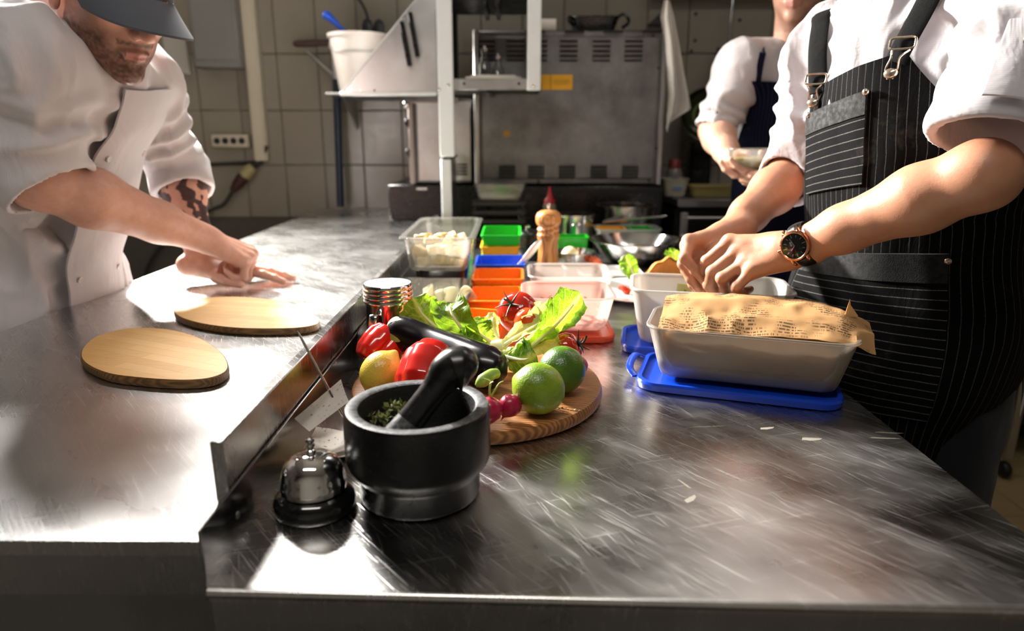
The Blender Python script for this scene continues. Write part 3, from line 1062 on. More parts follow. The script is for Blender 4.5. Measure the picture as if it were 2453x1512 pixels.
MB().lathe([(bw * .70, 0), (bw * .72, 0.004), (bw * .93, bh - 0.04), (bw * .94, bh - 0.035), (bw * .95, bh - 0.012), (bw * 1.02, bh - 0.012), (bw * 1.03, bh), (bw * .96, bh + .001), (bw * .92, bh - .01), (bw * .72, 0.02), (0, 0.015)], (bk[0], 2.84, sz), None, 40).build('body', BUCK, t)
MB().tube(bez([V(bk[0] + bw * .96 * math.cos(a_), 2.84 + bw * .96 * math.sin(a_), sz + bh - 0.02 - 0.05 * math.sin(max(0, -math.sin(a_)) * 1.57)) for a_ in np.linspace(-math.pi, 0, 13)], 30), 0.003, 8).build('bail_handle', STEEL_B, t)
BLUEP = M('blue_plastic', '#1350c8', 0.3, 0, 0.06, 20)
o = MB().tube(bez([V(bk[0] - 0.01, 2.84, sz + 0.05), at(838, 92, 2.82), at(815, 66, 2.82), at(790, 42, 2.82), at(775, 32, 2.82)], 24), [.007] * 12 + list(np.linspace(.008, .017, 9)) + [.016, .014, .009], 14).build('blue_spatula', BLUEP)
tag(o, 'bright blue spatula grip sticking out of the white bucket', 'utensil')
for k, (x, y, l) in enumerate(((880, 68, 'dark ladle bowl rising from the middle of the white bucket'), (908, 70, 'dark spoon bowl at the right edge of the white bucket'))):
    p = at(x, y, 2.86)
    t = thing('ladle', l, 'utensil', (p[0], 2.86, sz + 0.02))
    MB().lathe([(0.001, -0.03), (0.014, -0.025), (0.021, -0.008), (0.022, 0.012), (0.017, 0.028), (0.006, 0.036), (0.0, 0.037)], p, None, 20, sy=0.4).build('bowl', DARK, t)
    MB().tube([p - V(0, 0, 0.02), V(bk[0] + 0.015 * (1 if k else -1), 2.85, sz + 0.02)], 0.005, 8).build('handle', DARK, t)
t = thing('hanging_ladle', 'dark curved ladle handle against the tiles above the bucket', 'utensil', at(850, 20, 3.05))
MB().tube(bez([at(835, -30, 3.04), at(865, 5, 3.03), at(880, 40, 2.99), at(882, 70, 2.96)], 20), 0.006, 8).build('handle', DARK, t)
MB().lathe([(0, -0.02), (0.02, -0.01), (0.026, 0.01), (0.024, 0.012), (0.016, -0.004), (0, -0.012)], at(882, 76, 2.95), None, 20).build('bowl', DARK, t)

# things on the gantry shelf
sh = 1.397
FOAM = M('white_cloth_foam', '#e9e4d8', 0.8, 0, 0.04, 40, 0.1, 60)
a, b = at(1117, 186, 2.31), at(1245, 186, 2.31)
t = thing('white_tray', 'flat white tray of folded cloth on the hanging shelf', 'tray', ((a[0] + b[0]) / 2, 2.38, sh))
MB().tub([(.088, .055, .01, 0), (.090, .057, .012, .004), (.092, .058, .012, .019), (.090, .056, .012, .022), (.08, .048, .01, .022)], ((a[0] + b[0]) / 2, 2.38, sh)).build('tray_body', FOAM, t)
MB().tub([(.075, .045, .01, 0.018), (.077, .046, .012, .024), (.073, .042, .012, .028), (.05, .03, .01, .029)], ((a[0] + b[0]) / 2, 2.38, sh)).build('folded_cloth', FOAM, t)
o = MB().tub([(.06, .05, .008, 0), (.062, .052, .008, .003), (.062, .052, .008, .014), (.058, .048, .008, .017)], (-0.155, 2.45, sh)).build('brown_tray', M('brown_card', '#7d6a55', .7, 0, .1, 30))
tag(o, 'flat brown tray behind the white tray on the hanging shelf', 'tray')
GLASS = M('clear_glass', (0.95, 0.97, 0.96), 0.03, 0, 0.0, 10, trans=1.0, ior=1.45)
for k, (x, lb) in enumerate(((1160, 'small clear glass jar nearer the white post on the hanging shelf'), (1192, 'small clear glass jar nearer the hanging post on the hanging shelf'))):
    p = at(x, 150, 2.47)
    z0 = sh
    H = at(x, 120 + 18 * k, 2.47)[2] - z0
    t = thing('glass_jar', lb, 'jar', (p[0], 2.49, z0), 'glass jars on the hanging shelf')
    MB().lathe([(0.018, 0.0005), (0.021, 0.004), (0.021, H * .62), (0.012, H * .78), (0.011, H * .9), (0.014, H), (0.012, H), (0.0095, H * .9), (0.0105, H * .77), (0.019, H * .6), (0.019, 0.005), (0, 0.004)], (p[0], 2.49, z0), None, 24).build('body', GLASS, t)
    MB().lathe([(0.013, H * .98), (0.013, H + .006), (0.004, H + .008), (0.005, H + .015), (0, H + .018)], (p[0], 2.49, z0), None, 20).build('stopper', CHROME, t)
# yellow plate at the end of the shelf
a, b = at(1246, 179, 2.42), at(1371, 215, 2.42)
t = thing('yellow_sign', 'plain yellow plate fixed at the right end of the hanging shelf', 'sign', ((a[0] + b[0]) / 2, 2.42, b[2]))
YEL = M('yellow_enamel', '#c8920e', 0.4, 0, 0.05, 30)
MB().box(((a[0] + b[0]) / 2 + .03, 2.42, (a[2] + b[2]) / 2), ((b[0] - a[0]) / 2 - .03, 0.003, (a[2] - b[2]) / 2), bev=0.001).build('plate', YEL, t)
x_ = at(1319, 200, 2.416)[0]
MB().box((x_, 2.4162, (a[2] + b[2]) / 2), (0.0008, 0.0004, (a[2] - b[2]) / 2)).build('joint_line', DARK, t)
for zz in (-.008, -.003, .002, .007):
    MB().box(((x_ + b[0]) / 2, 2.4164, (a[2] + b[2]) / 2 + zz), (0.026, 0.0003, 0.0005)).build('print_line', M('sign_print', '#8c6a12', .5), t)

# things on top of the oven
p = at(1310, 38, 2.7)
o = MB().tube([at(1298, 40, 2.66), at(1334, 40, 2.66)], 0.026, 20).build('paper_roll', M('paper_white', '#d6d0c4', .8, 0, .04, 40))
o.location = (o.location[0], 2.72, 1.60)
tag(o, 'pale paper roll lying on the oven behind the hanging post', 'roll')
p = at(1425, 50, 2.75)
t = thing('black_pan', 'black roasting pan with handles on top of the oven', 'pan', (p[0], 2.78, 1.60))
open_tub((p[0], 2.78, 1.601), (0.07, 0.09), (0.085, 0.10), 0.03, 0.055, 0.004, 0.004).build('body', BLACKP, t)
MB().tube(bez([V(p[0] + .07, 2.72, 1.65), V(p[0] + .10, 2.70, 1.665), V(p[0] + .12, 2.70, 1.64), V(p[0] + .10, 2.72, 1.62)], 16), 0.006, 8).build('handle', BLACKP, t)
MB().tube(bez([V(p[0] - .08, 2.72, 1.65), V(p[0] - .10, 2.70, 1.655), V(p[0] - .10, 2.70, 1.64), V(p[0] - .08, 2.72, 1.63)], 16), 0.006, 8).build('handle', BLACKP, t)

# cloth hanging right of the oven
TOWEL = M('towel_cloth', '#b9b2aa', 0.9, 0, 0.08, 25, 0.3, 400, sheen=0.3)
t = thing('hanging_towel', 'white kitchen towel hanging from a hook beside the oven', 'towel', at(1620, 310, 2.63))
rows = [(0, 1588, 1602), (40, 1580, 1612), (100, 1592, 1622), (170, 1598, 1632), (230, 1600, 1645), (280, 1594, 1652), (318, 1592, 1600)]
ys = np.linspace(0, 318, 40)
Pg = []
for y in ys:
    l = np.interp(y, [r_[0] for r_ in rows], [r_[1] for r_ in rows])
    r_ = np.interp(y, [q[0] for q in rows], [q[2] for q in rows])
    u = np.linspace(0, 1, 18)
    yy = y - u * max(0, (y - 230)) * .35
    Pg.append([at(l + (r_ - l) * k, yk, 2.57) + V(0.004, 0.022 * math.sin(k * 9 + y * .012) * (0.3 + y / 400), 0) for k, yk in zip(u, yy)])
Pg = np.array(Pg)
m = MB().grid(Pg)
m.grid(Pg + V(0.004, 0.018, 0), flip=True)
m.build('cloth', TOWEL, t)
p = at(1596, -5, 2.63)
MB().tube(bez([p + V(-.02, .12, .03), p + V(-.01, .03, .03), p + V(0, 0, 0.02), p + V(.004, -.012, .006)], 14), 0.004, 8).build('hook', DARK, t)
t = thing('wall_triangle', 'dark triangular bracket on the wall above the hanging towel', 'bracket', at(1590, 50, YW - .05))
MB().prism([at(x, y, YW)[[0, 2]] for x, y in ((1548, 62), (1600, 15), (1604, 62))], -(YW - 0.02), -(YW - 0.05), Rxz).build('plate', DARK, t, smooth=False)

# ------------------------------------------------------------------ right-hand background
t = thing('back_worktop', 'dark worktop with steel rails along the back wall behind the cooks', 'table', (1.3, 2.8, 0))
MB().box((1.58, 2.83, 0.985), (0.97, 0.25, 0.015), bev=0.003).build('top', steel('dark_top_steel', 0.3, 0.3, 0.5, .3), t)
MB().box((1.58, 2.86, 0.48), (0.96, 0.21, 0.48), bev=0.004).build('body', DARK, t)
for z, r_ in ((0.93, 0.006), (0.86, 0.009), (0.62, 0.007)):
    MB().tube([(0.63, 2.585, z), (2.5, 2.585, z)], r_, 10).build('rail', STEEL_B, t)
for x in (0.64, 1.25, 1.9, 2.48):
    MB().box((x, 2.592, 0.48), (0.014, 0.012, 0.47), bev=0.002).build('upright', STEEL_B, t)
p = at(1612, 468, 2.72)
t = thing('white_tub', 'small white plastic tub with a blue label beside the oven base', 'tub', (p[0], 2.72, 1.0))
WTUB = plastic('cloudy_tub', '#b8b3a0', 0.12, 0.25, 0.35)
open_tub((p[0], 2.72, 1.0), (.04, .045), (.05, .055), .02, .07, .002, .003).build('body', WTUB, t)
MB().box((p[0] + .005, 2.668, 1.035), (.018, .0008, .006), rotx(-.15)).build('label', M('label_blue', '#4b6f94', .6, 0, .1, 60), t)
p = at(1712, 460, 2.70)
t = thing('yellow_tray', 'long pale yellow food tray on the dark back worktop', 'tray', (p[0] - .01, 2.70, 1.0))
open_tub((p[0] - .01, 2.70, 1.0), (.085, .05), (.092, .058), .015, .045, .002, .004).build('body', plastic('yellowish_tub', '#a8985a', .1, .3, .35), t)
MB().tub([(.078, .044, .01, .02), (.080, .047, .01, .034), (.06, .035, .01, .041)], (p[0] - .01, 2.70, 1.0)).build('filling', M('pale_filling', '#a59a63', .8, 0, .25, 60, .5, 80), t)
p = at(1614, 430, 2.8)
t = thing('sauce_bottle', 'pale sauce bottle with a dull red cap below the hanging towel', 'bottle', (p[0], 2.8, 1.0))
MB().lathe([(.028, .0), (.031, .006), (.031, .085), (.027, .1), (.02, .108)], (p[0], 2.8, 1.0), None, 24).build('body', plastic('pale_bottle', '#8f8d86', .1, .3, .3), t)
MB().lathe([(.024, .104), (.024, .135), (.02, .14), (0, .141)], (p[0], 2.8, 1.0), None, 20).build('cap', M('dull_red', '#6d2522', .4, 0, .1, 40), t)
t = thing('black_appliance', 'black kitchen machine on the back worktop under the hanging pan', 'appliance', (at(1672, 400, 2.85)[0], 2.85, 1.0))
p = at(1672, 430, 2.92)
MB().box((p[0], 2.94, 1.013), (.06, .08, .012), bev=.006).build('base', BLACKP, t)
MB().box((p[0] + .01, 2.97, 1.10), (.045, .045, .085), bev=.012).build('column', BLACKP, t)
MB().box((p[0], 2.93, 1.185), (.055, .09, .022), bev=.01).build('head', BLACKP, t)
MB().lathe([(.03, 0), (.034, .01), (.038, .06), (.036, .062), (.03, .012), (0, .01)], (p[0] - .01, 2.90, 1.03), None, 24).build('cup', DARK, t)
p = at(1682, 275, 3.0)
t = thing('hanging_frying_pan', 'dark frying pan with greenish sheen hanging on the wall behind the far cook', 'pan', p)
Rp = frame((-.25, -1, .1))
MB().lathe([(0, 0), (.07, 0), (.092, .012), (.105, .035), (.108, .036), (.095, .008), (.072, -.006), (0, -.006)], p + V(.02, 0, 0), Rp, 40).build('pan_body', M('black_green_reflection', '#2a2e16', .2, .3, .3, 14), t)  # dark pan, its greenish reflections put into the base colour
MB().lathe([(.050, .0012), (.052, .003), (.058, .003), (.060, .0012)], p + V(.02, 0, 0), Rp, 40, False, False).build('base_ring', M('green_reflection_ring', '#5c6a26', .3, .2, .3, 30), t)  # ring coloured green to draw the reflection on the dark pan
MB().tube(bez([p + V(.02, .01, .10), p + V(.05, .03, .17), p + V(.06, .04, .27)], 10), [.009] * 10, 10).build('handle', BLACKP, t)
t = thing('utensil_rail', 'dark utensil rail high on the tiled wall behind the far cook', 'rail', at(1780, 0, 3.0))
a, b = at(1560, -4, 3.04), at(1990, -4, 3.04)
MB().box((a + b) / 2 + V(0, 0, .02), ((b[0] - a[0]) / 2, .012, .014), bev=.003).build('bar', DARK, t)
for x in (1600, 1950):
    q = at(x, -4, 3.07)
    MB().box(q + V(0, 0, .02), (.01, .03, .01), bev=.002).build('bracket', DARK, t)
t = thing('hanging_skimmer', 'long thin steel skimmer hanging from the utensil rail', 'utensil', at(1740, 150, 3.0))
MB().tube(bez([at(1757, -8, 3.02), at(1752, 40, 3.02), at(1746, 110, 3.02)], 12), .006, 8).build('handle', STEEL_P, t)
MB().lathe([(0, -.012), (.03, -.006), (.042, .006), (.04, .008), (.028, -.002), (0, -.007)], at(1741, 138, 3.0), frame((.2, -1, .4)), 24).build('bowl', DARK, t)
for k, (x, y) in enumerate(((1667, 33), (1665, 97), (1656, 122), (1772, 48))):
    q = at(x, y, YW - .009)
    o = MB().lathe([(.007, 0), (.006, .004), (.002, .006), (0, .006)], q, rotx(math.pi / 2), 12).build('wall_screw', DARK)
    tag(o, ['dark screw head near the top of the tiles left of the skimmer', 'dark screw head in the tiles level with the far shoulder',
            'lowest dark screw head in the tiles beside the hanging towel', 'dark screw head in the tiles just right of the skimmer handle'][k], 'screw')

# far right: bench with yellow board
t = thing('side_bench', 'dark bench on castors at the far right edge behind the striped apron', 'table', (2.1, 2.45, 0))
MB().box((2.13, 2.4, 0.83), (0.46, 0.13, 0.018), bev=.004).build('bench_top', DARK, t)
MB().box((2.13, 2.42, 0.50), (0.44, 0.10, 0.30), bev=.01).build('drawer_body', BLACKP, t)
for x in (1.70, 1.82, 2.5):
    MB().box((x, 2.30, 0.45), (.016, .016, .37), bev=.003).build('leg', STEEL_B, t)
    MB().lathe([(0, -.012), (.028, -.012), (.032, -.006), (.032, .006), (.028, .012), (0, .012)], (x, 2.30, 0.032), roty(math.pi / 2), 20).build('castor', DARK, t)
for z in (.66, .5):
    MB().lathe([(.012, 0), (.012, .01), (.006, .014), (0, .015)], (1.75, 2.318, z), rotx(math.pi / 2), 12).build('drawer_knob', CHROME, t)
o = MB().tub([(.40, .10, .02, 0), (.405, .105, .02, .004), (.405, .105, .02, .014), (.40, .10, .02, .018)], (2.09, 2.38, .849)).build('cutting_board', M('yellow_board', '#e0b400', .45, 0, .05, 20))
tag(o, 'bright yellow plastic board at the far right beside the black apron', 'board')
t = thing('raw_meat_tray', 'dark red tray lying on the yellow board at the far right', 'tray', (2.05, 2.38, .868))
open_tub((2.05, 2.38, .868), (.30, .07), (.32, .08), .02, .05, .003, .006).build('tray_body', M('dark_red_tray', '#4a1715', .4, 0, .15, 20), t)
MB().box((1.80, 2.288, .90), (.04, .001, .008)).build('label', M('tray_label', '#a8a19a', .6, 0, .1, 80), t)
o = MB().tub([(.30, .08, .02, 0), (.31, .09, .02, .01), (.31, .09, .02, .04), (.28, .06, .02, .05)], (2.12, 2.6, .998)).build('yellow_box', M('dull_yellow', '#8a6c14', .5, 0, .15, 20))
o.location = (2.0, 2.78, 1.001)
tag(o, 'dull yellow low box on the back worktop at the far right', 'box')
# ================================================================== THINGS ON THE COUNTERS
# ------------------------------------------------------------------ bamboo boards on the left counter


def bamboo(name, rot):
    t = NT(name)
    b = t.b
    v = t.coord('Object', (1, 1, 1), (0, 0, rot))
    br = t.n('ShaderNodeTexBrick', offset=0.37)
    br.inputs['Scale'].default_value = 1.0
    br.inputs['Mortar Size'].default_value = 0.0003
    br.inputs['Brick Width'].default_value = 0.16
    br.inputs['Row Height'].default_value = 0.021
    br.inputs['Bias'].default_value = 0.0
    br.inputs['Color1'].default_value = lin('#dfb06c')
    br.inputs['Color2'].default_value = lin('#cc9650')
    br.inputs['Mortar'].default_value = lin('#a87a45')
    t.l(v, br.inputs['Vector'])
    gr = t.noise(t.coord('Object', (6, 90, 20), (0, 0, rot)), 4, 4, 0.6)
    node = t.noise(t.coord('Object', (14, 48, 10), (0, 0, rot), (3, 1, 0)), 1.0, 2, 0.5)
    colr = t.mix(t.rng(gr, .3, .7, 0, .35), br.outputs['Color'], lin('#efc98e'))
    kn = t.rng(node, .74, .80, 0, 0.75)
    colr = t.mix(kn, colr, lin('#6e4c28'))
    t.l(colr, b.inputs['Base Color'])
    b.inputs['Roughness'].default_value = 0.5
    t.bump(gr, 0.08, 0.0006)
    return t.m


def egg_board(px_list, z, th, name, label, mat, edge):
    P = np.array([on(x, y, z + th)[:2] for x, y in px_list])
    n = len(P)
    C = np.concatenate([P, P[:1]])
    Q = np.concatenate([P, P, P, ])
    out = bez(np.concatenate([P[-2:], P, P[:3]]), (n + 4) * 12 + 1)
    k = 12
    ring = out[2 * k:(n + 2) * k]
    cen = ring.mean(0)
    t = thing(name, label, 'board', (cen[0], cen[1], z))
    m = MB()
    n_ = len(ring)
    off = lambda d: cen + (ring - cen) * (1 - d / np.linalg.norm(ring - cen, axis=1)[:, None])
    secs = [(off(0.004), z + 0.0004), (off(0.0015), z + 0.0022), (ring, z + th * .5), (off(0.0008), z + th - .0015), (off(0.0025), z + th)]
    b0 = m.n
    m.grid(np.array([np.c_[r_, np.full(n_, zz)] for r_, zz in secs]), closed_u=True)
    m.f.append(tuple(b0 + j for j in range(n_ - 1, -1, -1))); m.fm.append(0)
    m.build('edge_band', edge, t)
    MB().prism(off(0.0026), z + th - .002, z + th + 0.00005).build('top_face', mat, t, smooth=False)
    return t


BEDGE = wood('bamboo_edge', '#4b3216', '#6e4c24', '#8a6433', 30, .5)
# outline of each board as it lies on the counter
egg_board([(548, 880), (528, 840), (470, 805), (390, 787), (310, 786), (235, 803), (196, 835), (198, 866), (250, 893), (330, 905), (440, 911), (515, 903)],
          ZL, 0.014, 'bamboo_board', 'egg-shaped bamboo serving board nearest the left counter front', bamboo('bamboo_near', 0.42), BEDGE)
egg_board([(766, 768), (735, 742), (680, 722), (600, 712), (520, 711), (450, 720), (417, 738), (425, 757), (480, 775), (570, 786), (680, 787), (745, 781)],
          ZL, 0.013, 'bamboo_board', 'egg-shaped bamboo serving board farther back beside the fist', bamboo('bamboo_far', 0.2), BEDGE)

# ------------------------------------------------------------------ mortar and pestle
def stone_mat():
    t = NT('black_granite')
    b = t.b
    v = t.coord('Object')
    n1 = t.noise(v, 260, 4, .7)
    n2 = t.noise(v, 14, 4)
    colr = t.mix(t.rng(n1, .60, .75, 0, .5), lin('#0e0e0f'), lin('#4a4a4c'))
    t.l(colr, b.inputs['Base Color'])
    t.l(t.rng(n2, .35, .65, .20, .36), b.inputs['Roughness'])
    t.bump(n1, .10, .0008)
    return t.m


def rim_mat():
    t = NT('worn_granite')
    b = t.b
    v = t.coord('Object')
    n1 = t.noise(v, 120, 6, .75, .4)
    n2 = t.noise(t.coord('Object', (1, 1, .3)), 400, 3, .7)
    t.l(t.mix(t.rng(n1, .42, .68, 0, 1), lin('#1b1b1c'), lin('#6b6b6c')), b.inputs['Base Color'])
    t.l(t.rng(n2, .3, .7, .35, .6), b.inputs['Roughness'])
    t.bump(n1, .35, .0015)
    return t.m


STONE, STONER = stone_mat(), rim_mat()
mc = V(-0.1015, 0.652, ZR)
t = thing('mortar', 'black granite mortar bowl in the front of the worktable', 'mortar', mc)
H = 0.100
MB().lathe([(.058, .0003), (.0625, .003), (.0635, .006), (.0635, .026), (.0665, .031), (.0735, .040), (.0752, .046), (.0755, .052), (.0752, H - .006), (.0742, H - .002), (.0728, H - .0003)], mc, None, 96, True, False).build('outer_wall', STONE, t)
MB().lathe([(.0728, H - .0003), (.0722, H), (.0625, H), (.0605, H - .0012)], mc, None, 96, False, False).build('rim', STONER, t)
MB().lathe([(.0605, H - .0012), (.059, H - .006), (.057, .055), (.047, .030), (.028, .019), (0, .016)], mc, None, 96, False, False).build('bowl', M('mortar_inside', '#141415', .5, 0, .3, 120, .3, 300), t)
# pestle leaning on the rim
a, b = at(975, 1020, .635), at(1053, 918, .654)
ax = nrm(b - a)
t = thing('pestle', 'black granite pestle with a flared head leaning in the mortar', 'pestle', V(-0.113, 0.63, 0.90))
L = np.linalg.norm(b - a)
st = a - ax * 0.035
Rq = frame(ax)
m = MB()
m.lathe([(0, -.002), (.010, 0), (.0165, .004), (.0175, .012), (.0165, .020), (.0152, .034), (.0145, .040)], st, Rq, 48, False, False)
m.build('grinding_end', STONER, t)
m = MB()
path = np.array([st + ax * s for s in (0.040, 0.054, 0.068, 0.080, 0.090)] + [st + ax * 0.099 + V(.001, 0, .001), st + ax * .107 + V(.004, 0, -.001), st + ax * .114 + V(.009, -.001, -.005), st + ax * .118 + V(.015, -.002, -.010), st + ax * .119 + V(.019, -.002, -.013)])
pp = bez(path, 60)
rr = np.interp(np.linspace(0, 1, 60), np.linspace(0, 1, 10), [.0147, .0142, .0140, .0143, .0163, .0200, .0236, .0232, .0165, .0035])
m.tube(pp, rr, 48)
m.build('shaft', STONE, t)
# thyme in the mortar
THY = M('thyme_leaf', '#7d8648', .6, 0, .35, 200)
THS = M('thyme_stem', '#5b4a2c', .6, 0, .2, 100)


def sprig(name, label, pts, nl, size, seed, zmin=None):
    r_ = np.random.RandomState(seed)
    p = bez(pts, 40)
    t = thing(name, label, 'herb', pts[0])
    MB().tube(p, np.linspace(.0008, .0004, 40), 6).build('stem', THS, t)
    for k in range(nl):
        i = r_.randint(4, 39)
        d = nrm(r_.randn(3) + V(0, 0, .5))
        s = size * r_.uniform(.7, 1.2)
        base = p[i] + d * s * .2
        tip = base + d * s * 1.6
        if zmin is not None and tip[2] < zmin: continue
        sd = nrm(np.cross(d, r_.randn(3)))
        n_ = np.cross(sd, d) * s * .12
        mid = (base + tip) / 2
        MB().add([base, mid + sd * s * .5 - n_, tip, mid - sd * s * .5 - n_, mid + n_], [(0, 1, 4), (1, 2, 4), (2, 3, 4), (3, 0, 4), (0, 3, 2, 1)]).build('leaf', THY, t)
    return t


for k, (dx, dy, ang, lb) in enumerate(((-.030, .012, .3, 'dried thyme sprig arching highest in the mortar'), (-.024, -.012, 1.0, 'dried thyme sprig lying lowest in the mortar'),
                                       (-.044, .004, -.4, 'dried thyme sprig along the left inside of the mortar'), (-.015, .02, 2.0, 'dried thyme sprig curling behind the pestle in the mortar'))):
    c = mc + V(dx - .004, dy + .012, .066)
    u = V(math.cos(ang), math.sin(ang), 0)
    sprig('thyme_sprig', lb, [c - u * .020 + V(0, 0, -.004), c - u * .008 + V(0, 0, .012), c + u * .008 + V(0, 0, .022 if k == 0 else .012), c + u * .018 + V(0, 0, .014)], 34, .0050, 5 + k)

# ------------------------------------------------------------------ call bell
bc = V(-0.2045, 0.6185, ZR)
t = thing('call_bell', 'chrome call bell on a black base left of the mortar', 'bell', bc)
MB().lathe([(.0385, .0003), (.0405, .003), (.0410, .010), (.0395, .015), (.0345, .020), (.031, .0215), (.030, .0225), (0, .0225)], bc, None, 72).build('base', M('bell_base', '#0b0b0c', .12, 0, .1, 30, coat=.6), t)
MB().lathe([(.0315, .0235), (.0327, .024), (.0328, .031), (.0322, .032), (.0316, .038), (.0295, .046), (.0255, .0525), (.0190, .0575), (.0105, .0602), (.004, .0608)], bc, None, 72, True, False).build('dome', M('bell_chrome', (.74, .73, .72), .045, 1.0, .04, 40), t)
MB().lathe([(.0048, .0600), (.0052, .0605), (.0052, .0635), (.0046, .0645), (.0030, .0655), (.0030, .0672), (.0044, .0685), (.0046, .0700), (.0040, .0715), (.0030, .0722), (.0030, .0735), (.0047, .0742), (.0049, .0760), (.004, .0772), (0, .0776)], bc, None, 32).build('plunger', CHROME, t)

# ------------------------------------------------------------------ receipt spike with papers
sp = V(-0.205, 0.762, ZR)
tip = at(712, 792, 0.745)
bot = V(-0.192, 0.755, ZR + .006)
t = thing('receipt_spike', 'steel bill spike on a round base beside the flange', 'spike', bot * V(1, 1, 0) + V(0, 0, ZR))
MB().lathe([(.032, .0003), (.033, .002), (.031, .005), (.006, .0065), (.003, .008), (0, .008)], bot - V(0, 0, .006), None, 40).build('base', DARK, t)
MB().tube([bot + (tip - bot) * k for k in (0, .5, .9, .97, 1)], [.0017, .0017, .0016, .0011, .0003], 12).build('needle', STEEL_P, t)


def paper_mat(name, col, ink, seed, rows=140, dens=.56):
    t = NT(name)
    b = t.b
    tc = t.n('ShaderNodeTexCoord').outputs['UV']
    mp = t.n('ShaderNodeMapping'); t.l(tc, mp.inputs['Vector'])
    mp.inputs['Location'].default_value = (seed, seed * 1.7, 0)
    s1 = t.n('ShaderNodeMapping'); t.l(mp.outputs[0], s1.inputs['Vector']); s1.inputs['Scale'].default_value = (rows * 1.1, rows / 4, 1)
    w = t.n('ShaderNodeTexWhiteNoise'); w.noise_dimensions = '2D'
    sn = t.n('ShaderNodeVectorMath', operation='FLOOR'); t.l(s1.outputs[0], sn.inputs[0]); t.l(sn.outputs[0], w.inputs['Vector'])
    big = t.noise(mp.outputs[0], 5, 2)
    row = t.n('ShaderNodeTexWave', wave_type='BANDS', bands_direction='Y'); row.inputs['Scale'].default_value = rows / 4 / 6.2832 * 2; t.l(mp.outputs[0], row.inputs['Vector'])
    wordy = t.math('MULTIPLY', t.rng(w.outputs['Value'], dens, dens + .02, 0, 1), t.rng(row.outputs['Fac'], .45, .6, 0, 1))
    wordy = t.math('MULTIPLY', wordy, t.rng(big, .48, .55, 0, 1))
    n = t.noise(t.coord('Object'), 40, 5)
    base = t.mix(n, tuple(x * .85 for x in lin(col)[:3]) + (1,), lin(col))
    t.l(t.mix(t.math('MULTIPLY', wordy, .8), base, lin(ink)), b.inputs['Base Color'])
    b.inputs['Roughness'].default_value = .8
    b.inputs['Specular IOR Level'].default_value = .2
    t.bump(n, .15, .001)
    # thin paper lets some light through
    tr = t.n('ShaderNodeBsdfTranslucent'); tr.inputs['Color'].default_value = lin(col)
    mx = t.n('ShaderNodeMixShader'); mx.inputs[0].default_value = .3
    t.l(b.outputs[0], mx.inputs[1]); t.l(tr.outputs[0], mx.inputs[2]); t.l(mx.outputs[0], t.out.inputs['Surface'])
    return t.m


RCPT = paper_mat('receipt_paper', '#e6dfd6', '#4a4644', .3, 44, .80)


def sheet(name, corners, bend, parent=None, mat=RCPT, n=14, th=.0003, wav=0.0):
    A, B, C, D = [np.array(c, float) for c in corners]
    u, v = np.meshgrid(np.linspace(0, 1, n), np.linspace(0, 1, n))
    P = (A[None, None] * ((1 - u) * (1 - v))[..., None] + B * (u * (1 - v))[..., None] + C * (u * v)[..., None] + D * ((1 - u) * v)[..., None])
    N = nrm(np.cross(B - A, D - A))
    P = P + N * (bend * np.sin(u * np.pi) + wav * np.sin(u * 7 + v * 5))[..., None]
    uv = np.stack([u, v], -1)
    m = MB().grid(P, uv=uv)
    m.grid(P - N * th, uv=uv, flip=True)
    return m.build(name, mat, parent)


Y0 = .742
o = sheet('receipt', [at(705, 1003, Y0 - .02), at(741, 1034, Y0 - .02), at(836, 962, Y0 + .004), at(817, 909, Y0 + .015)], -.006, wav=.001)
tag(o, 'curled white receipt skewered halfway up the bill spike', 'receipt')
q = ZR + .026
o = sheet('receipt', [on(735, 1074, q), on(826, 1080, q), on(845, 1030, q), on(757, 1020, q)], -.003, wav=.0012)
tag(o, 'flat white receipt lying at the foot of the bill spike', 'receipt')
o = sheet('receipt', [on(750, 1078, q - .006), on(835, 1094, q - .006), on(850, 1040, q - .006), on(765, 1030, q - .006)], -.002, wav=.0015)
tag(o, 'torn lower receipt under the flat one at the foot of the spike', 'receipt')

# ------------------------------------------------------------------ round wooden board with vegetables
BC, BR_, ZB = V(-0.0555, 0.935, ZR), 0.1815, ZR + 0.021
ACA = wood('acacia_wood', '#6b3f1e', '#96602f', '#b98449', 14, .42, (2, 14, 6), (0, 0, .5))
o = MB().lathe([(BR_ - .008, .0004), (BR_ - .002, .003), (BR_, .008), (BR_, .014), (BR_ - .0025, .0195), (BR_ - .007, .021), (0, .021)], BC, None, 96).build('round_board', ACA)
tag(o, 'round brown wooden board carrying the vegetables', 'board')


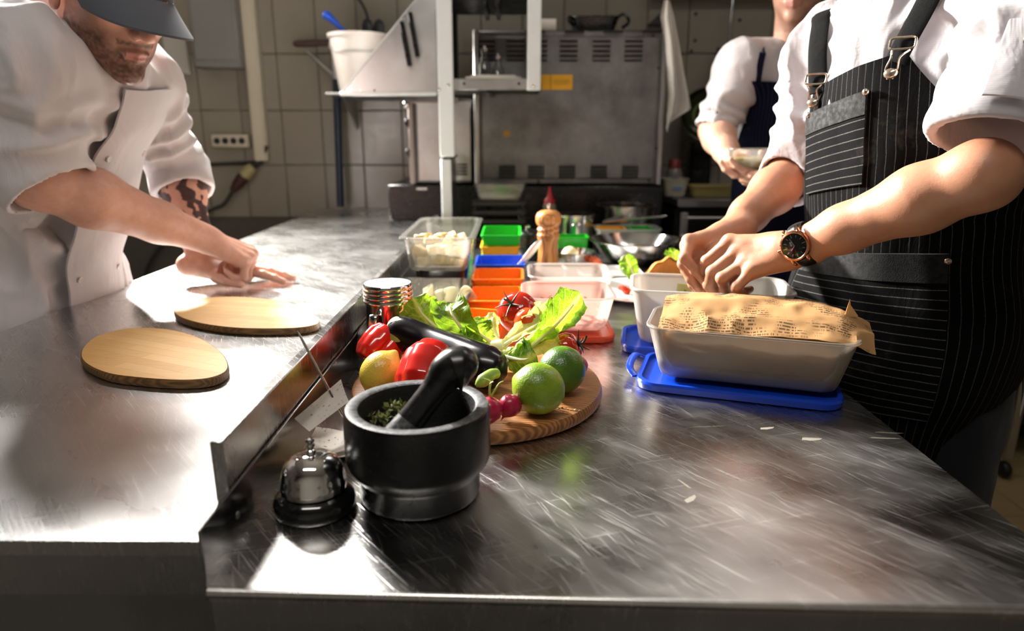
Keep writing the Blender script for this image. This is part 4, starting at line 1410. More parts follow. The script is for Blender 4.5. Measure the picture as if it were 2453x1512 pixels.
def pepper(c, r_, h, axis, name, label, seed, lobes=4, depth=.16):
    t = thing(name, label, 'pepper', c - V(0, 0, r_ * .8))
    R = frame(axis)
    a = np.linspace(0, 2 * np.pi, 72, endpoint=False)
    v = np.linspace(0, 1, 40)
    rs = np.random.RandomState(seed)
    prof = np.interp(v, [0, .03, .12, .3, .55, .75, .9, .97, 1], [.02, .30, .72, .95, 1.0, .97, .80, .50, .16])
    zz = np.interp(v, [0, .03, .12, .5, .9, .97, 1], [.10, .03, 0, .46, .96, 1.0, .93]) * h - h / 2
    ph = rs.uniform(0, 6)
    lob = 1 - depth * (np.abs(np.sin((a * lobes + ph) / 2 + .25 * np.sin(a + ph))) ** -.0 * 0 + (1 - np.abs(np.sin((a * lobes + ph) / 2))) ** 2.2)
    P = np.zeros((40, 72, 3))
    bump = 1 + .03 * np.sin(a * 2 + ph)[None] * np.sin(v * 6)[:, None]
    rad = prof[:, None] * r_ * (1 + (lob - 1)[None] * np.clip(np.sin(v * np.pi) * 1.3 + .35, 0, 1)[:, None]) * bump
    P[..., 0], P[..., 1], P[..., 2] = rad * np.cos(a), rad * np.sin(a), zz[:, None]
    MB().grid((P.reshape(-1, 3) @ R.T + c).reshape(P.shape), closed_u=True).build('flesh', REDP, t, angle=180)
    top = c + R @ V(0, 0, h / 2 - .004)
    st = bez([top - R @ V(0, 0, .006), top + R @ V(.001, 0, .006), top + R @ V(.004, .002, .016)], 10)
    MB().tube(st, np.linspace(.006, .004, 10), 10).build('stem', GRNS, t)
    return t


REDP = M('red_pepper_skin', '#c21f17', .16, 0, .22, 14, .03, 60, sss=.08, coat=.4)
GRNS = M('green_stem', '#5f7a2a', .5, 0, .3, 60)
pepper(on(1024, 897, ZB + .0405), .0405, .078, (.25, .70, .50), 'red_pepper', 'large red bell pepper right behind the mortar', 3, 4, .15)
pepper(on(912, 832, ZB + .0340), .0335, .060, (.55, .5, .6), 'red_pepper', 'smaller red bell pepper under the stalk end of the eggplant', 8, 5, .17)


def citrus(c, r_, L, axis, name, label, mat, nip, cat):
    t = thing(name, label, cat, c - V(0, 0, r_))
    R = frame(axis)
    v = np.linspace(0, np.pi, 44)
    z = -np.cos(v) * L
    rad = np.sin(v) ** .92 * r_
    ex = np.exp(-((v - np.pi) / .22) ** 2) * nip
    z = z + ex + -np.exp(-(v / .2) ** 2) * nip * .35
    a = np.linspace(0, 2 * np.pi, 64, endpoint=False)
    P = np.zeros((44, 64, 3))
    P[..., 0], P[..., 1], P[..., 2] = rad[:, None] * np.cos(a), rad[:, None] * np.sin(a), z[:, None]
    Q = P.reshape(-1, 3)
    Q = Q * (1 + .012 * noise3(Q * 60 + 3)[:, None])
    MB().grid((Q @ R.T + c).reshape(P.shape), closed_u=True).build('peel', mat, t, angle=180)
    MB().lathe([(.0045, -.001), (.004, .0005), (.002, .001), (0, .0006)], c - R @ V(0, 0, L * 1.0 + nip * .30), R @ rotx(math.pi), 12).build('stalk_scar', GRNS if cat == 'lime' else M('lemon_scar', '#8a8a45', .6), t)
    return t


def peel(name, c0, c1, c2):
    t = NT(name)
    b = t.b
    v = t.coord('Object')
    big = t.noise(v, 22, 3)
    sp = t.noise(v, 260, 2)
    vo = t.n('ShaderNodeTexVoronoi'); vo.inputs['Scale'].default_value = 420; t.l(v, vo.inputs['Vector'])
    colr = t.ramp(big, [(.3, lin(c0)), (.55, lin(c1)), (.75, lin(c2))])
    dots = t.rng(t.noise(v, 190, 1), .74, .8, 0, .6)
    t.l(t.mix(dots, colr, lin('#5a4a1a')), b.inputs['Base Color'])
    b.inputs['Roughness'].default_value = .3
    b.inputs['Subsurface Weight'].default_value = .06
    b.inputs['Subsurface Scale'].default_value = .006
    t.bump(t.math('ADD', vo.outputs['Distance'], t.math('MULTIPLY', sp, .5)), .22, .0012)
    return t.m


LIMEM, LEMM = peel('lime_peel', '#587716', '#7a8f20', '#a5a738'), peel('lemon_peel', '#c2a93a', '#d2bb4c', '#b3aa40')
LIMED = peel('dark_lime_peel', '#35560f', '#466413', '#62791c')
citrus(on(913, 893, ZB + .0295), .0285, .031, (.55, .35, .75), 'lemon', 'yellow-green lemon at the left of the round board', LEMM, .006, 'lemon')
citrus(on(1290, 931, ZB + .0335), .0330, .0335, (-.8, .3, .25), 'lime', 'lighter green lime nearest the front of the round board', LIMEM, .003, 'lime')
citrus(on(1346, 886, ZB + .0330), .0325, .0330, (.6, .5, .5), 'lime', 'darker green lime behind the front lime', LIMED, .003, 'lime')

RADM = M('radish_skin', '#a8153c', .3, 0, .2, 30, .03, 90, sss=.06, coat=.2)


def radish(c, r_, axis, label, leafy=False):
    t = thing('radish', label, 'radish', c - V(0, 0, r_))
    R = frame(axis)
    MB().lathe([(0, -1.55), (.03, -1.45), (.10, -1.15), (.5, -.86), (.86, -.48), (1, 0), (.9, .45), (.6, .8), (.25, .95), (.12, .97), (0, .98)], c, R * r_, 32).build('root', RADM, t, angle=180)
    top = c + R @ V(0, 0, r_ * .93)
    for k in range(3 if leafy else 0):
        d = R @ V(math.cos(k * 2.1), math.sin(k * 2.1), 2.2)
        MB().tube(bez([top, top + d * .004, top + d * .007 + V(.002, 0, .003), top + d * .008 + V(.006 * (-1) ** k, 0, .004)], 10), np.linspace(.0016, .0008, 10), 7).build('stalk', M('pale_stalk', '#b7bf5e', .5, 0, .2, 60), t)


radish(on(1222, 972, ZB + .0205), .0148, (.5, .2, .8), 'round red radish beside the front lime')
radish(on(1172, 982, ZB + .0250), .0165, (.1, .1, 1), 'red radish half hidden behind the mortar rim', True)
radish(on(1386, 876, ZB + .0205), .0140, (.6, -.2, .5), 'small dark red radish at the right edge of the round board')

# pea-green pod tip by the pestle
t = thing('green_pepper_pod', 'small pale green pod tip beside the pestle head', 'pod', at(1175, 905, .80))
MB().tube(bez([at(1192, 895, .82), at(1178, 897, .81), at(1165, 906, .80), at(1140, 925, .79)], 16), [.002] + list(np.linspace(.0065, .0085, 12)) + [.007, .005, .002], 16).build('pod', M('pod_green', '#7f9a3c', .35, 0, .2, 40), t)

# eggplant
t = thing('eggplant', 'glossy dark purple eggplant lying across the vegetables', 'eggplant', at(1080, 870, .93) - V(0, 0, .03))
EGM = M('eggplant_skin', '#0b060d', .22, 0, .3, 10, .02, 50, coat=.15)
ep = bez([at(938, 800, 1.0), at(970, 800, .99), at(1030, 826, .97), at(1095, 852, .935), on(1165, 880, ZB + .0335), on(1214, 898, ZB + .0265)], 60)
er = np.interp(np.linspace(0, 1, 60), [0, .06, .15, .35, .6, .8, .9, .96, 1], [.015, .023, .0265, .0275, .0300, .0315, .0275, .0190, .002])
MB().tube(ep, er, 48).build('fruit', EGM, t, angle=180)
CALX = M('calyx_green', '#7d8b4a', .6, 0, .4, 70, .3, 200)
ec, ed = ep[0], nrm(ep[3] - ep[0])
Re = frame(ed)
aa = np.linspace(0, 2 * np.pi, 60, endpoint=False)
rowsP = []
for k in np.linspace(0, 1, 10):
    ln = (.006 + .024 * (0.5 + 0.5 * np.cos(aa * 5 + 1)) ** 1.4) * k
    i = np.clip((ln / np.linalg.norm(ep[1] - ep[0])), 0, 20)
    rad = np.interp(i, np.arange(60), er) + .0012 - .0006 * k
    cen = np.stack([np.interp(i, np.arange(60), ep[:, j]) for j in range(3)], 1)
    rowsP.append(cen + rad[:, None] * (np.cos(aa)[:, None] * Re[:, 0] + np.sin(aa)[:, None] * Re[:, 1]))
rowsP.insert(0, np.tile(ec - ed * .002, (60, 1)) + .004 * (np.cos(aa)[:, None] * Re[:, 0] + np.sin(aa)[:, None] * Re[:, 1]))
MB().grid(np.array(rowsP), closed_u=True).build('calyx', CALX, t, angle=180)
MB().tube(bez([ec + ed * .003, ec - ed * .006, ec - ed * .010 + V(-.002, 0, .003)], 8), np.linspace(.0055, .0045, 8), 12).build('stalk', CALX, t)

# tomatoes
TOMM = M('tomato_skin', '#b32613', .14, 0, .2, 12, .02, 40, sss=.08, coat=.4)
TOMO = M('orange_tomato_skin', '#b8431b', .16, 0, .2, 12, .02, 40, sss=.08, coat=.4)
VINE = M('vine_green', '#26301a', .6, 0, .3, 80)


def tomato(c, r_, axis, label, mat, vine=True, seed=1):
    t = thing('tomato', label, 'tomato', c - V(0, 0, r_))
    R = frame(axis)
    MB().lathe([(0, -.86), (.3, -.84), (.68, -.66), (.93, -.32), (1, .02), (.94, .4), (.72, .72), (.42, .86), (.18, .84), (0, .80)], c, R * r_, 40).build('flesh', mat, t, angle=180)
    if vine:
        top = c + R @ V(0, 0, r_ * .84)
        rs = np.random.RandomState(seed)
        for k in range(5):
            d = R @ V(math.cos(k * 1.257 + seed), math.sin(k * 1.257 + seed), .25)
            MB().tube(bez([top, top + d * r_ * .35 + R @ V(0, 0, .002), top + d * r_ * .75 + R @ V(0, 0, rs.uniform(-.002, .006))], 8), np.linspace(.0022, .0004, 8), 6).build('sepal', VINE, t)
        MB().tube(bez([top, top + R @ V(.001, 0, .008), top + R @ V(-.006, .002, .018)], 8), .0016, 7).build('stem', VINE, t)


tomato(at(1241, 750, 1.06), .0345, (-.35, -.6, .6), 'round red tomato with a dark spiky vine behind the lettuce', TOMM, True, 2)
tomato(at(1268, 775, 1.02), .0255, (.5, .3, .8), 'orange-red tomato in front of the vine tomato', TOMO, False)
tomato(at(1355, 838, .98), .0255, (.9, -.2, .5), 'deep red tomato behind the dark lime', TOMM, True, 5)


def leaf_mat(name, c0, c1, rib):
    t = NT(name)
    t.t.nodes.remove(t.b)
    tc = t.n('ShaderNodeTexCoord').outputs['UV']
    sx = t.n('ShaderNodeSeparateXYZ'); t.l(tc, sx.inputs[0])
    u, v = sx.outputs[0], sx.outputs[1]
    du = t.math('ABSOLUTE', t.math('SUBTRACT', u, .5))
    n = t.noise(t.coord('Object'), 45, 4, .6)
    ph = t.math('ADD', t.math('SUBTRACT', t.math('MULTIPLY', v, 7.0), t.math('MULTIPLY', du, 5.0)), t.math('MULTIPLY', n, .6))
    vein = t.math('ABSOLUTE', t.math('SUBTRACT', t.math('FRACT', ph), .5))
    vein = t.rng(vein, 0.0, .09, 1, 0)
    ribm = t.rng(du, .03, .10, 1, 0)
    fine = t.n('ShaderNodeTexVoronoi', feature='DISTANCE_TO_EDGE'); fine.inputs['Scale'].default_value = 160; t.l(t.coord('Object'), fine.inputs['Vector'])
    fv = t.rng(fine.outputs['Distance'], 0, .12, .6, 0)
    colr = t.mix(n, lin(c0), lin(c1))
    colr = t.mix(t.math('MULTIPLY', fv, .5), colr, lin(rib))
    colr = t.mix(t.math('MULTIPLY', vein, .7), colr, lin(rib))
    low = t.rng(v, 0.0, .45, .9, 0)
    colr = t.mix(t.math('MAXIMUM', ribm, low), colr, lin(rib))
    hgt = t.math('ADD', t.math('ADD', vein, t.math('MULTIPLY', ribm, 2)), t.math('MULTIPLY', n, .6))
    bp = t.n('ShaderNodeBump'); bp.inputs['Strength'].default_value = .5; bp.inputs['Distance'].default_value = .0015; t.l(hgt, bp.inputs['Height'])
    d = t.n('ShaderNodeBsdfPrincipled'); t.l(colr, d.inputs['Base Color']); d.inputs['Roughness'].default_value = .35; t.l(bp.outputs[0], d.inputs['Normal'])
    tr = t.n('ShaderNodeBsdfTranslucent'); t.l(t.mix(.25, colr, lin('#c8e020')), tr.inputs['Color']); t.l(bp.outputs[0], tr.inputs['Normal'])
    mx = t.n('ShaderNodeMixShader'); mx.inputs[0].default_value = .5
    t.l(d.outputs[0], mx.inputs[1]); t.l(tr.outputs[0], mx.inputs[2]); t.l(mx.outputs[0], t.out.inputs['Surface'])
    return t.m


LEAFG = leaf_mat('lettuce_green', '#3f7d12', '#6fa81c', '#c6d76a')
LEAFY = leaf_mat('lettuce_yellow', '#b9c44a', '#d6d777', '#ecebc0')
LEAFD = leaf_mat('lettuce_dark', '#245a10', '#3f7d16', '#8fb048')


def leaf(parent, spine, side, w, mat, ruf=.006, cup=.3, seed=0, nu=33, nv=44, wid=None, freq=5):
    """lettuce leaf: spine points, side direction, half width"""
    S = bez(spine, nv)
    T = np.gradient(S, axis=0)
    T /= np.linalg.norm(T, axis=1)[:, None]
    prof = np.interp(np.linspace(0, 1, nv), [0, .15, .4, .7, .88, .96, 1], [.22, .30, .62, 1.0, .92, .62, .18]) if wid is None else np.interp(np.linspace(0, 1, nv), np.linspace(0, 1, len(wid)), wid)
    u = np.linspace(-1, 1, nu)
    rs = np.random.RandomState(seed)
    P = np.zeros((nv, nu, 3))
    for i in range(nv):
        sd = nrm(np.asarray(side, float) - T[i] * T[i].dot(side))
        nn = np.cross(T[i], sd)
        hw = w * prof[i]
        cu = cup * np.abs(u) ** 1.6
        P[i] = S[i] + sd * (u * hw * np.cos(cu))[:, None] + nn * (np.abs(u) * hw * np.sin(cu))[:, None]
        rf = ruf * np.abs(u) ** 2.2 * prof[i]
        ph = i / nv * freq * 6.28
        P[i] += nn * (rf * (np.sin(ph + np.sign(u) * 1.3 + seed) + .6 * np.sin(ph * 2.3 + seed * 2 + np.sign(u))))[:, None]
        P[i] += T[i] * (rf * .8 * np.cos(ph * 1.7 + seed))[:, None]
    Q = P.reshape(-1, 3)
    P = (Q + .0022 * np.stack([noise3(Q * 90 + k * 9) for k in range(3)], 1)).reshape(P.shape)
    uv = np.stack(np.meshgrid((u + 1) / 2, np.linspace(0, 1, nv)), -1)
    rib = MB().tube(S[:int(nv * .8)] - 0, np.linspace(.0042, .0010, int(nv * .8)), 8)
    MB().grid(P, uv=uv).build('leaf', mat, parent, angle=180)
    rib.build('rib', M('leaf_rib', '#dfe0b0', .4, 0, .1, 60, sss=.2), parent)


t = thing('romaine_lettuce', 'opened romaine lettuce with an upright right leaf, yellow heart and dark left leaf', 'lettuce', at(1230, 850, 1.0) - V(0, 0, .03))
heart = at(1235, 838, .985)
leaf(t, [at(1245, 852, .955), at(1290, 815, .95), at(1335, 775, .95), at(1370, 735, .955), at(1391, 703, .965)], (.72, .22, -.62), .030, LEAFG, .0035, .30, 1, freq=4)
leaf(t, [at(1255, 835, .985), at(1300, 790, .985), at(1345, 745, .99), at(1385, 704, .995)], (.72, .35, -.5), .026, LEAFD, .004, .3, 15, freq=5)
leaf(t, [at(1190, 840, .975), at(1240, 805, .985), at(1300, 770, .99), at(1340, 745, 1.0)], (.3, .8, .6), .030, LEAFY, .004, .5, 2)
leaf(t, [at(1215, 865, .95), at(1255, 838, .95), at(1300, 815, .955), at(1330, 790, .965)], (.6, .3, .9), .027, LEAFY, .004, .6, 3)
leaf(t, [at(1190, 850, .965), at(1225, 858, .945), at(1255, 862, .93), at(1285, 850, .93)], (.1, -.5, -.9), .036, LEAFG, .006, .3, 4, freq=6)
leaf(t, [at(1135, 822, 1.0), at(1112, 795, 1.0), at(1088, 762, 1.005), at(1078, 738, 1.02), at(1086, 726, 1.04)], (.95, .15, .30), .034, LEAFD, .004, -.55, 5, freq=4, wid=[.5, .8, 1, .95, .5])
leaf(t, [at(1090, 812, 1.03), at(1045, 785, 1.045), at(1010, 750, 1.055), at(990, 714, 1.065)], (.68, .20, .60), .034, LEAFG, .004, .25, 6, freq=5)
leaf(t, [at(1200, 835, .99), at(1165, 812, .995), at(1140, 790, 1.0), at(1128, 762, 1.01)], (.8, .2, .3), .030, LEAFG, .006, .3, 7, freq=6)
leaf(t, [at(1200, 830, 1.0), at(1188, 800, 1.01), at(1180, 770, 1.02), at(1185, 748, 1.03)], (.9, .3, .2), .016, LEAFY, .003, .7, 8)
leaf(t, [at(1195, 850, .96), at(1160, 838, .96), at(1120, 822, .97), at(1095, 812, .98)], (.1, -.6, -.8), .022, LEAFG, .008, .2, 9, freq=7)
MB().lathe([(0, -.016), (.012, -.013), (.017, 0), (.013, .014), (0, .018)], at(1190, 838, .985), frame((1, -.2, .4)), 20).build('heart', M('lettuce_heart', '#e4e2ae', .4, 0, .1, 60, sss=.2), t)
sprig('thyme_sprig', 'thyme sprig lying on the round board in front of the limes', [on(1330, 975, ZB + .002), on(1352, 980, ZB + .003), on(1372, 984, ZB + .003), on(1392, 986, ZB + .002)], 16, .0025, 21, ZB)
# ------------------------------------------------------------------ shaker, pans, bins and tubs along the worktable
sc = V(-0.2115, 1.095, ZR)
t = thing('steel_shaker', 'steel shaker jar with a ribbed lid and side handle', 'shaker', sc)
SHK = M('shaker_steel', (.62, .61, .59), .10, 1.0, .06, 30)
MB().lathe([(.036, .0003), (.0375, .002), (.038, .008), (.0378, .100), (.0385, .102)], sc, None, 60, True, False).build('body', SHK, t)
MB().lathe([(.0385, .100), (.0405, .101), (.0408, .105), (.0395, .107), (.0408, .109), (.0408, .113), (.0395, .115), (.0408, .117), (.0408, .121), (.0395, .123), (.0405, .126), (.0400, .130), (.038, .132)], sc, None, 60, False, False).build('lid', SHK, t)
MB().lathe([(.0382, .1318), (.030, .1324), (0, .1325)], sc, None, 48, False, False).build('lid_top', M('matt_lid_steel', (.72, .71, .69), .42, 1.0, .08, 40), t)
hd = V(-.3, -.95, 0)
hb_ = sc + hd * .036
MB().tube(bez([hb_ + V(0, 0, .085), hb_ + hd * .016 + V(0, 0, .088), hb_ + hd * .022 + V(0, 0, .070), hb_ + hd * .020 + V(0, 0, .040), hb_ + V(0, 0, .034)], 24), .007, 12, flat=((0, 0, 1), .25)).build('handle', SHK, t)

# steel pan with onion
PANS = steel('pan_steel', .62, .14, .28, .2, (1, .99, .95), 5)
pc = V(-0.1755, 1.325, ZR)
t = thing('steel_food_pan', 'shallow steel food pan with onion pieces beside the shaker', 'pan', pc)
open_tub(pc, (.066, .105), (.078, .118), .025, .066, .0012, .009).build('body', PANS, t)
MB().tub([(.06, .1, .02, .012), (.066, .108, .024, .03), (.05, .09, .02, .034)], pc).build('chopped_greens', M('chopped_greens', '#2f4a1a', .6, 0, .5, 90, .8, 120), t)
ONI = plastic('onion_flesh', '#d8d2b4', .05, .35, .3)
for k, (x, y, a, lb) in enumerate(((1030, 688, .2, 'tallest pale onion wedge in the steel pan'), (1080, 706, 1.2, 'small onion wedge in the middle of the steel pan'), (1112, 700, 2.1, 'onion wedge leaning at the right wall of the steel pan'), (1058, 712, .8, 'flat onion wedge nearest the front of the steel pan'))):
    c = at(x, y + 6, 1.33 + .02 * math.sin(k * 2))
    c[2] = min(c[2], ZR + .056)
    R = rotz(a) @ rotx(.5 * math.sin(k))
    u = np.linspace(0, 1, 14)
    v = np.linspace(-1, 1, 12)
    P = np.array([[V((1 - abs(q) ** 2) ** .5 * .020 * (1 - s * .2) * math.cos(q) - .01, q * .020, s * .044 * (1 - .3 * q * q) - .022) for q in v] for s in u])
    P = (P.reshape(-1, 3) @ R.T + c).reshape(P.shape)
    m = MB().grid(P)
    m.grid(P + R @ V(-.003, 0, 0), flip=True)
    o = m.build('onion_wedge', ONI)
    tag(o, lb, 'onion', 'onion wedges in the steel pan')

# clear container with cheese cubes
CLEAR = plastic('clear_polycarbonate', '#f0eee6', .84, .06, .08, .2)
cc = V(-0.170, 1.630, ZR + .0755)
t = thing('clear_food_container', 'deep clear plastic food container full of pale cheese cubes', 'container', cc)
open_tub(cc, (.064, .165), (.072, .180), .020, .078, .002, .012, rimh=.004).build('body', CLEAR, t)
tb_ = thing('support_pan', 'steel pan hidden under the deep clear container', 'pan', V(-.172, 1.66, ZR))
open_tub(V(-.172, 1.66, ZR), (.055, .115), (.062, .125), .02, .0745, .0012, .0).build('body', PANS, tb_)
CHEES = M('cheese', '#cdb47c', .5, 0, .12, 60, .1, 200, sss=.15)
CHEESR = M('bread_crust', '#c98b4a', .7, 0, .2, 80, .3, 200)
rs = np.random.RandomState(4)
n = 0
placed = []
cheese0 = None
for k in range(400):
    if n >= 60: break
    x, y = rs.uniform(-.050, .050), rs.uniform(-.145, -.05) if n < 46 else rs.uniform(-.14, .13)
    s = rs.uniform(.009, .014)
    z = .006 + s
    for (a, b, c_, d) in placed:
        if abs(a - x) < (s + d) * .8 and abs(b - y) < (s + d) * .8: z = max(z, c_ + d + s * .9)
    if z > .062: continue
    placed.append((x, y, z, s))
    if cheese0 is None:
        cheese0 = MB().box((0, 0, 0), (.0115, .0115, .009), bev=.0022).build('cheese_cube', CHEES, origin=(0, 0, 0))
        o = cheese0
    else:
        o = clone(cheese0)
    o.location = (cc + V(x, y, z)).tolist()
    o.rotation_euler = (rs.uniform(-.4, .4), rs.uniform(-.4, .4), rs.uniform(0, 3))
    o.scale = (s / .0115,) * 3
    tag(o, 'pale cheese cube heaped in the deep clear container', 'cheese cube', 'cheese cubes in the clear container')
    n += 1


def bin_(name, label, c, hx, hy, h, mat, R=None, tp=1.12, cat='bin', th=.0022, group=None, r=.008):
    t = thing(name, label, cat, c, group)
    open_tub(c, (hx, hy), (hx * tp, hy * tp), r, h, th, .003, R).build('body', mat, t)
    return t


GRNP = M('green_plastic', '#12a81e', .35, 0, .06, 20, sss=.1)
GRND = M('green_plastic_dark', '#0f7f2a', .35, 0, .06, 20, sss=.1)
YELP = M('amber_plastic', '#e0a412', .35, 0, .06, 20, sss=.1)
ORGP = M('orange_plastic', '#f0801c', .3, 0, .05, 20, sss=.12)
BLUB = M('blue_bin_plastic', '#1d56d6', .3, 0, .05, 20, sss=.05)
gx = at(1200, 640, 1.80)[0]
g = 'stacked colour bins'
bin_('stacking_bin', 'green stacking bin at the bottom of the stack by the pepper mill', V(gx - .004, 1.885, ZR), .047, .09, .046, GRND, None, 1.06, group=g)
bin_('stacking_bin', 'amber stacking bin in the middle of the green stack', V(gx - .002, 1.885, ZR + .047), .0475, .090, .031, YELP, None, 1.06, group=g)
bin_('stacking_bin', 'bright green stacking bin on top of the stack', V(gx + .001, 1.885, ZR + .079), .0485, .091, .030, GRNP, None, 1.06, group=g)
bx = at(1198, 668, 1.55)[0]
g = 'open bins in a row'
bin_('open_bin', 'blue open bin holding a spoon', V(bx, 1.60, ZR), .050, .055, .078, BLUB, None, 1.14, group=g)
bin_('open_bin', 'orange open bin right in front of the blue bin', V(bx - .002, 1.465, ZR), .047, .052, .072, ORGP, None, 1.14, group=g)
bin_('open_bin', 'wide orange open bin between the onion pan and the rice tub', V(bx - .006, 1.325, ZR), .046, .055, .060, ORGP, None, 1.16, group=g)
oc = on(1128, 775, ZR + .04)
bin_('open_bin', 'tilted orange bin just behind the lettuce', V(-.066, 1.178, ZR), .046, .032, .056, ORGP, rotz(-.25), 1.16, group=g)
# spoon
t = thing('spoon', 'steel spoon standing in the blue bin', 'spoon', V(bx, 1.58, ZR + .01))
a, b = at(1212, 672, 1.56), at(1296, 575, 1.56)
p = bez([V(a[0] - .004, a[1] + .025, ZR + .014), a, (a + b) / 2 + V(0, 0, -.002), b], 30)
MB().tube(p, np.interp(np.linspace(0, 1, 30), [0, .3, .6, .85, .95, 1], [.0035, .0040, .0062, .0090, .0075, .002]), 14, flat=((0, -1, .3), .3)).build('handle', M('spoon_steel', (.85, .85, .84), .3, .9, .03, 40), t)
MB().lathe([(0, -.006), (.008, -.004), (.013, .0), (.012, .001), (.007, -.003), (0, -.005)], p[0] + V(0, 0, .004), frame((.4, -.6, .7)), 20).build('bowl', STEEL_P, t)

# frosted tubs
FROST = plastic('frosted_tub', '#f1e8e2', .55, .28, .3)
FROSTP = plastic('pinkish_tub', '#f2cfc4', .60, .26, .3)
q = V(.098, 1.255, ZR + .016)
t = thing('rice_tub', 'pinkish frosted tub of grated carrot behind the tomatoes', 'tub', q)
open_tub(q, (.072, .062), (.083, .075), .030, .068, .0016, .004).build('body', FROSTP, t)
CARR = M('grated_carrot', '#d9652a', .6, 0, .3, 80, .4, 200)
m = MB()
rs = np.random.RandomState(12)
for k in range(420):
    x, y = rs.uniform(-.062, .062), rs.uniform(-.052, .052)
    z = .012 + .040 * rs.rand() * (1 - (x / .08) ** 2)
    d = nrm(rs.randn(3) * V(1, 1, .4)) * .006
    c = q + V(x, y, z)
    m.tube([c - d, c + V(0, 0, .001), c + d], .0011, 5)
o = m.build('carrot_shreds', CARR, t)
o['kind'] = 'stuff'
t = thing('orange_lid', 'orange lid lying under the carrot tub', 'lid', V(.100, 1.255, ZR))
LIDO = plastic('orange_lid_plastic', '#e8541c', .15, .35, .25)
MB().tub([(.080, .072, .03, .0004), (.084, .076, .032, .002), (.085, .077, .032, .009), (.083, .075, .03, .0125), (.078, .070, .03, .0125), (.076, .068, .028, .0095), (.05, .04, .02, .0095)], V(.100, 1.255, ZR)).build('rim_and_panel', LIDO, t)
q = V(.118, 1.475, ZR)
t = thing('frosted_tub', 'clear frosted tub in front of the pepper mill', 'tub', q)
open_tub(q, (.076, .068), (.088, .080), .030, .078, .0016, .004).build('body', FROST, t)
MB().tub([(.07, .06, .025, .004), (.073, .064, .028, .02), (.05, .04, .02, .026)], q).build('filling', M('pale_crumbs', '#c9b79a', .8, 0, .4, 100, .8, 150), t)

# pepper mill
pm = at(1313, 600, 1.72)
pm = V(pm[0], 1.72, ZR)
MILL = wood('mill_wood', '#8a5526', '#b9793a', '#d79b58', 16, .35, (8, 8, 1), (0, 0, 0), .2)
t = thing('pepper_mill', 'turned wooden pepper mill with a steel knob', 'pepper mill', pm)
MB().lathe([(.031, .0003), (.0325, .003), (.0325, .014), (.030, .030), (.0265, .055), (.0245, .085), (.0255, .105), (.0285, .116), (.0290, .119)], pm, None, 48).build('body', MILL, t)
MB().lathe([(.0285, .1195), (.0290, .122), (.0268, .126), (.0262, .130), (.0285, .134), (.0290, .136), (.0262, .140), (.0255, .1425), (.0290, .147), (.0322, .154), (.0330, .162), (.0318, .170), (.0280, .177), (.0200, .182), (.008, .184), (0, .184)], pm, None, 48).build('head', MILL, t)
MB().lathe([(.0045, .183), (.0040, .187), (.0030, .189), (.0052, .193), (.0058, .197), (.0046, .201), (0, .2025)], pm, None, 24).build('knob', CHROME, t)

# bowls and plates
BOWL = steel('bowl_steel', .68, .07, .18, .15, (1, .99, .97), 6)


def bowl(c, r_, h, name, label, mat, foot=.5, rim=.006):
    t = thing(name, label, 'bowl', c)
    MB().lathe([(r_ * foot, .0005), (r_ * (foot + .12), .004), (r_ * .80, h * .45), (r_ * .95, h * .85), (r_, h - .002), (r_ + rim, h - .001), (r_ + rim, h + .001), (r_ - .001, h + .0015), (r_ * .94, h * .86), (r_ * .78, h * .47), (r_ * (foot + .1), .006), (0, .004)], c, None, 64).build('shell', mat, t)
    return t


bb = V(.353, 1.985, ZR)
bowl(bb, .130, .070, 'steel_bowl', 'large shallow steel bowl of chopped greens', BOWL, .45, .008)
CUC = M('cut_greens', '#8fb636', .5, 0, .4, 60, .2, 150, sss=.1)
CUCW = M('cut_greens_pale', '#dfe3a8', .5, 0, .2, 60, .2, 150, sss=.1)
rs = np.random.RandomState(31)
for k in range(14):
    ang, rad = rs.uniform(0, 6.28), rs.uniform(.0, .06)
    c = bb + V(rad * math.cos(ang) - .01, rad * math.sin(ang) - .01, .022 + .035 * (1 - rad / .06) * rs.rand() + .006)
    o = MB().box(c, (.014, .008, .006), rotz(rs.uniform(0, 3)) @ roty(rs.uniform(-.6, .6)) @ rotx(rs.uniform(-.6, .6)), .003).build('cucumber_piece', CUCW if k % 4 == 0 else CUC)
    tag(o, 'chopped green cucumber piece in the large steel bowl', 'cucumber', 'cucumber pieces in the steel bowl')
sb = V(at(1375, 610, 1.85)[0], 1.86, ZR)
bowl(sb, .058, .055, 'steel_bowl', 'small steel bowl with a peeled potato next to the pepper mill', BOWL, .5, .004)
t = thing('peeled_potato', 'pale peeled potato half in the small steel bowl', 'potato', sb + V(-.012, -.005, .03))
MB().lathe([(0, -.02), (.014, -.018), (.022, -.008), (.024, .004), (.020, .018), (.010, .026), (0, .028)], sb + V(-.012, -.008, .042), roty(.3), 28).build('flesh', M('potato_flesh', '#e2d3a0', .5, 0, .1, 50, sss=.15), t)
WPL = M('white_glaze', '#e8e6e2', .15, 0, .03, 20, coat=.3)
ps = V(.252, 1.80, ZR)
t = thing('square_white_plates', 'white square-edged plate under the small steel bowls', 'plate', ps)
MB().tub([(.05, .05, .01, .0004), (.07, .06, .012, .004), (.085, .07, .012, .012), (.086, .071, .012, .0135), (.083, .068, .012, .0135), (.066, .056, .01, .007), (.02, .02, .01, .006)], ps).build('dish', WPL, t)
o = MB().box(at(1425, 612, 1.83), (.012, .02, .012), rotz(.4) @ rotx(.3), .004).build('carrot_wedge', M('carrot_wedge_flesh', '#d9623a', .5, 0, .15, 50))
o.location = (at(1425, 612, 1.83)[0], 1.815, ZR + .0145)
tag(o, 'orange carrot wedge on the white square plate', 'carrot')
pl = V(.300, 1.555, ZR)
t = thing('white_plate', 'large round white plate of salad and flatbread behind the frosted boxes', 'plate', pl)
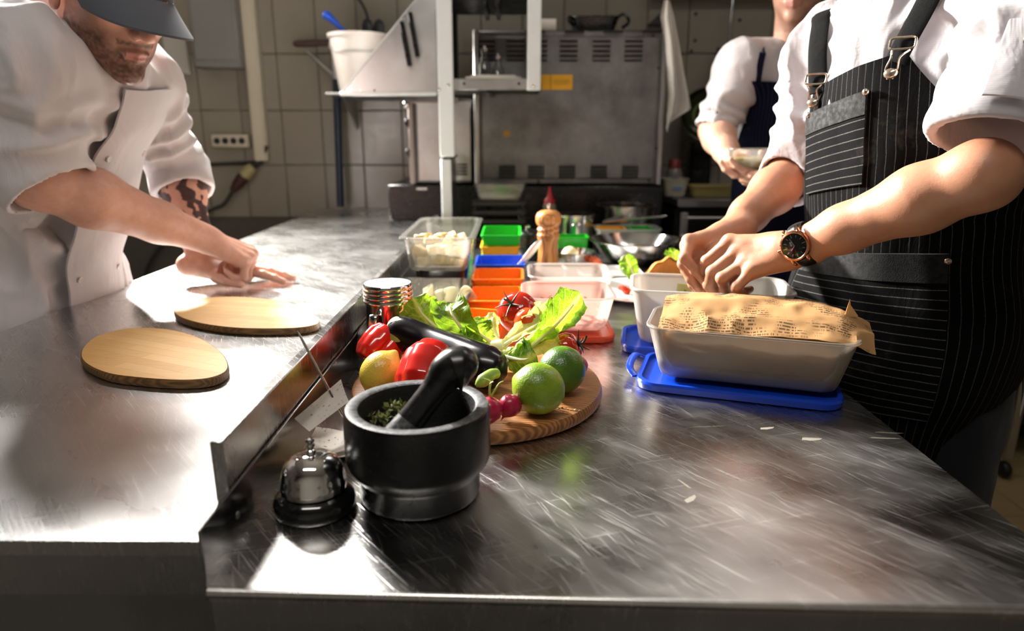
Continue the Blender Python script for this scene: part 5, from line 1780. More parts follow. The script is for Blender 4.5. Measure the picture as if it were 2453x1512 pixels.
MB().lathe([(.07, .0004), (.074, .003), (.09, .006), (.118, .013), (.130, .0155), (.131, .017), (.118, .0155), (.09, .0095), (.072, .007), (0, .0065)], pl, None, 72).build('dish', WPL, t)
BREAD = M('toasted_bread', '#cf8a3c', .7, 0, .35, 40, .5, 90)
t = thing('flatbread', 'toasted orange-brown flatbread fold on the white plate', 'bread', pl + V(.03, .02, .01))
u, v = np.meshgrid(np.linspace(-1, 1, 24), np.linspace(0, 1, 20))
P = np.stack([u * .066 * (1 - .15 * v), .03 * np.cos(v * 2.2) - .01 + .006 * np.sin(u * 4), .084 * np.sin(v * 1.75) * (1 - .50 * (u - .15) ** 2) + .003 * np.sin(u * 11)], -1)
P = P + pl + V(.045, .01, .010)
m = MB().grid(P)
m.grid(P + V(0, .006, -.004), flip=True)
m.build('fold', BREAD, t)
t = thing('salad_leaf', 'yellow-green lettuce leaf standing on the white plate', 'leaf', pl + V(-.01, .02, .01))
leaf(t, [pl + V(.000, -.01, .012), pl + V(-.016, 0, .04), pl + V(-.032, .01, .070), pl + V(-.042, .015, .095)], (.9, .2, .5), .024, LEAFG, .004, .4, 11)
t = thing('salad_leaf', 'pale lettuce leaf beside the flatbread tip on the white plate', 'leaf', pl + V(.07, .02, .01))
leaf(t, [pl + V(.05, .04, .012), pl + V(.065, .045, .05), pl + V(.078, .05, .085), pl + V(.085, .05, .102)], (.9, .2, .2), .022, LEAFG, .005, .3, 12)
TOMP = M('tomato_dice', '#c93319', .35, 0, .25, 50, .1, 80, sss=.1)
rs = np.random.RandomState(6)
for k in range(16):
    c = pl + V(rs.uniform(-.055, .05), rs.uniform(-.045, .01), .014 + .008 * rs.rand())
    o = MB().box(c, (.009, .007, .006), rotz(rs.uniform(0, 3)) @ rotx(rs.uniform(-.5, .5)), .002).build('tomato_dice', TOMP if k % 3 else CUC)
    tag(o, 'small diced tomato piece on the white plate' if k % 3 else 'small diced green piece on the white plate', 'tomato' if k % 3 else 'cucumber', 'diced tomato on the plate' if k % 3 else 'diced greens on the plate')

# pots, pans and bins at the far end of the worktable
c = V(at(1378, 540, 2.20)[0], 2.225, ZR)
t = thing('steel_pot', 'tall polished steel pot behind the pepper mill', 'pot', c)
MB().lathe([(.058, .0005), (.062, .004), (.062, .112), (.066, .114), (.066, .117), (.060, .117), (.059, .01), (0, .008)], c, None, 56).build('body', BOWL, t)
for s in (-1, 1):
    MB().tube(bez([c + V(-.01, s * .061, .085), c + V(-.012, s * .082, .09), c + V(.012, s * .082, .09), c + V(.01, s * .061, .085)], 16), .004, 8).build('handle', STEEL_P, t)
c = V(at(1500, 510, 2.34)[0], 2.345, ZR)
t = thing('saucepan', 'wide steel saucepan with a long handle at the far end', 'pan', c)
ZS = at(1480, 492, 2.32)[2] - ZR
MB().lathe([(.085, .0005), (.09, .004), (.093, ZS - .004), (.104, ZS - .001), (.104, ZS + .001), (.091, ZS), (.088, .01), (0, .008)], c, None, 56).build('body', steel('dim_steel', .45, .12, .25, .2, (1, .98, .95), 5), t)
MB().tube(bez([at(1445, 532, 2.22), at(1500, 526, 2.18), at(1560, 521, 2.14), at(1598, 517, 2.12)], 24), [.009] * 20 + [.008, .007, .006, .003], 12, flat=((0, 0, 1), .45)).build('handle', STEEL_P, t)
MB().tube([c + V(-.03, -.09, ZS - .03), at(1445, 532, 2.22)], .006, 10).build('handle_root', STEEL_P, t)
c = V(at(1273, 560, 2.05)[0], 2.05, ZR)
t = thing('black_kettle', 'black pot with a shiny lid knob left of the pepper mill', 'pot', c)
MB().lathe([(.038, .0005), (.042, .004), (.044, .075), (.040, .083), (.02, .088), (0, .089)], c, None, 40).build('body', BLACKP, t)
MB().lathe([(.004, .088), (.009, .096), (.009, .102), (0, .106)], c + V(-.012, -.012, 0), None, 18).build('knob', CHROME, t)
c = V(at(1370, 572, 1.98)[0], 1.995, ZR)
bin_('open_bin', 'single green open bin behind the small steel bowl', c + V(0, .0, 0), .042, .03, .078, GRNP, None, 1.1, group='open bins in a row')
for k, (x0, x1, mt, lb) in enumerate(((1425, 1505, YELP, 'amber bin inside the frosted tub behind the large steel bowl'), (1507, 1568, GRNP, 'green bin inside the frosted tub behind the large steel bowl'))):
    a, b = at(x0, 560, 2.14), at(x1, 560, 2.14)
    c = V((a[0] + b[0]) / 2, 2.175, ZR + .048)
    bin_('small_bin', lb, c, (b[0] - a[0]) / 2 * .76, .038, .030, mt, None, 1.1, group='small bins in the frosted tub')
a, b = at(1420, 560, 2.13), at(1574, 560, 2.13)
c = V((a[0] + b[0]) / 2, 2.175, ZR + .038)
t = thing('frosted_tray', 'long frosted tray holding an amber and a green bin', 'tub', c)
open_tub(c + V(.012, .0, 0), ((b[0] - a[0]) / 2 * .9, .052), ((b[0] - a[0]) / 2, .060), .015, .042, .0016, .003).build('body', plastic('milky_tray', '#d8e0d8', .45, .3, .3), t)
o = MB().tub([(.075, .05, .01, 0), (.078, .052, .01, .003), (.078, .052, .01, .035), (.072, .048, .01, .038)], V(c[0], c[1], ZR + .0006)).build('dark_box', DARK)
tag(o, 'low dark box under the frosted tray at the far end', 'box')
c = V(at(1316, 500, 2.33)[0], 2.33, ZR)
t = thing('squeeze_bottle', 'squeeze bottle with a red nozzle in the dark behind the pepper mill', 'bottle', c)
MB().lathe([(.020, .0005), (.023, .004), (.0235, .125), (.020, .138), (.014, .142)], c, None, 28).build('body', plastic('cloudy_bottle', '#8f8a74', .2, .3, .3), t)
MB().lathe([(.018, .138), (.018, .152), (.010, .162), (.004, .192), (.0025, .197), (0, .197)], c, None, 24).build('nozzle_cap', M('red_cap', '#a11f22', .35, 0, .1, 40), t)
# slatted dark crate with a clear tub of pickles
ca, cb = at(1133, 500, 2.40), at(1258, 500, 2.40)
cx_ = (ca[0] + cb[0]) / 2
t = thing('slatted_crate', 'dark slatted crate at the end of the counter by the upstand panel', 'crate', (cx_, 2.44, ZR))
hw = (cb[0] - ca[0]) / 2
zt = at(1190, 482, 2.38)[2] - ZR
for k in range(5):
    MB().box((cx_, 2.365, ZR + .012 + k * (zt - .02) / 4), (hw, .004, .007), bev=.002).build('slat', M('crate_dark', '#2b2622', .6, 0, .25, 40), t)
    for s in (-1, 1):
        MB().box((cx_ + s * hw, 2.415, ZR + .012 + k * (zt - .02) / 4), (.004, .05, .007), bev=.002).build('slat', bpy.data.materials['crate_dark'], t)
for s in (-1, 1):
    for y in (2.372, 2.455):
        MB().box((cx_ + s * (hw - .008), y, ZR + zt / 2), (.006, .006, zt / 2 - .001), bev=.001).build('corner_post', DARK, t)
MB().box((cx_, 2.415, ZR + zt - .003), (hw, .05, .003)).build('top_board', DARK, t)
t = thing('pickle_tub', 'clear tub of green pickled leaves on the dark crate', 'tub', (cx_ + .002, 2.415, ZR + zt))
open_tub(V(cx_ + .002, 2.415, ZR + zt), (hw * .8, .038), (hw * .95, .046), .012, .056, .0016, .004).build('body', CLEAR, t)
MB().tub([(hw * .72, .03, .01, .003), (hw * .8, .036, .012, .02), (hw * .8, .036, .012, .038), (hw * .5, .02, .01, .045)], V(cx_ + .002, 2.415, ZR + zt)).build('filling', M('pickled_green', '#6f7a2c', .6, 0, .6, 60, 1.0, 80), t)

# ------------------------------------------------------------------ frosted boxes where the right cook works
ang = math.radians(-18)
Rb = rotz(ang)
FL = V(.191, .951, 0)
u_, v_ = Rb[:, 0], Rb[:, 1]
fc = FL + u_ * .1425 + v_ * .073
BOXP = plastic('frosted_box', '#c4b8a6', .84, .05, .4)
BLUL = M('blue_lid_plastic', '#0d3cb8', .22, 0, .08, 20, trans=.12, sss=.1)
t = thing('blue_lid', 'bright blue plastic lid under the front frosted box', 'lid', fc * V(1, 1, 0) + V(0, 0, ZR))
lc = fc - u_ * .012 + V(0, 0, ZR)
MB().tub([(.139, .076, .03, .0004), (.143, .080, .032, .002), (.145, .082, .033, .011), (.143, .080, .032, .0145), (.137, .074, .03, .0145), (.135, .072, .028, .009), (.08, .03, .02, .009)], lc, Rb).build('rim_and_panel', BLUL, t)
MB().tube(bez([lc - u_ * .146 - v_ * .05 + V(0, 0, .012), lc - u_ * .158 - v_ * .03 + V(0, 0, .020), lc - u_ * .158 + v_ * .03 + V(0, 0, .020), lc - u_ * .146 + v_ * .05 + V(0, 0, .012)], 20), .006, 10, flat=((0, 0, 1), .4)).build('lid_tab', BLUL, t)
zf = ZR + .0150
t = thing('frosted_box', 'front frosted plastic box stuffed with brown newspaper', 'box', fc * V(1, 1, 0) + V(0, 0, zf))
open_tub(fc * V(1, 1, 0) + V(0, 0, zf), (.126, .058), (.1425, .073), .030, .0815, .0018, .0035, Rb).build('body', BOXP, t)
ang2 = math.radians(-10)
R2 = rotz(ang2)
BLx = V(.222, 1.263, 0)
bc2 = BLx + R2[:, 0] * .133 - R2[:, 1] * .075
t = thing('blue_lid', 'dark blue lid sticking out under the rear frosted box', 'lid', bc2 * V(1, 1, 0) + V(0, 0, ZR))
l2 = bc2 - R2[:, 0] * .014 + V(0, 0, ZR)
MB().tub([(.128, .070, .03, .0004), (.132, .074, .032, .002), (.134, .076, .033, .011), (.132, .074, .032, .0145), (.126, .068, .03, .0145), (.124, .066, .028, .009), (.08, .03, .02, .009)], l2, R2).build('rim_and_panel', BLUL, t)
zb = ZR + .0150
t = thing('frosted_box', 'rear frosted plastic box of mushrooms under the working hands', 'box', bc2 * V(1, 1, 0) + V(0, 0, zb))
open_tub(bc2 * V(1, 1, 0) + V(0, 0, zb), (.118, .060), (.133, .075), .030, .100, .0018, .0035, R2).build('body', plastic('milky_box', '#d6d3cc', .35, .28, .4), t)
# mushrooms in the rear box
MUSH = M('mushroom_cap', '#6d4a2a', .5, 0, .35, 60, .2, 90)
MUSHS = M('oyster_flesh', '#d8c79c', .6, 0, .25, 60, .3, 120, sss=.2)
spots = [(-.03, -.02), (.005, -.025), (.03, -.03), (.055, -.03), (.075, -.025), (.02, .005), (.05, .01), (-.005, .012), (.085, .005), (-.06, .0)]
for k, (x, y) in enumerate(spots):
    c = bc2 + R2 @ V(x, y, 0) + V(0, 0, ZR + .052 + .010 * math.sin(k * 1.7))
    t = thing('mushroom', 'brown mushroom in the rear frosted box', 'mushroom', c, 'mushrooms in the rear box')
    R = rotz(k) @ rotx(.5 * math.sin(k))
    MB().lathe([(.006, -.002), (.012, -.004), (.016, .0), (.0155, .005), (.011, .010), (.004, .0125), (0, .0128)], c, R, 20).build('cap', MUSH, t)
    MB().lathe([(.005, -.02), (.0045, -.012), (.006, -.001)], c, R, 12).build('stem', MUSHS, t)
# greenish paper liner in the rear box
o = sheet('paper_liner', [bc2 + R2 @ V(-.055, .050, ZR + .03), bc2 + R2 @ V(.02, .050, ZR + .03), bc2 + R2 @ V(.02, .058, ZR + .098), bc2 + R2 @ V(-.05, .058, ZR + .102)], .002, mat=paper_mat('green_liner', '#cfd39a', '#6c7a3a', 2.2, 16, .7), wav=.001)
tag(o, 'pale green paper liner against the back of the rear box', 'paper')

# brown newspaper: lumpy bundle and a crumpled top sheet
NEWS = paper_mat('newspaper_brown', '#c79c6a', '#33271c', 1.1, 190, .36)
fb = fc * V(1, 1, 0)
t = thing('newspaper_wrap', 'crumpled brown newspaper bundle filling the front frosted box', 'paper', fb + V(0, 0, zf + .004))
prims = [('+', .02, 'b', fb + V(0, 0, zf + .038), (.122, .054, .034), Rb, .018),
         ('+', .03, 'e', fb + Rb @ V(.05, .005, zf + .066), (.075, .042, .022), Rb), ('+', .03, 'e', fb + Rb @ V(-.05, .01, zf + .066), (.06, .042, .018), Rb)]


def crump(P, d):
    return d + .0030 * np.abs(noise3(P * 32)) + .0016 * np.abs(noise3(P * 75 + 7)) - .001


Vv, Qq, Nn = surf(prims, .0035, extra=crump)
sd_mesh('bundle', Vv, Qq, M('kraft_paper', '#8d5f31', .8, 0, .3, 30, .5, 90), t, angle=25)
# top sheet, spread over the bundle and overhanging the right end
nu, nv = 60, 26
uu, vv = np.meshgrid(np.linspace(0, 1, nu), np.linspace(0, 1, nv))
xl = -.128 + uu * .292
yl = -.052 + vv * (.118 - .045 * uu ** 3) - .004 * np.sin(uu * 9)
hz = .074 + .030 * np.clip(vv * 1.4, 0, 1) ** .8 * (0.8 + .35 * np.sin(uu * 3.0 + .3)) + .006 * uu - .012 * np.clip(uu - .86, 0, 1) / .14
G = np.stack([xl, yl, hz], -1).reshape(-1, 3)
G[:, 2] += .0045 * (1 - np.abs(noise3(G * 24 + 2)) * 2) + .0018 * noise3(G * 70)
G[:, 1] += .004 * noise3(G * 30 + 9)
Gw = (G @ Rb.T + fb + V(0, 0, zf - .002)).reshape(nv, nu, 3)
m = MB().grid(Gw, uv=np.stack([uu, vv * .42], -1))
m.grid(Gw - V(0, 0, .0008), uv=np.stack([uu, vv * .42], -1), flip=True)
m.build('top_sheet', NEWS, t, angle=22)
e = Gw[nv // 2 + 4, -8]
MB().add([e + V(-.004, .0, -.004), e + V(.014, -.006, 0), e + V(.002, 0, .024), e + V(.006, .004, .014), e + V(-.002, .002, -.004)], [(0, 1, 3), (0, 3, 2), (2, 3, 4), (1, 4, 3)]).build('torn_flap', NEWS, t, smooth=False)
# ================================================================== PEOPLE


def hand_prims(W, X, Z, side, curls, thumb, s=1.0, spread=(8, 2, -4, -10)):
    """five-fingered hand. W wrist, X towards the fingers, Z back of the hand; curls: (mcp, pip, dip) degrees for index..little"""
    X = nrm(X)
    Z = nrm(Z - X * X.dot(Z))
    Y = np.cross(X, Z) if side == 'L' else np.cross(Z, X)          # towards the thumb
    L = lambda x, y, z: W + s * (X * x + Y * y + Z * z)
    mcp = [(.090, .027, .001), (.094, .008, .004), (.089, -.011, .002), (.081, -.028, -.003)]
    seg = [(.044, .026, .021), (.049, .030, .022), (.045, .028, .022), (.035, .021, .019)]
    rad = [(.0102, .0090, .0080, .0066), (.0105, .0092, .0082, .0068), (.0100, .0088, .0078, .0064), (.0088, .0077, .0068, .0056)]
    pr, tips = [], []
    pr.append(('+', .012 * s, 'c', L(-.03, 0, 0), L(.012, .0, 0), .0245 * s, .0240 * s))
    for i, (m, r_) in enumerate(zip(mcp, rad)):
        y0 = (.014, .005, -.006, -.015)[i]
        pr.append(('+', .014 * s, 'c', L(.008, y0, -.001), L(*m), .0150 * s, .0112 * s))
    pr.append(('+', .014 * s, 'e', L(.052, -.002, -.005), np.array((.044, .034, .0135)) * s, np.stack([X, Y, Z], 1)))
    for i, m in enumerate(mcp):                                      # knuckles and tendons
        pr.append(('+', .006 * s, 'c', L(.030, m[1] * .45, .011), L(m[0] - .006, m[1], m[2] + .0075), .0030 * s, .0048 * s))
        pr.append(('+', .006 * s, 'e', L(m[0], m[1], m[2] + .004), np.array((.0105, .0092, .0092)) * s, np.stack([X, Y, Z], 1)))
    nails = []
    for i, (m, sg, r_) in enumerate(zip(mcp, seg, rad)):
        a = 0.0
        sp = math.radians(spread[i])
        d0 = X * math.cos(sp) + Y * math.sin(sp)
        p = L(*m)
        for j in range(3):
            a += math.radians(curls[i][j])
            d = d0 * math.cos(a) - Z * math.sin(a)
            q = p + d * sg[j] * s
            pr.append(('+', .0022 * s if j else .006 * s, 'c', p, q, r_[j] * s, r_[j + 1] * s))
            if j: pr.append(('+', .003 * s, 'e', p, np.array((1, 1, 1)) * r_[j] * 1.06 * s))
            p = q
        nails.append((p, d0 * math.sin(a) + Z * math.cos(a), d))
        tips.append(p)
    # thumb: list of joint positions in local coordinates
    T = [L(.018, .017, -.006)] + [L(*q) for q in thumb]
    tr = [.0165, .0135, .0112, .0085]
    for j in range(3):
        pr.append(('+', (.012, .006, .003)[j] * s, 'c', T[j], T[j + 1], tr[j] * s, tr[j + 1] * s))
    nails.append((T[3], nrm(np.cross(np.cross(T[3] - T[2], Z), T[3] - T[2])), nrm(T[3] - T[2])))
    return pr, nails


def hand_points(W, fingers, thumb, Z, s=1.0, arm=None):
    """hand from joint positions: fingers = [(mcp, pip, dip, tip)] index..little, thumb = (mcp, ip, tip)"""
    Z = nrm(Z)
    rad = [(.0104, .0092, .0080, .0066), (.0108, .0094, .0082, .0068), (.0102, .0089, .0078, .0064), (.0090, .0078, .0068, .0056)]
    pr, nails = [], []
    X = nrm(np.mean([f[0] for f in fingers], 0) - W)
    Y = nrm(fingers[0][0] - fingers[3][0])
    pr.append(('+', .012 * s, 'c', W - X * .03, W + X * .012, .0245 * s, .0235 * s))
    for i, f in enumerate(fingers):
        pr.append(('+', .014 * s, 'c', W + X * .010 + Y * (.013, .005, -.005, -.014)[i] * s, f[0], .0150 * s, .0114 * s))
        if i < 3:
            for k in (.45, .78):
                pr.append(('+', .010 * s, 'e', W + (f[0] * .5 + fingers[i + 1][0] * .5 - W) * k - Z * .002, np.array((1, 1, 1)) * .0130 * s))
    for i, f in enumerate(fingers):
        d = f[0] - W
        pr.append(('+', .006 * s, 'c', W + d * .35 + Z * .0105 * s, W + d * .93 + Z * .0078 * s, .0030 * s, .0046 * s))
        pr.append(('+', .006 * s, 'e', f[0] + Z * .004 * s, np.array((.0105, .0098, .0098)) * s))
    for f, r_ in zip(fingers, rad):
        for j in range(3):
            pr.append(('+', .0020 * s if j else .006 * s, 'c', f[j], f[j + 1], r_[j] * s, r_[j + 1] * s))
            if j:
                pr.append(('+', .003 * s, 'e', f[j], np.array((1, 1, 1)) * r_[j] * 1.07 * s))
        e = nrm(f[3] - f[2])
        o_ = nrm(np.cross(np.cross(e, f[1] - f[0]), e)) if np.linalg.norm(np.cross(e, f[1] - f[0])) > 1e-6 else Z
        nails.append((f[3], nrm(Z - e * e.dot(Z)), e))
    T = [W + X * .018 * s + Y * .015 * s - Z * .006 * s] + list(thumb)
    tr = [.0165, .0135, .0114, .0085]
    for j in range(3):
        pr.append(('+', (.012, .006, .003)[j] * s, 'c', T[j], T[j + 1], tr[j] * s, tr[j + 1] * s))
    e = nrm(T[3] - T[2])
    nails.append((T[3], nrm(V(0, -1, .2) - e * e.dot(V(0, -1, .2))), e))
    return pr, nails


def arm_prims(S, E_, W, k=.02, s=1.0):
    d = nrm(W - E_)
    pr = [('+', k, 'c', S, S + (E_ - S) * .5, .056 * s, .050 * s), ('+', k, 'c', S + (E_ - S) * .5, E_, .050 * s, .043 * s),
          ('+', .02, 'e', E_, np.array((.044, .044, .044)) * s),
          ('+', .02, 'c', E_, E_ + (W - E_) * .28, .043 * s, .0455 * s), ('+', .02, 'c', E_ + (W - E_) * .28, E_ + (W - E_) * .68, .0455 * s, .034 * s),
          ('+', .02, 'c', E_ + (W - E_) * .68, W, .034 * s, .0255 * s)]
    return pr


def head_prims(C, Fx, Up, neck, s=1.0):
    Fx = nrm(Fx)
    Up = nrm(Up - Fx * Fx.dot(Up))
    Yl = np.cross(Up, Fx)
    R = np.stack([Fx, Yl, Up], 1)
    L = lambda x, y, z: C + s * (R @ V(x, y, z))
    e = lambda op, k, c, r_: (op, k * s, 'e', L(*c), np.array(r_) * s, R)
    c_ = lambda op, k, a, b, ra, rb: (op, k * s, 'c', L(*a), L(*b), ra * s, rb * s)
    p = [e('+', 0, (-.012, 0, .045), (.098, .076, .086)), e('+', .03, (.028, 0, -.01), (.066, .061, .085)),
         e('+', .03, (.028, 0, -.065), (.055, .051, .044)), e('+', .022, (.074, 0, -.098), (.021, .024, .018))]
    for q in (-1, 1):
        p += [e('+', .02, (.062, q * .042, -.010), (.022, .018, .017)), e('-', .012, (.101, q * .031, .012), (.014, .016, .011)),
              e('+', .002, (.0805, q * .031, .012), (.0125, .0125, .0125)),
              c_('+', .003, (.091, q * .020, .0195), (.088, q * .043, .0180), .0030, .0030)]
    p += [c_('+', .014, (.088, -.030, .032), (.088, .030, .032), .0085, .0085),
          c_('+', .009, (.092, 0, .026), (.111, 0, -.020), .0075, .0105), e('+', .006, (.113, 0, -.025), (.0115, .0105, .0100))]
    for q in (-1, 1):
        p += [e('+', .005, (.102, q * .0125, -.029), (.010, .0075, .0080)), c_('-', .002, (.108, q * .006, -.037), (.104, q * .006, -.030), .0028, .0025)]
    p += [c_('+', .008, (.088, -.020, -.060), (.0945, 0, -.0580), .0032, .0042), c_('+', .004, (.0945, 0, -.0580), (.088, .020, -.060), .0042, .0032),
          c_('+', .006, (.087, -.016, -.0675), (.0925, 0, -.0685), .0034, .0048), c_('+', .004, (.0925, 0, -.0685), (.087, .016, -.0675), .0048, .0034),
          c_('-', .003, (.093, -.023, -.0635), (.105, 0, -.0635), .0016, .0022), c_('-', .003, (.105, 0, -.0635), (.093, .023, -.0635), .0022, .0016)]
    for q in (-1, 1):
        Re = R @ rotx(q * -.15)
        p += [('+', .006 * s, 'e', L(-.014, q * .078, .000), np.array((.020, .0085, .033)) * s, Re), ('-', .004 * s, 'e', L(-.006, q * .088, .004), np.array((.011, .008, .020)) * s, Re),
              e('+', .005, (-.006, q * .077, -.027), (.010, .006, .010))]
    p.append(('+', .03 * s, 'c', L(-.022, 0, -.062), np.asarray(neck, float), .056 * s, .060 * s))
    return p, R


def skin_mat(name):
    t = NT(name)
    b = t.b
    a = t.attr('col')
    v = t.coord('Object')
    n = t.noise(v, 55, 4, .6)
    n2 = t.noise(v, 420, 3, .6)
    t.l(t.mix(t.rng(n, .3, .75, 0, .28), a.outputs['Color'], (0.30, 0.08, 0.045, 1)), b.inputs['Base Color'])
    b.inputs['Subsurface Weight'].default_value = .10
    b.inputs['Subsurface Radius'].default_value = (1, .35, .2)
    b.inputs['Subsurface Scale'].default_value = .006
    t.l(t.rng(n2, .3, .7, .38, .55), b.inputs['Roughness'])
    t.bump(t.math('ADD', t.math('MULTIPLY', n, .6), t.math('MULTIPLY', n2, .5)), .22, .0012)
    return t.m


SKIN = skin_mat('skin')


def cloth_mat(name, col, weave=900, bump=.25, var=.05, sheen=.15):
    t = NT(name)
    b = t.b
    v = t.coord('Object')
    w = t.n('ShaderNodeTexWave', wave_type='BANDS', bands_direction='DIAGONAL'); w.inputs['Scale'].default_value = weave / 6; w.inputs['Distortion'].default_value = .6; t.l(v, w.inputs['Vector'])
    n = t.noise(v, 16, 5, .6)
    fold = t.noise(t.coord('Object', (1, 1, .45)), 15, 4, .55, .8)
    c = lin(col)
    t.l(t.mix(n, tuple(x * (1 - var) for x in c[:3]) + (1,), c), b.inputs['Base Color'])
    b.inputs['Roughness'].default_value = .85
    b.inputs['Specular IOR Level'].default_value = .08
    b.inputs['Sheen Weight'].default_value = sheen
    bp = t.n('ShaderNodeBump'); bp.inputs['Strength'].default_value = bump; bp.inputs['Distance'].default_value = .010; t.l(fold, bp.inputs['Height'])
    t.bump(w.outputs['Fac'], .08, .0006, bp.outputs['Normal'])
    return t.m


COTTON = cloth_mat('white_cotton', '#c2bcbd', bump=.4)
COTTONB = cloth_mat('white_shirt_cotton', '#bdb8bb', bump=.45)
TROUS = cloth_mat('dark_trousers', '#17181c', bump=.2)
SHOE = M('black_leather', '#111112', .35, 0, .2, 40, .1, 200)


def wrinkle(P, N, amp, axes=(), seed=0, calm=()):
    """folds: ridged noise along the normal, plus bands across given limbs (a, b, amplitude, wavelength)"""
    n1 = noise3(P * V(13, 13, 7) + seed)
    n2 = noise3(P * V(26, 26, 15) + seed * 3.1 + 4)
    f = (1 - np.abs(n1) * 2.2) * .65 + (1 - np.abs(n2) * 2.2) * .30
    d = amp * (f - .45)
    for (a, b, am, wl) in axes:
        ab = b - a
        Lg = np.linalg.norm(ab)
        t_ = (P - a) @ ab / Lg
        rel = P - a - t_[:, None] * ab / Lg
        rr = np.linalg.norm(rel, axis=1)
        w = np.clip(1 - np.abs(t_ / Lg - .62) / .62, 0, 1) * (rr < .16)
        fr = frame(ab)
        th = np.arctan2(rel @ fr[:, 1], rel @ fr[:, 0])
        ph = t_ / wl * 6.28 + 1.6 * np.sin(th + seed) + 2.2 * noise3(P * 9 + seed + 11)
        d += am * w * ((.5 + .5 * np.sin(ph)) ** 1.6 - .45)
    for (c, r_) in calm:
        w = np.clip((np.linalg.norm(P - c, axis=1) - r_) / .03, .25, 1)
        d *= w
    return P + N * d[:, None]


def trace(prims, O, D, off=0.0, far=.6):
    t_ = np.zeros(len(O))
    for _ in range(50):
        d = s_eval(prims, O + D * t_[:, None]) - off
        t_ += np.clip(d, -.02, .05) * .9
    return O + D * np.clip(t_, 0, far)[:, None]


def torso_prims(hip, chest, shL, shR, F, grow=0.0, belly=1.0):
    up = nrm(chest - hip)
    S = nrm((shL - shR) - up * up.dot(shL - shR))
    Fw = nrm(np.cross(S, up))
    if Fw.dot(F) < 0: Fw = -Fw
    R = np.stack([Fw, S, up], 1)
    g = grow
    mid = (shL + shR) / 2
    return [('+', 0, 'e', hip, (.122 + g, .165 + g, .14 + g), R), ('+', .06, 'e', hip * .5 + chest * .5, (.118 * belly + g, .150 + g, .17 + g), R),
            ('+', .06, 'e', chest, (.120 + g, .165 + g, .17 + g), R), ('+', .05, 'c', shL * .92 + mid * .08, shR * .92 + mid * .08, .062 + g, .062 + g),
            ('+', .06, 'c', mid * .8 + chest * .2, mid + up * .04, .085 + g, .055 + g)], R


def nail_cols(P, col, nails, s=1.0):
    for (p, n_, d) in nails:
        m = (np.linalg.norm(P - (p + n_ * .005 * s - d * .001), axis=1) < .0062 * s)
        col[m] = col[m] * .6 + np.array(lin('#dba798')[:3]) * .4


def make_body(parent, pieces, coarse, basecol, colfn=None, h=.0024):
    """pieces: fine fields (head, forearms); coarse: torso and legs hidden by clothes"""
    VV, QQ, n = [], [], 0
    for pr, hh in [(q, h) for q in pieces] + [(coarse, .012)]:
        v, q, N = surf(pr, hh)
        VV.append(v); QQ.append(q + n); n += len(v)
    P = np.concatenate(VV)
    col = np.tile(np.array(lin(basecol)[:3]), (len(P), 1))
    if colfn: colfn(P, col)
    return sd_mesh('body', P, np.concatenate(QQ), SKIN, parent, {'col': col})


def legs_prims(hip, F, feetL, feetR, grow=0.0):
    S = np.array([-F[1], F[0], 0.0])
    pr = []
    for s, ft in ((1, feetL), (-1, feetR)):
        h0 = hip + S * s * .085 + V(0, 0, -.05)
        kn = (h0 + ft) / 2 + F * .02
        pr += [('+', .03, 'c', h0, kn, .085 + grow, .060 + grow), ('+', .03, 'c', kn, ft + V(0, 0, .10), .060 + grow, .048 + grow)]
    pr.append(('+', .05, 'e', hip + V(0, 0, -.02), (.105 + grow, .145 + grow, .11 + grow), np.stack([F, S, V(0, 0, 1)], 1)))
    return pr


def shoes(parent, F, feet):
    for ft in feet:
        a = math.atan2(F[1], F[0])
        R = rotz(a)
        pr = [('+', 0, 'e', ft + R @ V(.05, 0, .035), (.14, .046, .035), R), ('+', .03, 'e', ft + R @ V(-.03, 0, .055), (.06, .042, .055), R)]
        v, q, N = surf(pr, .008)
        v[:, 2] = np.maximum(v[:, 2], .0015)
        sd_mesh('shoe', v, q, SHOE, parent)


def ring_collar(parent, C, axis, fwd_, r0, h, th, mat, gap=.5, tilt=.25, name='collar'):
    """stand collar with a front opening"""
    R = frame(axis, fwd_)
    a = np.linspace(gap, 2 * math.pi - gap, 48)
    rows = []
    for (dr, z) in ((0, 0), (.003, h * .4), (.008, h), (.008 - th, h + .002), (.003 - th, h * .45), (-th, 0)):
        zz = z * (1 - tilt * np.cos(a))
        rows.append(np.stack([(r0 + dr) * np.cos(a) * 1.08, (r0 + dr) * np.sin(a), zz], -1) @ R.T + C)
    m = MB().grid(np.array(rows))
    return m.build(name, mat, parent)


def button(parent, p, n_, r_=.006, mat=None, name='button'):
    R = frame(n_)
    return MB().lathe([(r_, -.001), (r_, .0012), (r_ * .8, .0018), (r_ * .6, .0012), (0, .0012)], p, R, 16).build(name, mat or M('pearl_button', '#c9c2bd', .3, 0, .1, 60), parent)


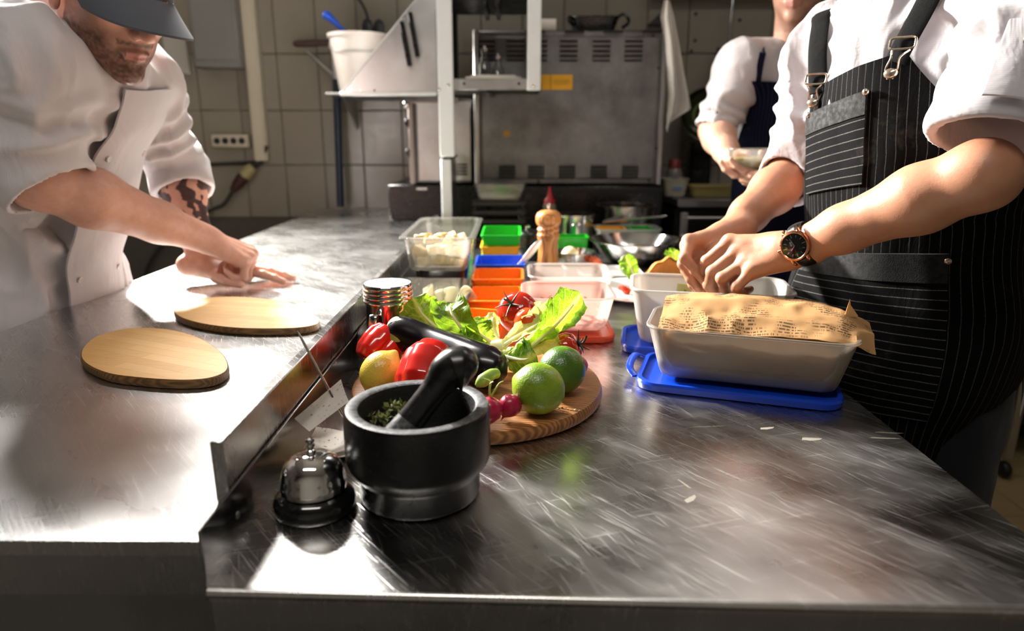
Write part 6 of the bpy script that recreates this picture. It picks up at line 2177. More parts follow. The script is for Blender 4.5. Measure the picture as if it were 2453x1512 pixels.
# ------------------------------------------------------------------ A: chef leaning over the left counter
FA = nrm(V(.97, -.12, 0))
A_hip, A_chest = V(-1.04, 1.385, .93), V(-.905, 1.36, 1.235)
A_shR, A_shL = at(62, 148, 1.155), at(338, 205, 1.48)
A_elR, A_elL = at(92, 428, 1.185), at(425, 392, 1.60)
A_head = at(262, -8, 1.255)
A_neck = at(160, 140, 1.31)
A_wrR = at(492, 572, 1.425)
A_wrL = V(-.700, 1.490, ZL + .0415)
pa = thing('person', 'chef in a white jacket and dark cap leaning over the left counter', 'person', (-1.04, 1.385, 0))
hR, nR = hand_prims(A_wrR, at(585, 610, 1.46) - A_wrR, V(.35, -.15, .9), 'R', [(70, 85, 50), (72, 88, 50), (70, 90, 50), (66, 88, 45)],
                    [(.045, .034, -.022), (.072, .036, -.042), (.090, .022, -.050)], 1.06)
hL, nL = hand_prims(A_wrL, V(.95, .16, -.10), V(.10, .05, 1), 'L', [(6, 6, 4), (5, 6, 4), (5, 6, 4), (6, 8, 5)],
                    [(.040, .040, -.014), (.066, .062, -.019), (.094, .072, -.021)], 1.02, (10, 3, -4, -12))
hp, RA = head_prims(A_head, V(.80, -.50, -.40), V(.38, -.18, .90), A_neck, 1.06)
armR = arm_prims(A_shR, A_elR, A_wrR, s=1.16)
armL = arm_prims(A_shL, A_elL, A_wrL, s=.98)
tor, _ = torso_prims(A_hip, A_chest, A_shL, A_shR, FA, -.04)
AfL, AfR = V(-1.10, 1.50, 0), V(-1.12, 1.26, 0)


def colA(P, col):
    Q = (P - A_head) @ RA / 1.06
    near = np.linalg.norm(P - A_head, axis=1) < .17
    nz = noise3(P * 240) * .5 + .5
    x, y, z = Q[:, 0], np.abs(Q[:, 1]), Q[:, 2]
    jaw = np.clip((-.028 - z + .35 * (y - .03)) / .03, 0, 1) * (x > -.012)
    lipz = (np.abs(z + .0640) < .0065) & (y < .017) & (x > .085)
    chin_clear = np.clip(1 - np.hypot((y - .030) / .016, (z + .050) / .018), 0, 1) * (x > .06)
    mous = np.clip(1 - np.abs(z + .046) / .008, 0, 1) * (y < .030) * (x > .075)
    b_ = np.clip(np.maximum(jaw * (1 - .8 * chin_clear), mous * 1.2), 0, 1) * near * (~lipz)
    b_ *= (z > -.16)
    side = np.clip((.055 - np.hypot(x + .012, (z - .045) * .6)) / .03, 0, 1) * (y > .055) * 0
    hair = ((z > .02) & (x < .045)) * near
    br = (np.abs(z - .034) < .006) & (y > .012) & (y < .052) & (x > .07) & near
    w = np.clip(b_ * (.55 + .5 * nz), 0, .9)
    dk = np.array(lin('#2c2019')[:3])
    col[:] = col * (1 - w[:, None]) + dk * w[:, None]
    col[br] = dk
    col[hair] = np.array(lin('#241a14')[:3])
    lp = near & lipz
    col[lp] = np.array(lin('#b47a70')[:3])
    ear = near & (y > .072)
    col[ear] = col[ear] * .7 + np.array(lin('#c77a68')[:3]) * .3
    # dark tattoo on the left forearm
    ab = A_wrL - A_elL
    t_ = (P - A_elL) @ ab / (ab @ ab)
    rel = P - A_elL - t_[:, None] * ab
    on_arm = (np.linalg.norm(rel, axis=1) < .06) & (t_ > .10) & (t_ < .72) & (rel[:, 1] < .022)
    n1 = noise3(P * 32 + 5) + .5 * noise3(P * 80 + 1)
    ink = on_arm & (n1 > -.22 + .9 * np.abs(t_ - .36))
    col[ink] = col[ink] * .04 + np.array(lin('#111318')[:3]) * .96
    nail_cols(P, col, nR + nL)


make_body(pa, [hp, armR[2:] + hR, armL[2:] + hL], tor + legs_prims(A_hip, FA, AfL, AfR), '#cf9d88', colA)
# jacket
cuR, cuL = A_elR + V(.012, 0, -.006), A_elL + (A_wrL - A_elL) * .22
jt, JR = torso_prims(A_hip + V(.0, 0, -.0), A_chest, A_shL, A_shR, FA, .022, 1.05)
jacket = jt + [('+', .05, 'b', A_hip + V(.02, 0, -.06), (.135, .185, .12), rotz(-.12), .07),
               ('+', .035, 'c', A_shR, A_elR, .084, .074), ('+', .035, 'c', A_shL, A_elL, .080, .066),
               ('+', .012, 'c', A_elR + V(-.01, 0, .05), cuR, .074, .074), ('+', .012, 'c', A_elL, cuL, .064, .060)]
dR, dL = nrm(V(.55, -.05, -.80)), nrm(A_wrL - A_elL)
for (c_, d_, r_, ro) in ((cuR, dR, .0755, .067), (cuL, dL, .0655, .055)):
    jacket += [('+', .004, 'c', c_ - d_ * .045, c_ + d_ * .004, r_, r_ + .004)]
    jacket += [('-', .003, 'c', c_ - d_ * .01, c_ + d_ * .30, ro, ro), ('-', .002, 'b', c_ + d_ * (.11 + .018), (.12, .12, .11), frame(d_), .002)]
v, q, N = surf(jacket, .0052)
v = wrinkle(v, N, .017, [(A_shR, A_elR, .018, .055), (A_shL, A_elL, .015, .045), (A_hip, A_chest, .006, .09)], 1.3, [(cuR, .085), (cuL, .075)])
jk = sd_mesh('jacket', v, q, COTTON, pa)
ring_collar(pa, A_neck + nrm(A_head - A_neck) * .010, A_head - A_neck + V(-.03, 0, .07), FA, .083, .085, .005, COTTON, .50)
# front flap of the double-breasted jacket with its buttons
tr_p = jt + [jacket[len(jt)]]
upA = nrm(A_chest - A_hip)
front = np.cross(JR[:, 1], upA)
front = front if front.dot(FA) > 0 else -front


def patch(parent, name, prims, org, uaxis, vaxis, dirn, us, vs, mat, off=.003, th=.002, uvs=(1, 1), wav=0.0, dist=.35):
    """cloth patch laid on a field: grid (us x vs) cast along dirn"""
    U, Vg = np.meshgrid(us, vs)
    O = org + U[..., None] * uaxis + Vg[..., None] * vaxis - dirn * dist
    P = trace(prims, O.reshape(-1, 3), np.tile(dirn, (U.size, 1)), off)
    if wav: P = P - dirn * (wav * noise3(P * 18))[:, None]
    P = P.reshape(U.shape + (3,))
    uv = np.stack([U * uvs[0], Vg * uvs[1]], -1)
    m = MB().grid(P, uv=uv)
    m.grid(P + dirn * th, uv=uv, flip=True)
    # close the border so that the cloth has an edge
    ny, nx = U.shape
    loop = [(0, j) for j in range(nx)] + [(i, nx - 1) for i in range(1, ny)] + [(ny - 1, j) for j in range(nx - 2, -1, -1)] + [(i, 0) for i in range(ny - 2, 0, -1)]
    top = np.array([P[i, j] for i, j in loop])
    m.grid(np.array([top, top + dirn * th]), closed_u=True, uv=np.zeros((2, len(loop), 2)))
    return m.build(name, mat, parent), P


sdir = -nrm(front)
fl, FP = patch(jk, 'front_flap', tr_p, A_chest * .5 + A_hip * .5, JR[:, 1], upA, sdir, np.linspace(-.085, .075, 22), np.linspace(-.26, .335, 52), COTTON, .013, .004, (1, 1), .004)
for i in (6, 17, 28, 39):
    for j in (3, 18):
        button(jk, FP[i, j] - sdir * .001, -sdir, .0065)
# trousers and shoes
v, q, N = surf(legs_prims(A_hip, FA, AfL, AfR, .018), .010)
v = wrinkle(v, N, .006, (), 4)
sd_mesh('trousers', v, q, TROUS, pa)
shoes(pa, FA, [AfL, AfR])
# cap with a curved peak
CAPM = cloth_mat('grey_cap_cloth', '#54565d', bump=.08)
Lc = lambda P: A_head + 1.06 * (np.asarray(P) @ RA.T)
a = np.linspace(0, 2 * np.pi, 64, endpoint=False)
rows = []
for k in np.linspace(0, 1, 16):
    ph = k * math.pi / 2
    rows.append(np.stack([-.010 + .112 * np.cos(a) * math.cos(ph), .089 * np.sin(a) * math.cos(ph), np.full(64, .022) + .112 * math.sin(ph) + .004 * np.cos(a) * math.cos(ph)], -1))
cp = thing('x', 'x', 'x', (0, 0, 0)) if False else None
m = MB().grid(np.array([Lc(r_) for r_ in rows]), closed_u=True)
m.grid(np.array([Lc(r_ * V(.975, .97, 1) - V(0, 0, .001)) for r_ in rows]), closed_u=True, flip=True)
capo = m.build('cap', CAPM, pa)
a = np.linspace(-1.15, 1.15, 40)
rows = []
for k in np.linspace(0, 1, 12):
    ext = k * .086 * np.cos(a * 1.25) ** .5
    x = -.010 + (.111 + 0 * a) * np.cos(a) + ext
    y = .089 * np.sin(a) * (1 - .06 * k)
    z = .026 + .004 * np.cos(a) - ext * .34 - 3.0 * y * y * (.45 + .9 * k)
    rows.append(np.stack([x, y, z], -1))
rows = np.nan_to_num(np.array(rows))
m = MB().grid(np.array([Lc(r_) for r_ in rows]))
m.grid(np.array([Lc(r_ - V(0, 0, .0035)) for r_ in rows]), flip=True)
m.grid(np.array([Lc(rows[-1]), Lc(rows[-1] - V(0, 0, .0035))]))
m.build('peak', CAPM, capo)
# ------------------------------------------------------------------ B: cook in the pinstriped apron on the right
FB = nrm(V(-.80, -.60, 0))
SB = V(-FB[1], FB[0], 0)                       # his left, towards the camera
B_hip, B_chest = V(.686, 1.165, .95), V(.650, 1.155, 1.27)
B_shL, B_shR = V(.692, .945, 1.460), V(.565, 1.320, 1.375)
B_elL, B_elR = at(2352, 420, .875), at(1893, 420, 1.36)
B_wrL, B_wrR = at(1893, 598, 1.045), at(1742, 562, 1.205)
B_head, B_neck = V(.585, 1.080, 1.68), V(.645, 1.135, 1.50)
pb = thing('person', 'cook in a white shirt and black pinstriped apron working with both hands', 'person', (.668, 1.165, 0))
A3 = lambda *q: [at(*c) for c in q]
XL_ = at(1772, 612, 1.09) - B_wrL
hL, nL = hand_points(B_wrL, [A3((1748, 580, 1.112), (1694, 626, 1.118), (1680, 654, 1.137), (1688, 676, 1.150)),
                             A3((1768, 604, 1.098), (1707, 652, 1.098), (1698, 682, 1.120), (1711, 712, 1.128)),
                             A3((1788, 629, 1.080), (1730, 667, 1.080), (1737, 695, 1.102), (1752, 700, 1.122)),
                             A3((1801, 650, 1.064), (1764, 688, 1.062), (1780, 702, 1.078), (1797, 693, 1.092))],
                     A3((1790, 646, 1.125), (1745, 684, 1.142), (1714, 694, 1.140)), V(-.22, -.80, .55), 1.10)
hR, nR = hand_points(B_wrR, [A3((1652, 580, 1.165), (1640, 618, 1.137), (1665, 648, 1.132), (1687, 673, 1.135)),
                             A3((1648, 590, 1.185), (1637, 632, 1.165), (1655, 668, 1.155), (1674, 696, 1.150)),
                             A3((1655, 602, 1.205), (1644, 648, 1.190), (1660, 682, 1.178), (1677, 709, 1.168)),
                             A3((1668, 614, 1.222), (1660, 654, 1.212), (1672, 684, 1.198), (1686, 704, 1.188))],
                     A3((1712, 612, 1.152), (1702, 650, 1.136), (1695, 684, 1.132)), V(-.62, .10, .75), 1.04)
hp, RB = head_prims(B_head, FB + V(0, 0, -.45), V(-.3, 0, 1), B_neck, 1.0)
armL, armR = arm_prims(B_shL, B_elL, B_wrL, s=.96), arm_prims(B_shR, B_elR, B_wrR, s=.93)
# ulna knob and forearm tendon
fl_ = nrm(B_wrL - B_elL)
armL += [('+', .012, 'e', B_wrL - fl_ * .030 + V(.0, -.014, .016), (.012, .012, .012)), ('+', .010, 'c', B_wrL - fl_ * .12 + V(0, -.018, .020), B_wrL - fl_ * .03 + V(0, -.010, .020), .006, .005)]
tor, _ = torso_prims(B_hip, B_chest, B_shL, B_shR, FB, -.02)
BfL, BfR = V(.775, 1.09, 0), V(.655, 1.27, 0)
DKH = np.array(lin('#2b2018')[:3])


def head_cols(P, col, C, R, s, beard=0.0):
    Q = (P - C) @ R / s
    near = np.linalg.norm(P - C, axis=1) < .17
    x, y, z = Q[:, 0], np.abs(Q[:, 1]), Q[:, 2]
    lp = near & (np.abs(z + .0645) < .0085) & (y < .019) & (x > .085)
    br = near & (np.abs(z - .034) < .005) & (y > .012) & (y < .048) & (x > .07)
    eye = near & (np.hypot(x - .0805, y - .031) < .0145) & (np.abs(z - .012) < .007) & (x > .088)
    if beard:
        jaw = np.clip((-.03 - z + .3 * (y - .03)) / .03, 0, 1) * (x > -.01) * near * (z > -.14) * (~lp) * beard
        col[:] = col * (1 - jaw[:, None]) + DKH * jaw[:, None]
    col[br] = DKH
    col[eye] = np.array((.75, .72, .7))
    iris = eye & (np.hypot(y - .031, z - .012) < .0052)
    col[iris] = np.array((.06, .035, .02))
    col[lp] = np.array(lin('#b87f72')[:3])


def colB(P, col):
    head_cols(P, col, B_head, RB, 1.0, .35)
    nail_cols(P, col, nL + nR, 1.06)


def hair(parent, C, R, s, col='#2b2018'):
    L = lambda x, y, z: C + s * (R @ V(x, y, z))
    pr = [('+', 0, 'e', L(-.016, 0, .052), np.array((.104, .084, .092)) * s, R), ('+', .02, 'e', L(-.045, 0, .0), np.array((.065, .078, .07)) * s, R),
          ('-', .012, 'e', L(.085, 0, -.022), np.array((.075, .10, .085)) * s, R), ('-', .01, 'b', L(0.06, 0, -.06), np.array((.075, .12, .075)) * s, R, .01)]
    v, q, N = surf(pr, .004)
    f = noise3(v * V(120, 120, 60)) * .0022 + noise3(v * 40) * .003
    return sd_mesh('hair', v + N * f[:, None], q, M('dark_hair', col, .45, 0, .3, 120, .6, 500), parent)


make_body(pb, [hp, armL[2:] + hL, armR[2:] + hR], tor + legs_prims(B_hip, FB, BfL, BfR), '#b58163', colB, .0022)
hair(pb, B_head, RB, 1.0)
# shirt with rolled sleeves
jt, JRb = torso_prims(B_hip, B_chest, B_shL, B_shR, FB, .020, 1.0)
skirt = [('+', .06, 'b', B_hip + V(.0, 0.01, -.05), (.125, .165, .11), rotz(math.atan2(FB[1], FB[0])), .07)]
cuL = B_elL + (B_shL - B_elL) * .20
cuR = B_elR + (B_wrR - B_elR) * .06
dL, dR = nrm(B_elL - B_shL), nrm(B_wrR - B_elR)
shirt = jt + skirt + [('+', .04, 'c', B_shL, cuL, .084, .078), ('+', .04, 'c', B_shR, B_elR, .066, .053), ('+', .02, 'c', B_elR, cuR, .053, .052),
                      ('+', .005, 'c', cuL - dL * .095, cuL - dL * .012, .079, .084), ('+', .005, 'c', cuR - dR * .05, cuR, .054, .058)]
for (c_, d_, ro) in ((cuL, dL, .066), (cuR, dR, .048)):
    shirt += [('-', .004, 'c', c_ - d_ * .030, c_ + d_ * .40, ro, ro), ('-', .003, 'b', c_ + d_ * .136, (.13, .13, .12), frame(d_), .002)]
v, q, N = surf(shirt, .0050)
v = wrinkle(v, N, .017, [(B_shL, cuL + dL * .05, .020, .060), (B_shR, B_elR, .014, .05)], 5.7, [(cuL, .09), (cuR, .075)])
sh = sd_mesh('shirt', v, q, COTTONB, pb)
ring_collar(pb, B_neck + V(-.015, 0, -.01), V(-.25, 0, 1), FB, .072, .04, .004, COTTONB, .5)
# shirt tail hanging out behind the apron
uu, vv = np.meshgrid(np.linspace(0, 1, 14), np.linspace(0, 1, 24))
P = np.stack([.815 + .03 * uu + .020 * vv + .008 * np.sin(vv * 5 + uu * 3), 1.035 + .10 * uu - .02 * np.sin(uu * 3.1) * vv, .98 - vv * (.19 - .08 * uu)], -1)
m = MB().grid(P); m.grid(P + V(.004, .004, 0), flip=True)
m.build('shirt_tail', COTTONB, sh)
# sleeve tab with its stud
sl = [('+', 0, 'c', B_shL, cuL, .084, .078), ('+', .005, 'c', cuL - dL * .095, cuL - dL * .012, .079, .084)]
tb = cuL - dL * .012
dn = nrm(V(.35, .93, -.1)); dn = nrm(dn - dL * dL.dot(dn))
tu = nrm(np.cross(dn, dL))
us = np.linspace(.000, .048, 9)
tab, TP = patch(sh, 'sleeve_tab', sl, tb, tu, dL, dn, us, np.linspace(-.085, .010, 18), COTTONB, .011, .0055, (1, 1), .001, .2)
button(sh, TP[5, 4] - dn * .002, -dn, .0075, M('steel_stud', '#8d8a86', .3, .8, .1, 60), 'sleeve_stud')


# apron
def stripe_mat(name, base, line, pitch, width, horiz=False, soft=.35):
    t = NT(name)
    b = t.b
    tc = t.n('ShaderNodeTexCoord').outputs['UV']
    sx = t.n('ShaderNodeSeparateXYZ'); t.l(tc, sx.inputs[0])
    n = t.noise(t.coord('Object'), 35, 3)
    x = sx.outputs[1] if horiz else sx.outputs[0]
    x = t.math('ADD', x, t.math('MULTIPLY', n, pitch * .08))
    fr = t.math('ABSOLUTE', t.math('SUBTRACT', t.math('FRACT', t.math('DIVIDE', x, pitch)), .5))
    ln = t.rng(fr, 0, width / pitch, 1, 0)
    dash = t.rng(t.noise(t.coord('Object', (1, 1, 1)), 700, 2), .35, .6, .35, 1)
    ln = t.math('MULTIPLY', ln, dash)
    dirt = t.rng(t.noise(t.coord('Object'), 11, 5, .7), .62, .78, 0, .16)
    c = t.mix(ln, lin(base), lin(line))
    t.l(t.mix(dirt, c, lin('#6d675c')), b.inputs['Base Color'])
    b.inputs['Roughness'].default_value = .8
    b.inputs['Specular IOR Level'].default_value = .06
    f2 = t.noise(t.coord('Object', (1, 1, .4)), 22, 4, .6, .6)
    bp = t.n('ShaderNodeBump'); bp.inputs['Strength'].default_value = .25; bp.inputs['Distance'].default_value = .008; t.l(f2, bp.inputs['Height'])
    t.bump(t.noise(t.coord('Object'), 1400, 2), .15, .0008, bp.outputs['Normal'])
    return t.m


APB = stripe_mat('black_pinstripe', '#0a0a0b', '#5a5855', .0128, .0008)
APH = stripe_mat('black_pinstripe_level', '#0d0d0e', '#7b7975', .0135, .0009, True)
APN = stripe_mat('navy_pinstripe', '#0c0e1e', '#2a2d44', .0085, .0016)
APPL = M('plain_black_cloth', '#0d0d0e', .8, 0, .15, 60, .2, 600)


def apron(parent, hip, chest, F, prims, z_top, z_bot, mat, ext, name='apron', off=.006, nz=96, nt=72, flare=.0, wav=.004, tilt=0.0):
    """apron wrapped round the body: rays cast inwards towards the torso axis. ext(z): (min, max) angle from the front"""
    phi = math.atan2(F[1], F[0])
    zs = np.linspace(z_top, z_bot, nz)
    P = np.zeros((nz, nt, 3)); UV = np.zeros((nz, nt, 2))
    for i, z in enumerate(zs):
        k = np.clip((z - hip[2]) / (chest[2] - hip[2]), -.0, 1.2)
        c = hip + (chest - hip) * k
        a0, a1 = ext(z)
        th = phi + np.linspace(a0, a1, nt)
        D = np.stack([-np.cos(th), -np.sin(th), 0 * th], 1)
        O = np.tile(V(c[0], c[1], z), (nt, 1)) - D * .45
        O[:, 2] += tilt * np.linspace(a0, a1, nt) * np.clip((z - .9) / .3, 0, 1)
        P[i] = trace(prims, O, D, off)
        if flare and z < hip[2]: P[i] -= D * (flare * (hip[2] - z))
        UV[i, :, 0] = np.linspace(a0, a1, nt) * .165
        UV[i, :, 1] = z
    # smooth a little and add soft folds
    for _ in range(3):
        P[1:-1] = .5 * P[1:-1] + .25 * (P[:-2] + P[2:])
        P[:, 1:-1] = .5 * P[:, 1:-1] + .25 * (P[:, :-2] + P[:, 2:])
    T1, T2 = np.gradient(P, axis=1), np.gradient(P, axis=0)
    N = np.cross(T2, T1)
    N /= np.linalg.norm(N, axis=2)[..., None] + 1e-9
    out = P - np.array([hip[0], hip[1], 0])
    sg = np.sign((N[..., :2] * out[..., :2]).sum(-1)).mean()
    N = N * (1 if sg > 0 else -1)
    Q = P.reshape(-1, 3)
    P = P + N * (wav * (noise3(Q * V(14, 14, 5) + 3) + .5 * noise3(Q * V(30, 30, 9)))).reshape(nz, nt, 1)
    m = MB().grid(P, uv=UV)
    m.grid(P - N * .003, uv=UV, flip=True)
    loop = [(0, j) for j in range(nt)] + [(i, nt - 1) for i in range(1, nz)] + [(nz - 1, j) for j in range(nt - 2, -1, -1)] + [(i, 0) for i in range(nz - 2, 0, -1)]
    tp = np.array([P[i, j] for i, j in loop]); bt = np.array([P[i, j] - N[i, j] * .003 for i, j in loop])
    m.grid(np.array([tp, bt]), closed_u=True)
    o = m.build(name, mat, parent)

    def pick(th, z):
        i = np.clip((z_top - z) / (z_top - z_bot) * (nz - 1), 0, nz - 1)
        a0, a1 = ext(z)
        j = np.clip((th - a0) / (a1 - a0) * (nt - 1), 0, nt - 1)
        return P[int(round(i)), int(round(j))], N[int(round(i)), int(round(j))]

    def sub(name, a0, a1, z0, z1, mt, off=.004, nu=26, nv=26, parent_=None, r=.0):
        i0, i1 = [np.clip((z_top - z) / (z_top - z_bot) * (nz - 1), 0, nz - 1) for z in (z1, z0)]
        G = np.zeros((nv, nu, 3)); NN = np.zeros((nv, nu, 3)); U = np.zeros((nv, nu, 2))
        for a, ii in enumerate(np.linspace(i0, i1, nv)):
            i = int(ii); f = ii - i; i2 = min(i + 1, nz - 1)
            z = z_top + (z_bot - z_top) * ii / (nz - 1)
            e0, e1 = ext(z)
            for b, th in enumerate(np.linspace(a0, a1, nu)):
                jj = np.clip((th - e0) / (e1 - e0) * (nt - 1), 0, nt - 1)
                j = int(jj); g = jj - j; j2 = min(j + 1, nt - 1)
                w = lambda X_: (X_[i, j] * (1 - g) + X_[i, j2] * g) * (1 - f) + (X_[i2, j] * (1 - g) + X_[i2, j2] * g) * f
                G[a, b], NN[a, b] = w(P), nrm(w(N))
                U[a, b] = (th * .165, z)
        Gt = G + NN * off
        m = MB().grid(Gt, uv=U)
        lp = [(0, j) for j in range(nu)] + [(i, nu - 1) for i in range(1, nv)] + [(nv - 1, j) for j in range(nu - 2, -1, -1)] + [(i, 0) for i in range(nv - 2, 0, -1)]
        m.grid(np.array([[Gt[i, j] for i, j in lp], [G[i, j] - NN[i, j] * .001 for i, j in lp]]), closed_u=True)
        return m.build(name, mt, parent_ or o)
    return o, pick, sub


def ext_b(z):
    k = np.interp(z, [.35, .95, 1.10, 1.20, 1.34], [2.3, 2.2, 1.7, .90, .30])
    k2 = np.interp(z, [.35, .95, 1.10, 1.20, 1.34], [1.40, 1.40, 1.25, 1.05, .88])
    return -k2, k


tp = jt + skirt + [('+', .08, 'c', B_hip + V(-.01, -.01, -.1), V(.690, 1.17, .30), .132, .134)]
ap, pick, sub = apron(pb, B_hip, B_chest, FB, tp, 1.342, .34, APB, ext_b, off=.010, wav=.005, tilt=.035)
bp_ = sub('bib_pocket', -.92, .0, 1.165, 1.30, APH)
sub('pocket_hem', -.92, .0, 1.268, 1.302, APPL, .0055, 20, 6, bp_)
lp_ = sub('front_pocket', -.85, .72, .80, 1.055, APH, .004, 40, 30)
sub('pocket_hem', -.85, .72, 1.015, 1.057, APPL, .0055, 36, 6, lp_)
STUD = M('rivet_steel', '#c9b9a8', .2, .9, .05, 60)
for (th, z, r_) in ((.01, 1.298, .0055), (-.86, 1.298, .0050), (.71, 1.05, .0055), (-.84, 1.05, .005)):
    p, n_ = pick(th, z)
    MB().lathe([(r_, 0), (r_ * .95, .002), (r_ * .6, .0038), (0, .0045)], p + n_ * .005, frame(n_), 16).build('rivet', STUD, ap)
# straps with metal buckles
for th, nm in ((.20, 'near'), (-.76, 'far')):
    p0, n0 = pick(th, 1.335)
    shl = B_shL if th > 0 else B_shR
    top = shl * (.52 if th > 0 else .8) + (B_shL + B_shR) / 2 * (.48 if th > 0 else .2) + V(0, 0, .088)
    pts = []
    for k in np.linspace(0, 1, 10):
        q_ = p0 + (top - p0) * k
        q_ = trace(jt, (q_ + FB * .25)[None], -FB[None], .010)[0] if k < .85 else q_
        pts.append(q_)
    pts.append(top + V(.05, 0, -.005)); pts.append(top + V(.11, 0, -.06))
    path = bez(pts, 40)
    MB().tube(path, .016, 12, flat=((FB + V(0, 0, .2)), .14)).build('strap', APPL if False else APB, ap)
    c0 = path[4]
    nrm_ = nrm(FB + V(0, -.15, .1))
    Rr = frame(nrm_, (0, 0, 1))
    ringp = [c0 + nrm_ * .006 + Rr @ V(.008 * np.sign(math.cos(a_)) * abs(math.cos(a_)) ** .4, .017 * np.sign(math.sin(a_)) * abs(math.sin(a_)) ** .4, 0) for a_ in np.linspace(0, 2 * math.pi, 33)]
    MB().tube(ringp, .0018, 8, caps=False).build('buckle_frame', STUD, ap)
    low = p0 + n0 * .008 + V(0, 0, -.016)
    for sgn in (-1, 1):
        MB().tube(bez([c0 + nrm_ * .008 + Rr @ V(-.010, sgn * .012, 0), (c0 + low) / 2 + nrm_ * .008 + Rr @ V(0, sgn * .006, 0), low + Rr @ V(.006, sgn * .008, 0), low + Rr @ V(-.008, sgn * .003, 0)], 14), .0016, 8).build('buckle_wire', STUD, ap)
    MB().lathe([(.0075, 0), (.007, .0025), (.005, .0045), (0, .0050)], low, frame(nrm_), 20, sx=1.35).build('bib_button', STUD, ap)
v, q, N = surf(legs_prims(B_hip, FB, BfL, BfR, .018), .010)
sd_mesh('trousers', wrinkle(v, N, .006, (), 4), q, TROUS, pb)
shoes(pb, FB, [BfL, BfR])

# wristwatch on his left wrist
Xh = nrm(XL_)
wz = nrm(V(-.30, -.92, .26) - fl_ * fl_.dot(V(-.30, -.92, .26)))
wc = B_wrL - fl_ * .024
wy = np.cross(wz, fl_)
Rw = np.stack([wy, fl_, wz], 1) * 1.12                # x across the wrist, y along the arm, z out of the dial
dc = wc + wz * .0295
t = thing('wristwatch', 'rose-gold wristwatch with a black dial and black leather strap', 'watch', dc)
GOLD = M('rose_gold', '#c98a68', .18, 1.0, .05, 40)
MB().lathe([(.0185, -.004), (.0205, -.002), (.0210, .002), (.0200, .0048), (.0178, .0058), (.0170, .0052), (.0168, .0042)], dc, Rw, 48, True, False).build('case', GOLD, t)
dial = MB().lathe([(.0170, .0040), (.0005, .0042), (0, .0042)], dc, Rw, 48, False, False).build('dial', M('watch_dial', '#0b0c0e', .2, 0, .1, 40), t)
SIL = M('watch_silver', '#d8d6d2', .2, 1.0, 0, 40)
for k in range(12):
    a_ = k * math.pi / 6
    l = .0035 if k % 3 else .0048
    MB().box(dc + Rw @ V(.0132 * math.cos(a_), .0132 * math.sin(a_), .0046), (l / 2, .00045, .0003), Rw @ rotz(a_)).build('hour_marker', SIL, dial, smooth=False)
for a_, l, w in ((.9, .008, .0007), (2.9, .0115, .0006)):
    MB().box(dc + Rw @ V(l / 2 * math.cos(a_), l / 2 * math.sin(a_), .0049), (l / 2, w, .0002), Rw @ rotz(a_)).build('watch_hand', SIL, dial, smooth=False)
MB().box(dc + Rw @ V(-.004, .004, .0045), (.003, .0014, .0002), Rw).build('day_window', SIL, dial, smooth=False)
MB().lathe([(.0165, .0055), (.012, .0062), (0, .0065)], dc, Rw, 40, False, False).build('crystal', GLASS, t)
MB().lathe([(.0028, 0), (.0028, .004), (.002, .0045), (0, .0045)], dc + Rw @ V(0, .0205, .001), Rw @ rotx(-math.pi / 2), 14).build('crown', GOLD, t)
STRP = M('croc_leather', '#101012', .35, 0, .2, 50, .8, 110)
pts = [wc + .0312 * (math.cos(a_) * wy * 1.02 + math.sin(a_) * wz * .95) for a_ in np.linspace(math.radians(52), math.radians(52 - 360 + 76), 50)]
MB().tube(pts, .0115, 14, flat=(wz, .24)).build('strap', STRP, t)
for s in (-1, 1):
    for e in (-1, 1):
        MB().tube(bez([dc + Rw @ V(s * .014, e * .011, .001), dc + Rw @ V(s * .021, e * .0105, .000), dc + Rw @ V(s * .0245, e * .010, -.005)], 8), np.linspace(.0030, .0018, 8), 8).build('lug', GOLD, t)

# clump of oyster mushroom between the fingers
oc = at(1722, 705, 1.135)
t = thing('oyster_mushroom', 'torn oyster mushroom clump held between the fingers over the rear box', 'mushroom', oc - V(0, 0, .04))
rs = np.random.RandomState(3)
for k in range(9):
    b0 = oc + V(rs.uniform(-.012, .022), rs.uniform(-.015, .015), -.030 + rs.uniform(-.012, .004))
    tipp = oc + V(rs.uniform(-.020, .03), rs.uniform(-.012, .012), .012 + rs.uniform(-.006, .016))
    MB().tube(bez([b0, b0 * .5 + tipp * .5 + rs.randn(3) * .004, tipp], 12), np.linspace(.0068, .0028, 12), 8, flat=(rs.randn(3), .45)).build('strand', MUSHS, t)
for k in range(3):
    MB().lathe([(.003, -.012), (.007, -.004), (.016, .003), (.018, .006), (.012, .005), (0, .0)], oc + V(.012 * k - .012, -.008 * k, -.036), frame(rs.randn(3) + V(0, 0, 2)), 18).build('cap', MUSHS, t)

# ------------------------------------------------------------------ C: far cook holding a container
FC_ = nrm(V(-.45, -.9, 0))
SC = V(-FC_[1], FC_[0], 0)
YC = 2.05
C_neck = at(1905, 118, YC)
C_head = at(1912, -66, YC - .05)
C_shR, C_shL = at(1775, 165, YC - .02), at(2060, 165, YC + .10)
C_elR = at(1712, 312, YC - .06)
C_chest = (C_shR + C_shL) / 2 + V(0, 0, -.16)
C_hip = C_chest + V(.02, .05, -.40)
tubc = at(1800, 398, YC - .28)
C_wrR, C_elL = at(1752, 385, YC - .20), (C_shL + V(.06, -.02, -.26))
C_wrL = tubc + V(.085, .03, .01)
pc_ = thing('person', 'far cook in a navy striped apron holding a plastic container', 'person', (C_hip[0], C_hip[1], 0))
hR, nR = hand_prims(C_wrR, tubc + V(-.01, .0, -.03) - C_wrR, V(-.55, -.25, -.75), 'R', [(18, 30, 20), (20, 30, 22), (22, 32, 24), (24, 34, 26)],
                    [(.040, .040, -.008), (.062, .055, -.022), (.085, .058, -.036)], 1.0)
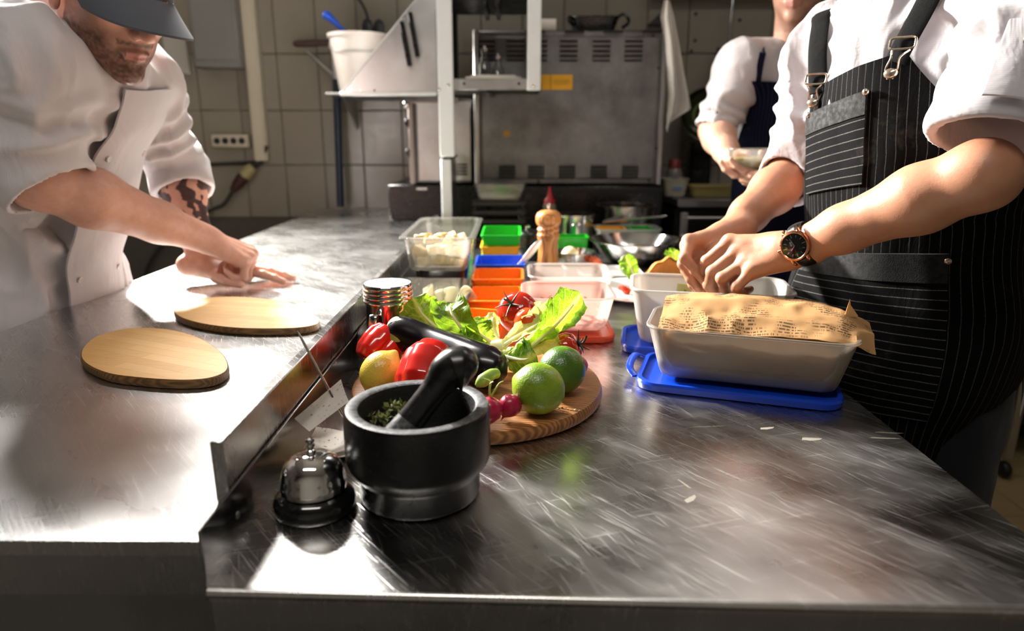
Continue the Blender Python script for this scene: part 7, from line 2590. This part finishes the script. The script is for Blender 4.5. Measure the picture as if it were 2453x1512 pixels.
hL, nL = hand_prims(C_wrL, tubc + V(.0, .0, -.02) - C_wrL, V(.4, -.2, -.85), 'L', [(18, 30, 20), (20, 30, 22), (22, 32, 24), (24, 34, 26)],
                    [(.040, .040, -.008), (.062, .055, -.022), (.085, .058, -.036)], 1.0)
hp, RC = head_prims(C_head, FC_ + V(0, 0, -.30), V(-.15, -.2, 1), C_neck, 1.0)
armR, armL = arm_prims(C_shR, C_elR, C_wrR, s=.95), arm_prims(C_shL, C_elL, C_wrL, s=.95)
tor, _ = torso_prims(C_hip, C_chest, C_shL, C_shR, FC_, -.02)
CfL, CfR = V(C_hip[0], C_hip[1], 0) + SC * .1, V(C_hip[0], C_hip[1], 0) - SC * .1
make_body(pc_, [hp, armR[2:] + hR, armL[2:] + hL], tor + legs_prims(C_hip, FC_, CfL, CfR), '#cfa189', lambda P, c: head_cols(P, c, C_head, RC, 1.0, .3), .0034)
hair(pc_, C_head, RC, 1.0, '#3a2a1e')
jt, _ = torso_prims(C_hip, C_chest, C_shL, C_shR, FC_, .018)
cuR, cuL = C_elR + (C_shR - C_elR) * .06, C_elL + (C_wrL - C_elL) * .1
dR, dL = nrm(C_elR - C_shR), nrm(C_wrL - C_elL)
jac = jt + [('+', .06, 'b', C_hip + V(0, 0, -.05), (.13, .18, .13), rotz(math.atan2(FC_[1], FC_[0])), .07),
            ('+', .04, 'c', C_shR, cuR, .068, .056), ('+', .04, 'c', C_shL, C_elL, .078, .064), ('+', .02, 'c', C_elL, cuL, .06, .06),
            ('+', .005, 'c', cuR - dR * .04, cuR - dR * .002, .058, .061)]
for (c_, d_) in ((cuR, dR), (cuL, dL)):
    jac += [('-', .004, 'c', c_ - d_ * .02, c_ + d_ * .3, .049, .049), ('-', .003, 'b', c_ + d_ * .12, (.11, .11, .105), frame(d_), .002)]
v, q, N = surf(jac, .0075)
jc = sd_mesh('jacket', wrinkle(v, N, .009, [(C_shR, C_elR, .012, .055)], 9.1), q, COTTON, pc_)
ring_collar(pc_, C_neck + V(0, -.005, -.028), V(-.12, -.25, 1), FC_, .068, .05, .004, COTTON, .45)
zt = C_chest[2] + .115


def ext_c(z):
    k = np.interp(z, [.35, zt - .35, zt - .12, zt], [1.4, 1.35, .75, .50])
    return -k, k


ac, pickc, _ = apron(pc_, C_hip, C_chest, FC_, jt + [('+', .08, 'c', C_hip + V(0, 0, -.1), V(C_hip[0], C_hip[1], .3), .16, .18)], zt, .38, APN, ext_c, nz=60, nt=48, off=.012)
for th in (-.47, .47):
    p0, n0 = pickc(th, zt - .004)
    tgt = C_neck - SC * .062 * np.sign(-th) * -1 * -1 if False else C_neck + SC * (.066 if th > 0 else -.066) + V(0, .0, -.005)
    pts = [trace(jt, (p0 + (tgt - p0) * k + FC_ * .2)[None], -FC_[None], .008)[0] for k in np.linspace(0, .9, 8)] + [tgt + V(0, .03, .012), C_neck + V(0, .07, -.01)]
    MB().tube(bez(pts, 30), .009, 10, flat=(FC_, .25)).build('neck_strap', APN, ac)
for k in range(3):
    pbn = trace(jt, (C_chest + FC_ * .3 + SC * -.09 + V(0, 0, .05 - .07 * k))[None], -FC_[None], .004)[0]
    button(jc, pbn, FC_, .006)
v, q, N = surf(legs_prims(C_hip, FC_, CfL, CfR, .018), .012)
sd_mesh('trousers', v, q, TROUS, pc_)
shoes(pc_, FC_, [CfL, CfR])
a_, b_ = at(1744, 380, YC - .28), at(1850, 380, YC - .28)
ct = V((a_[0] + b_[0]) / 2, YC - .28, at(1800, 404, YC - .28)[2])
t = thing('held_container', 'small clear container of pale noodles held by the far cook', 'container', ct)
Rt = rotz(-.15)
hw = (b_[0] - a_[0]) / 2
open_tub(ct, (hw * .88, .045), (hw, .055), .018, .050, .0015, .003, Rt).build('body', CLEAR, t)
MB().tub([(hw * .8, .038, .014, .004), (hw * .86, .043, .016, .018), (hw * .86, .043, .016, .026), (hw * .5, .025, .01, .031)], ct, Rt).build('noodles', M('pale_noodles', '#d6c878', .6, 0, .3, 60, .8, 140), t)
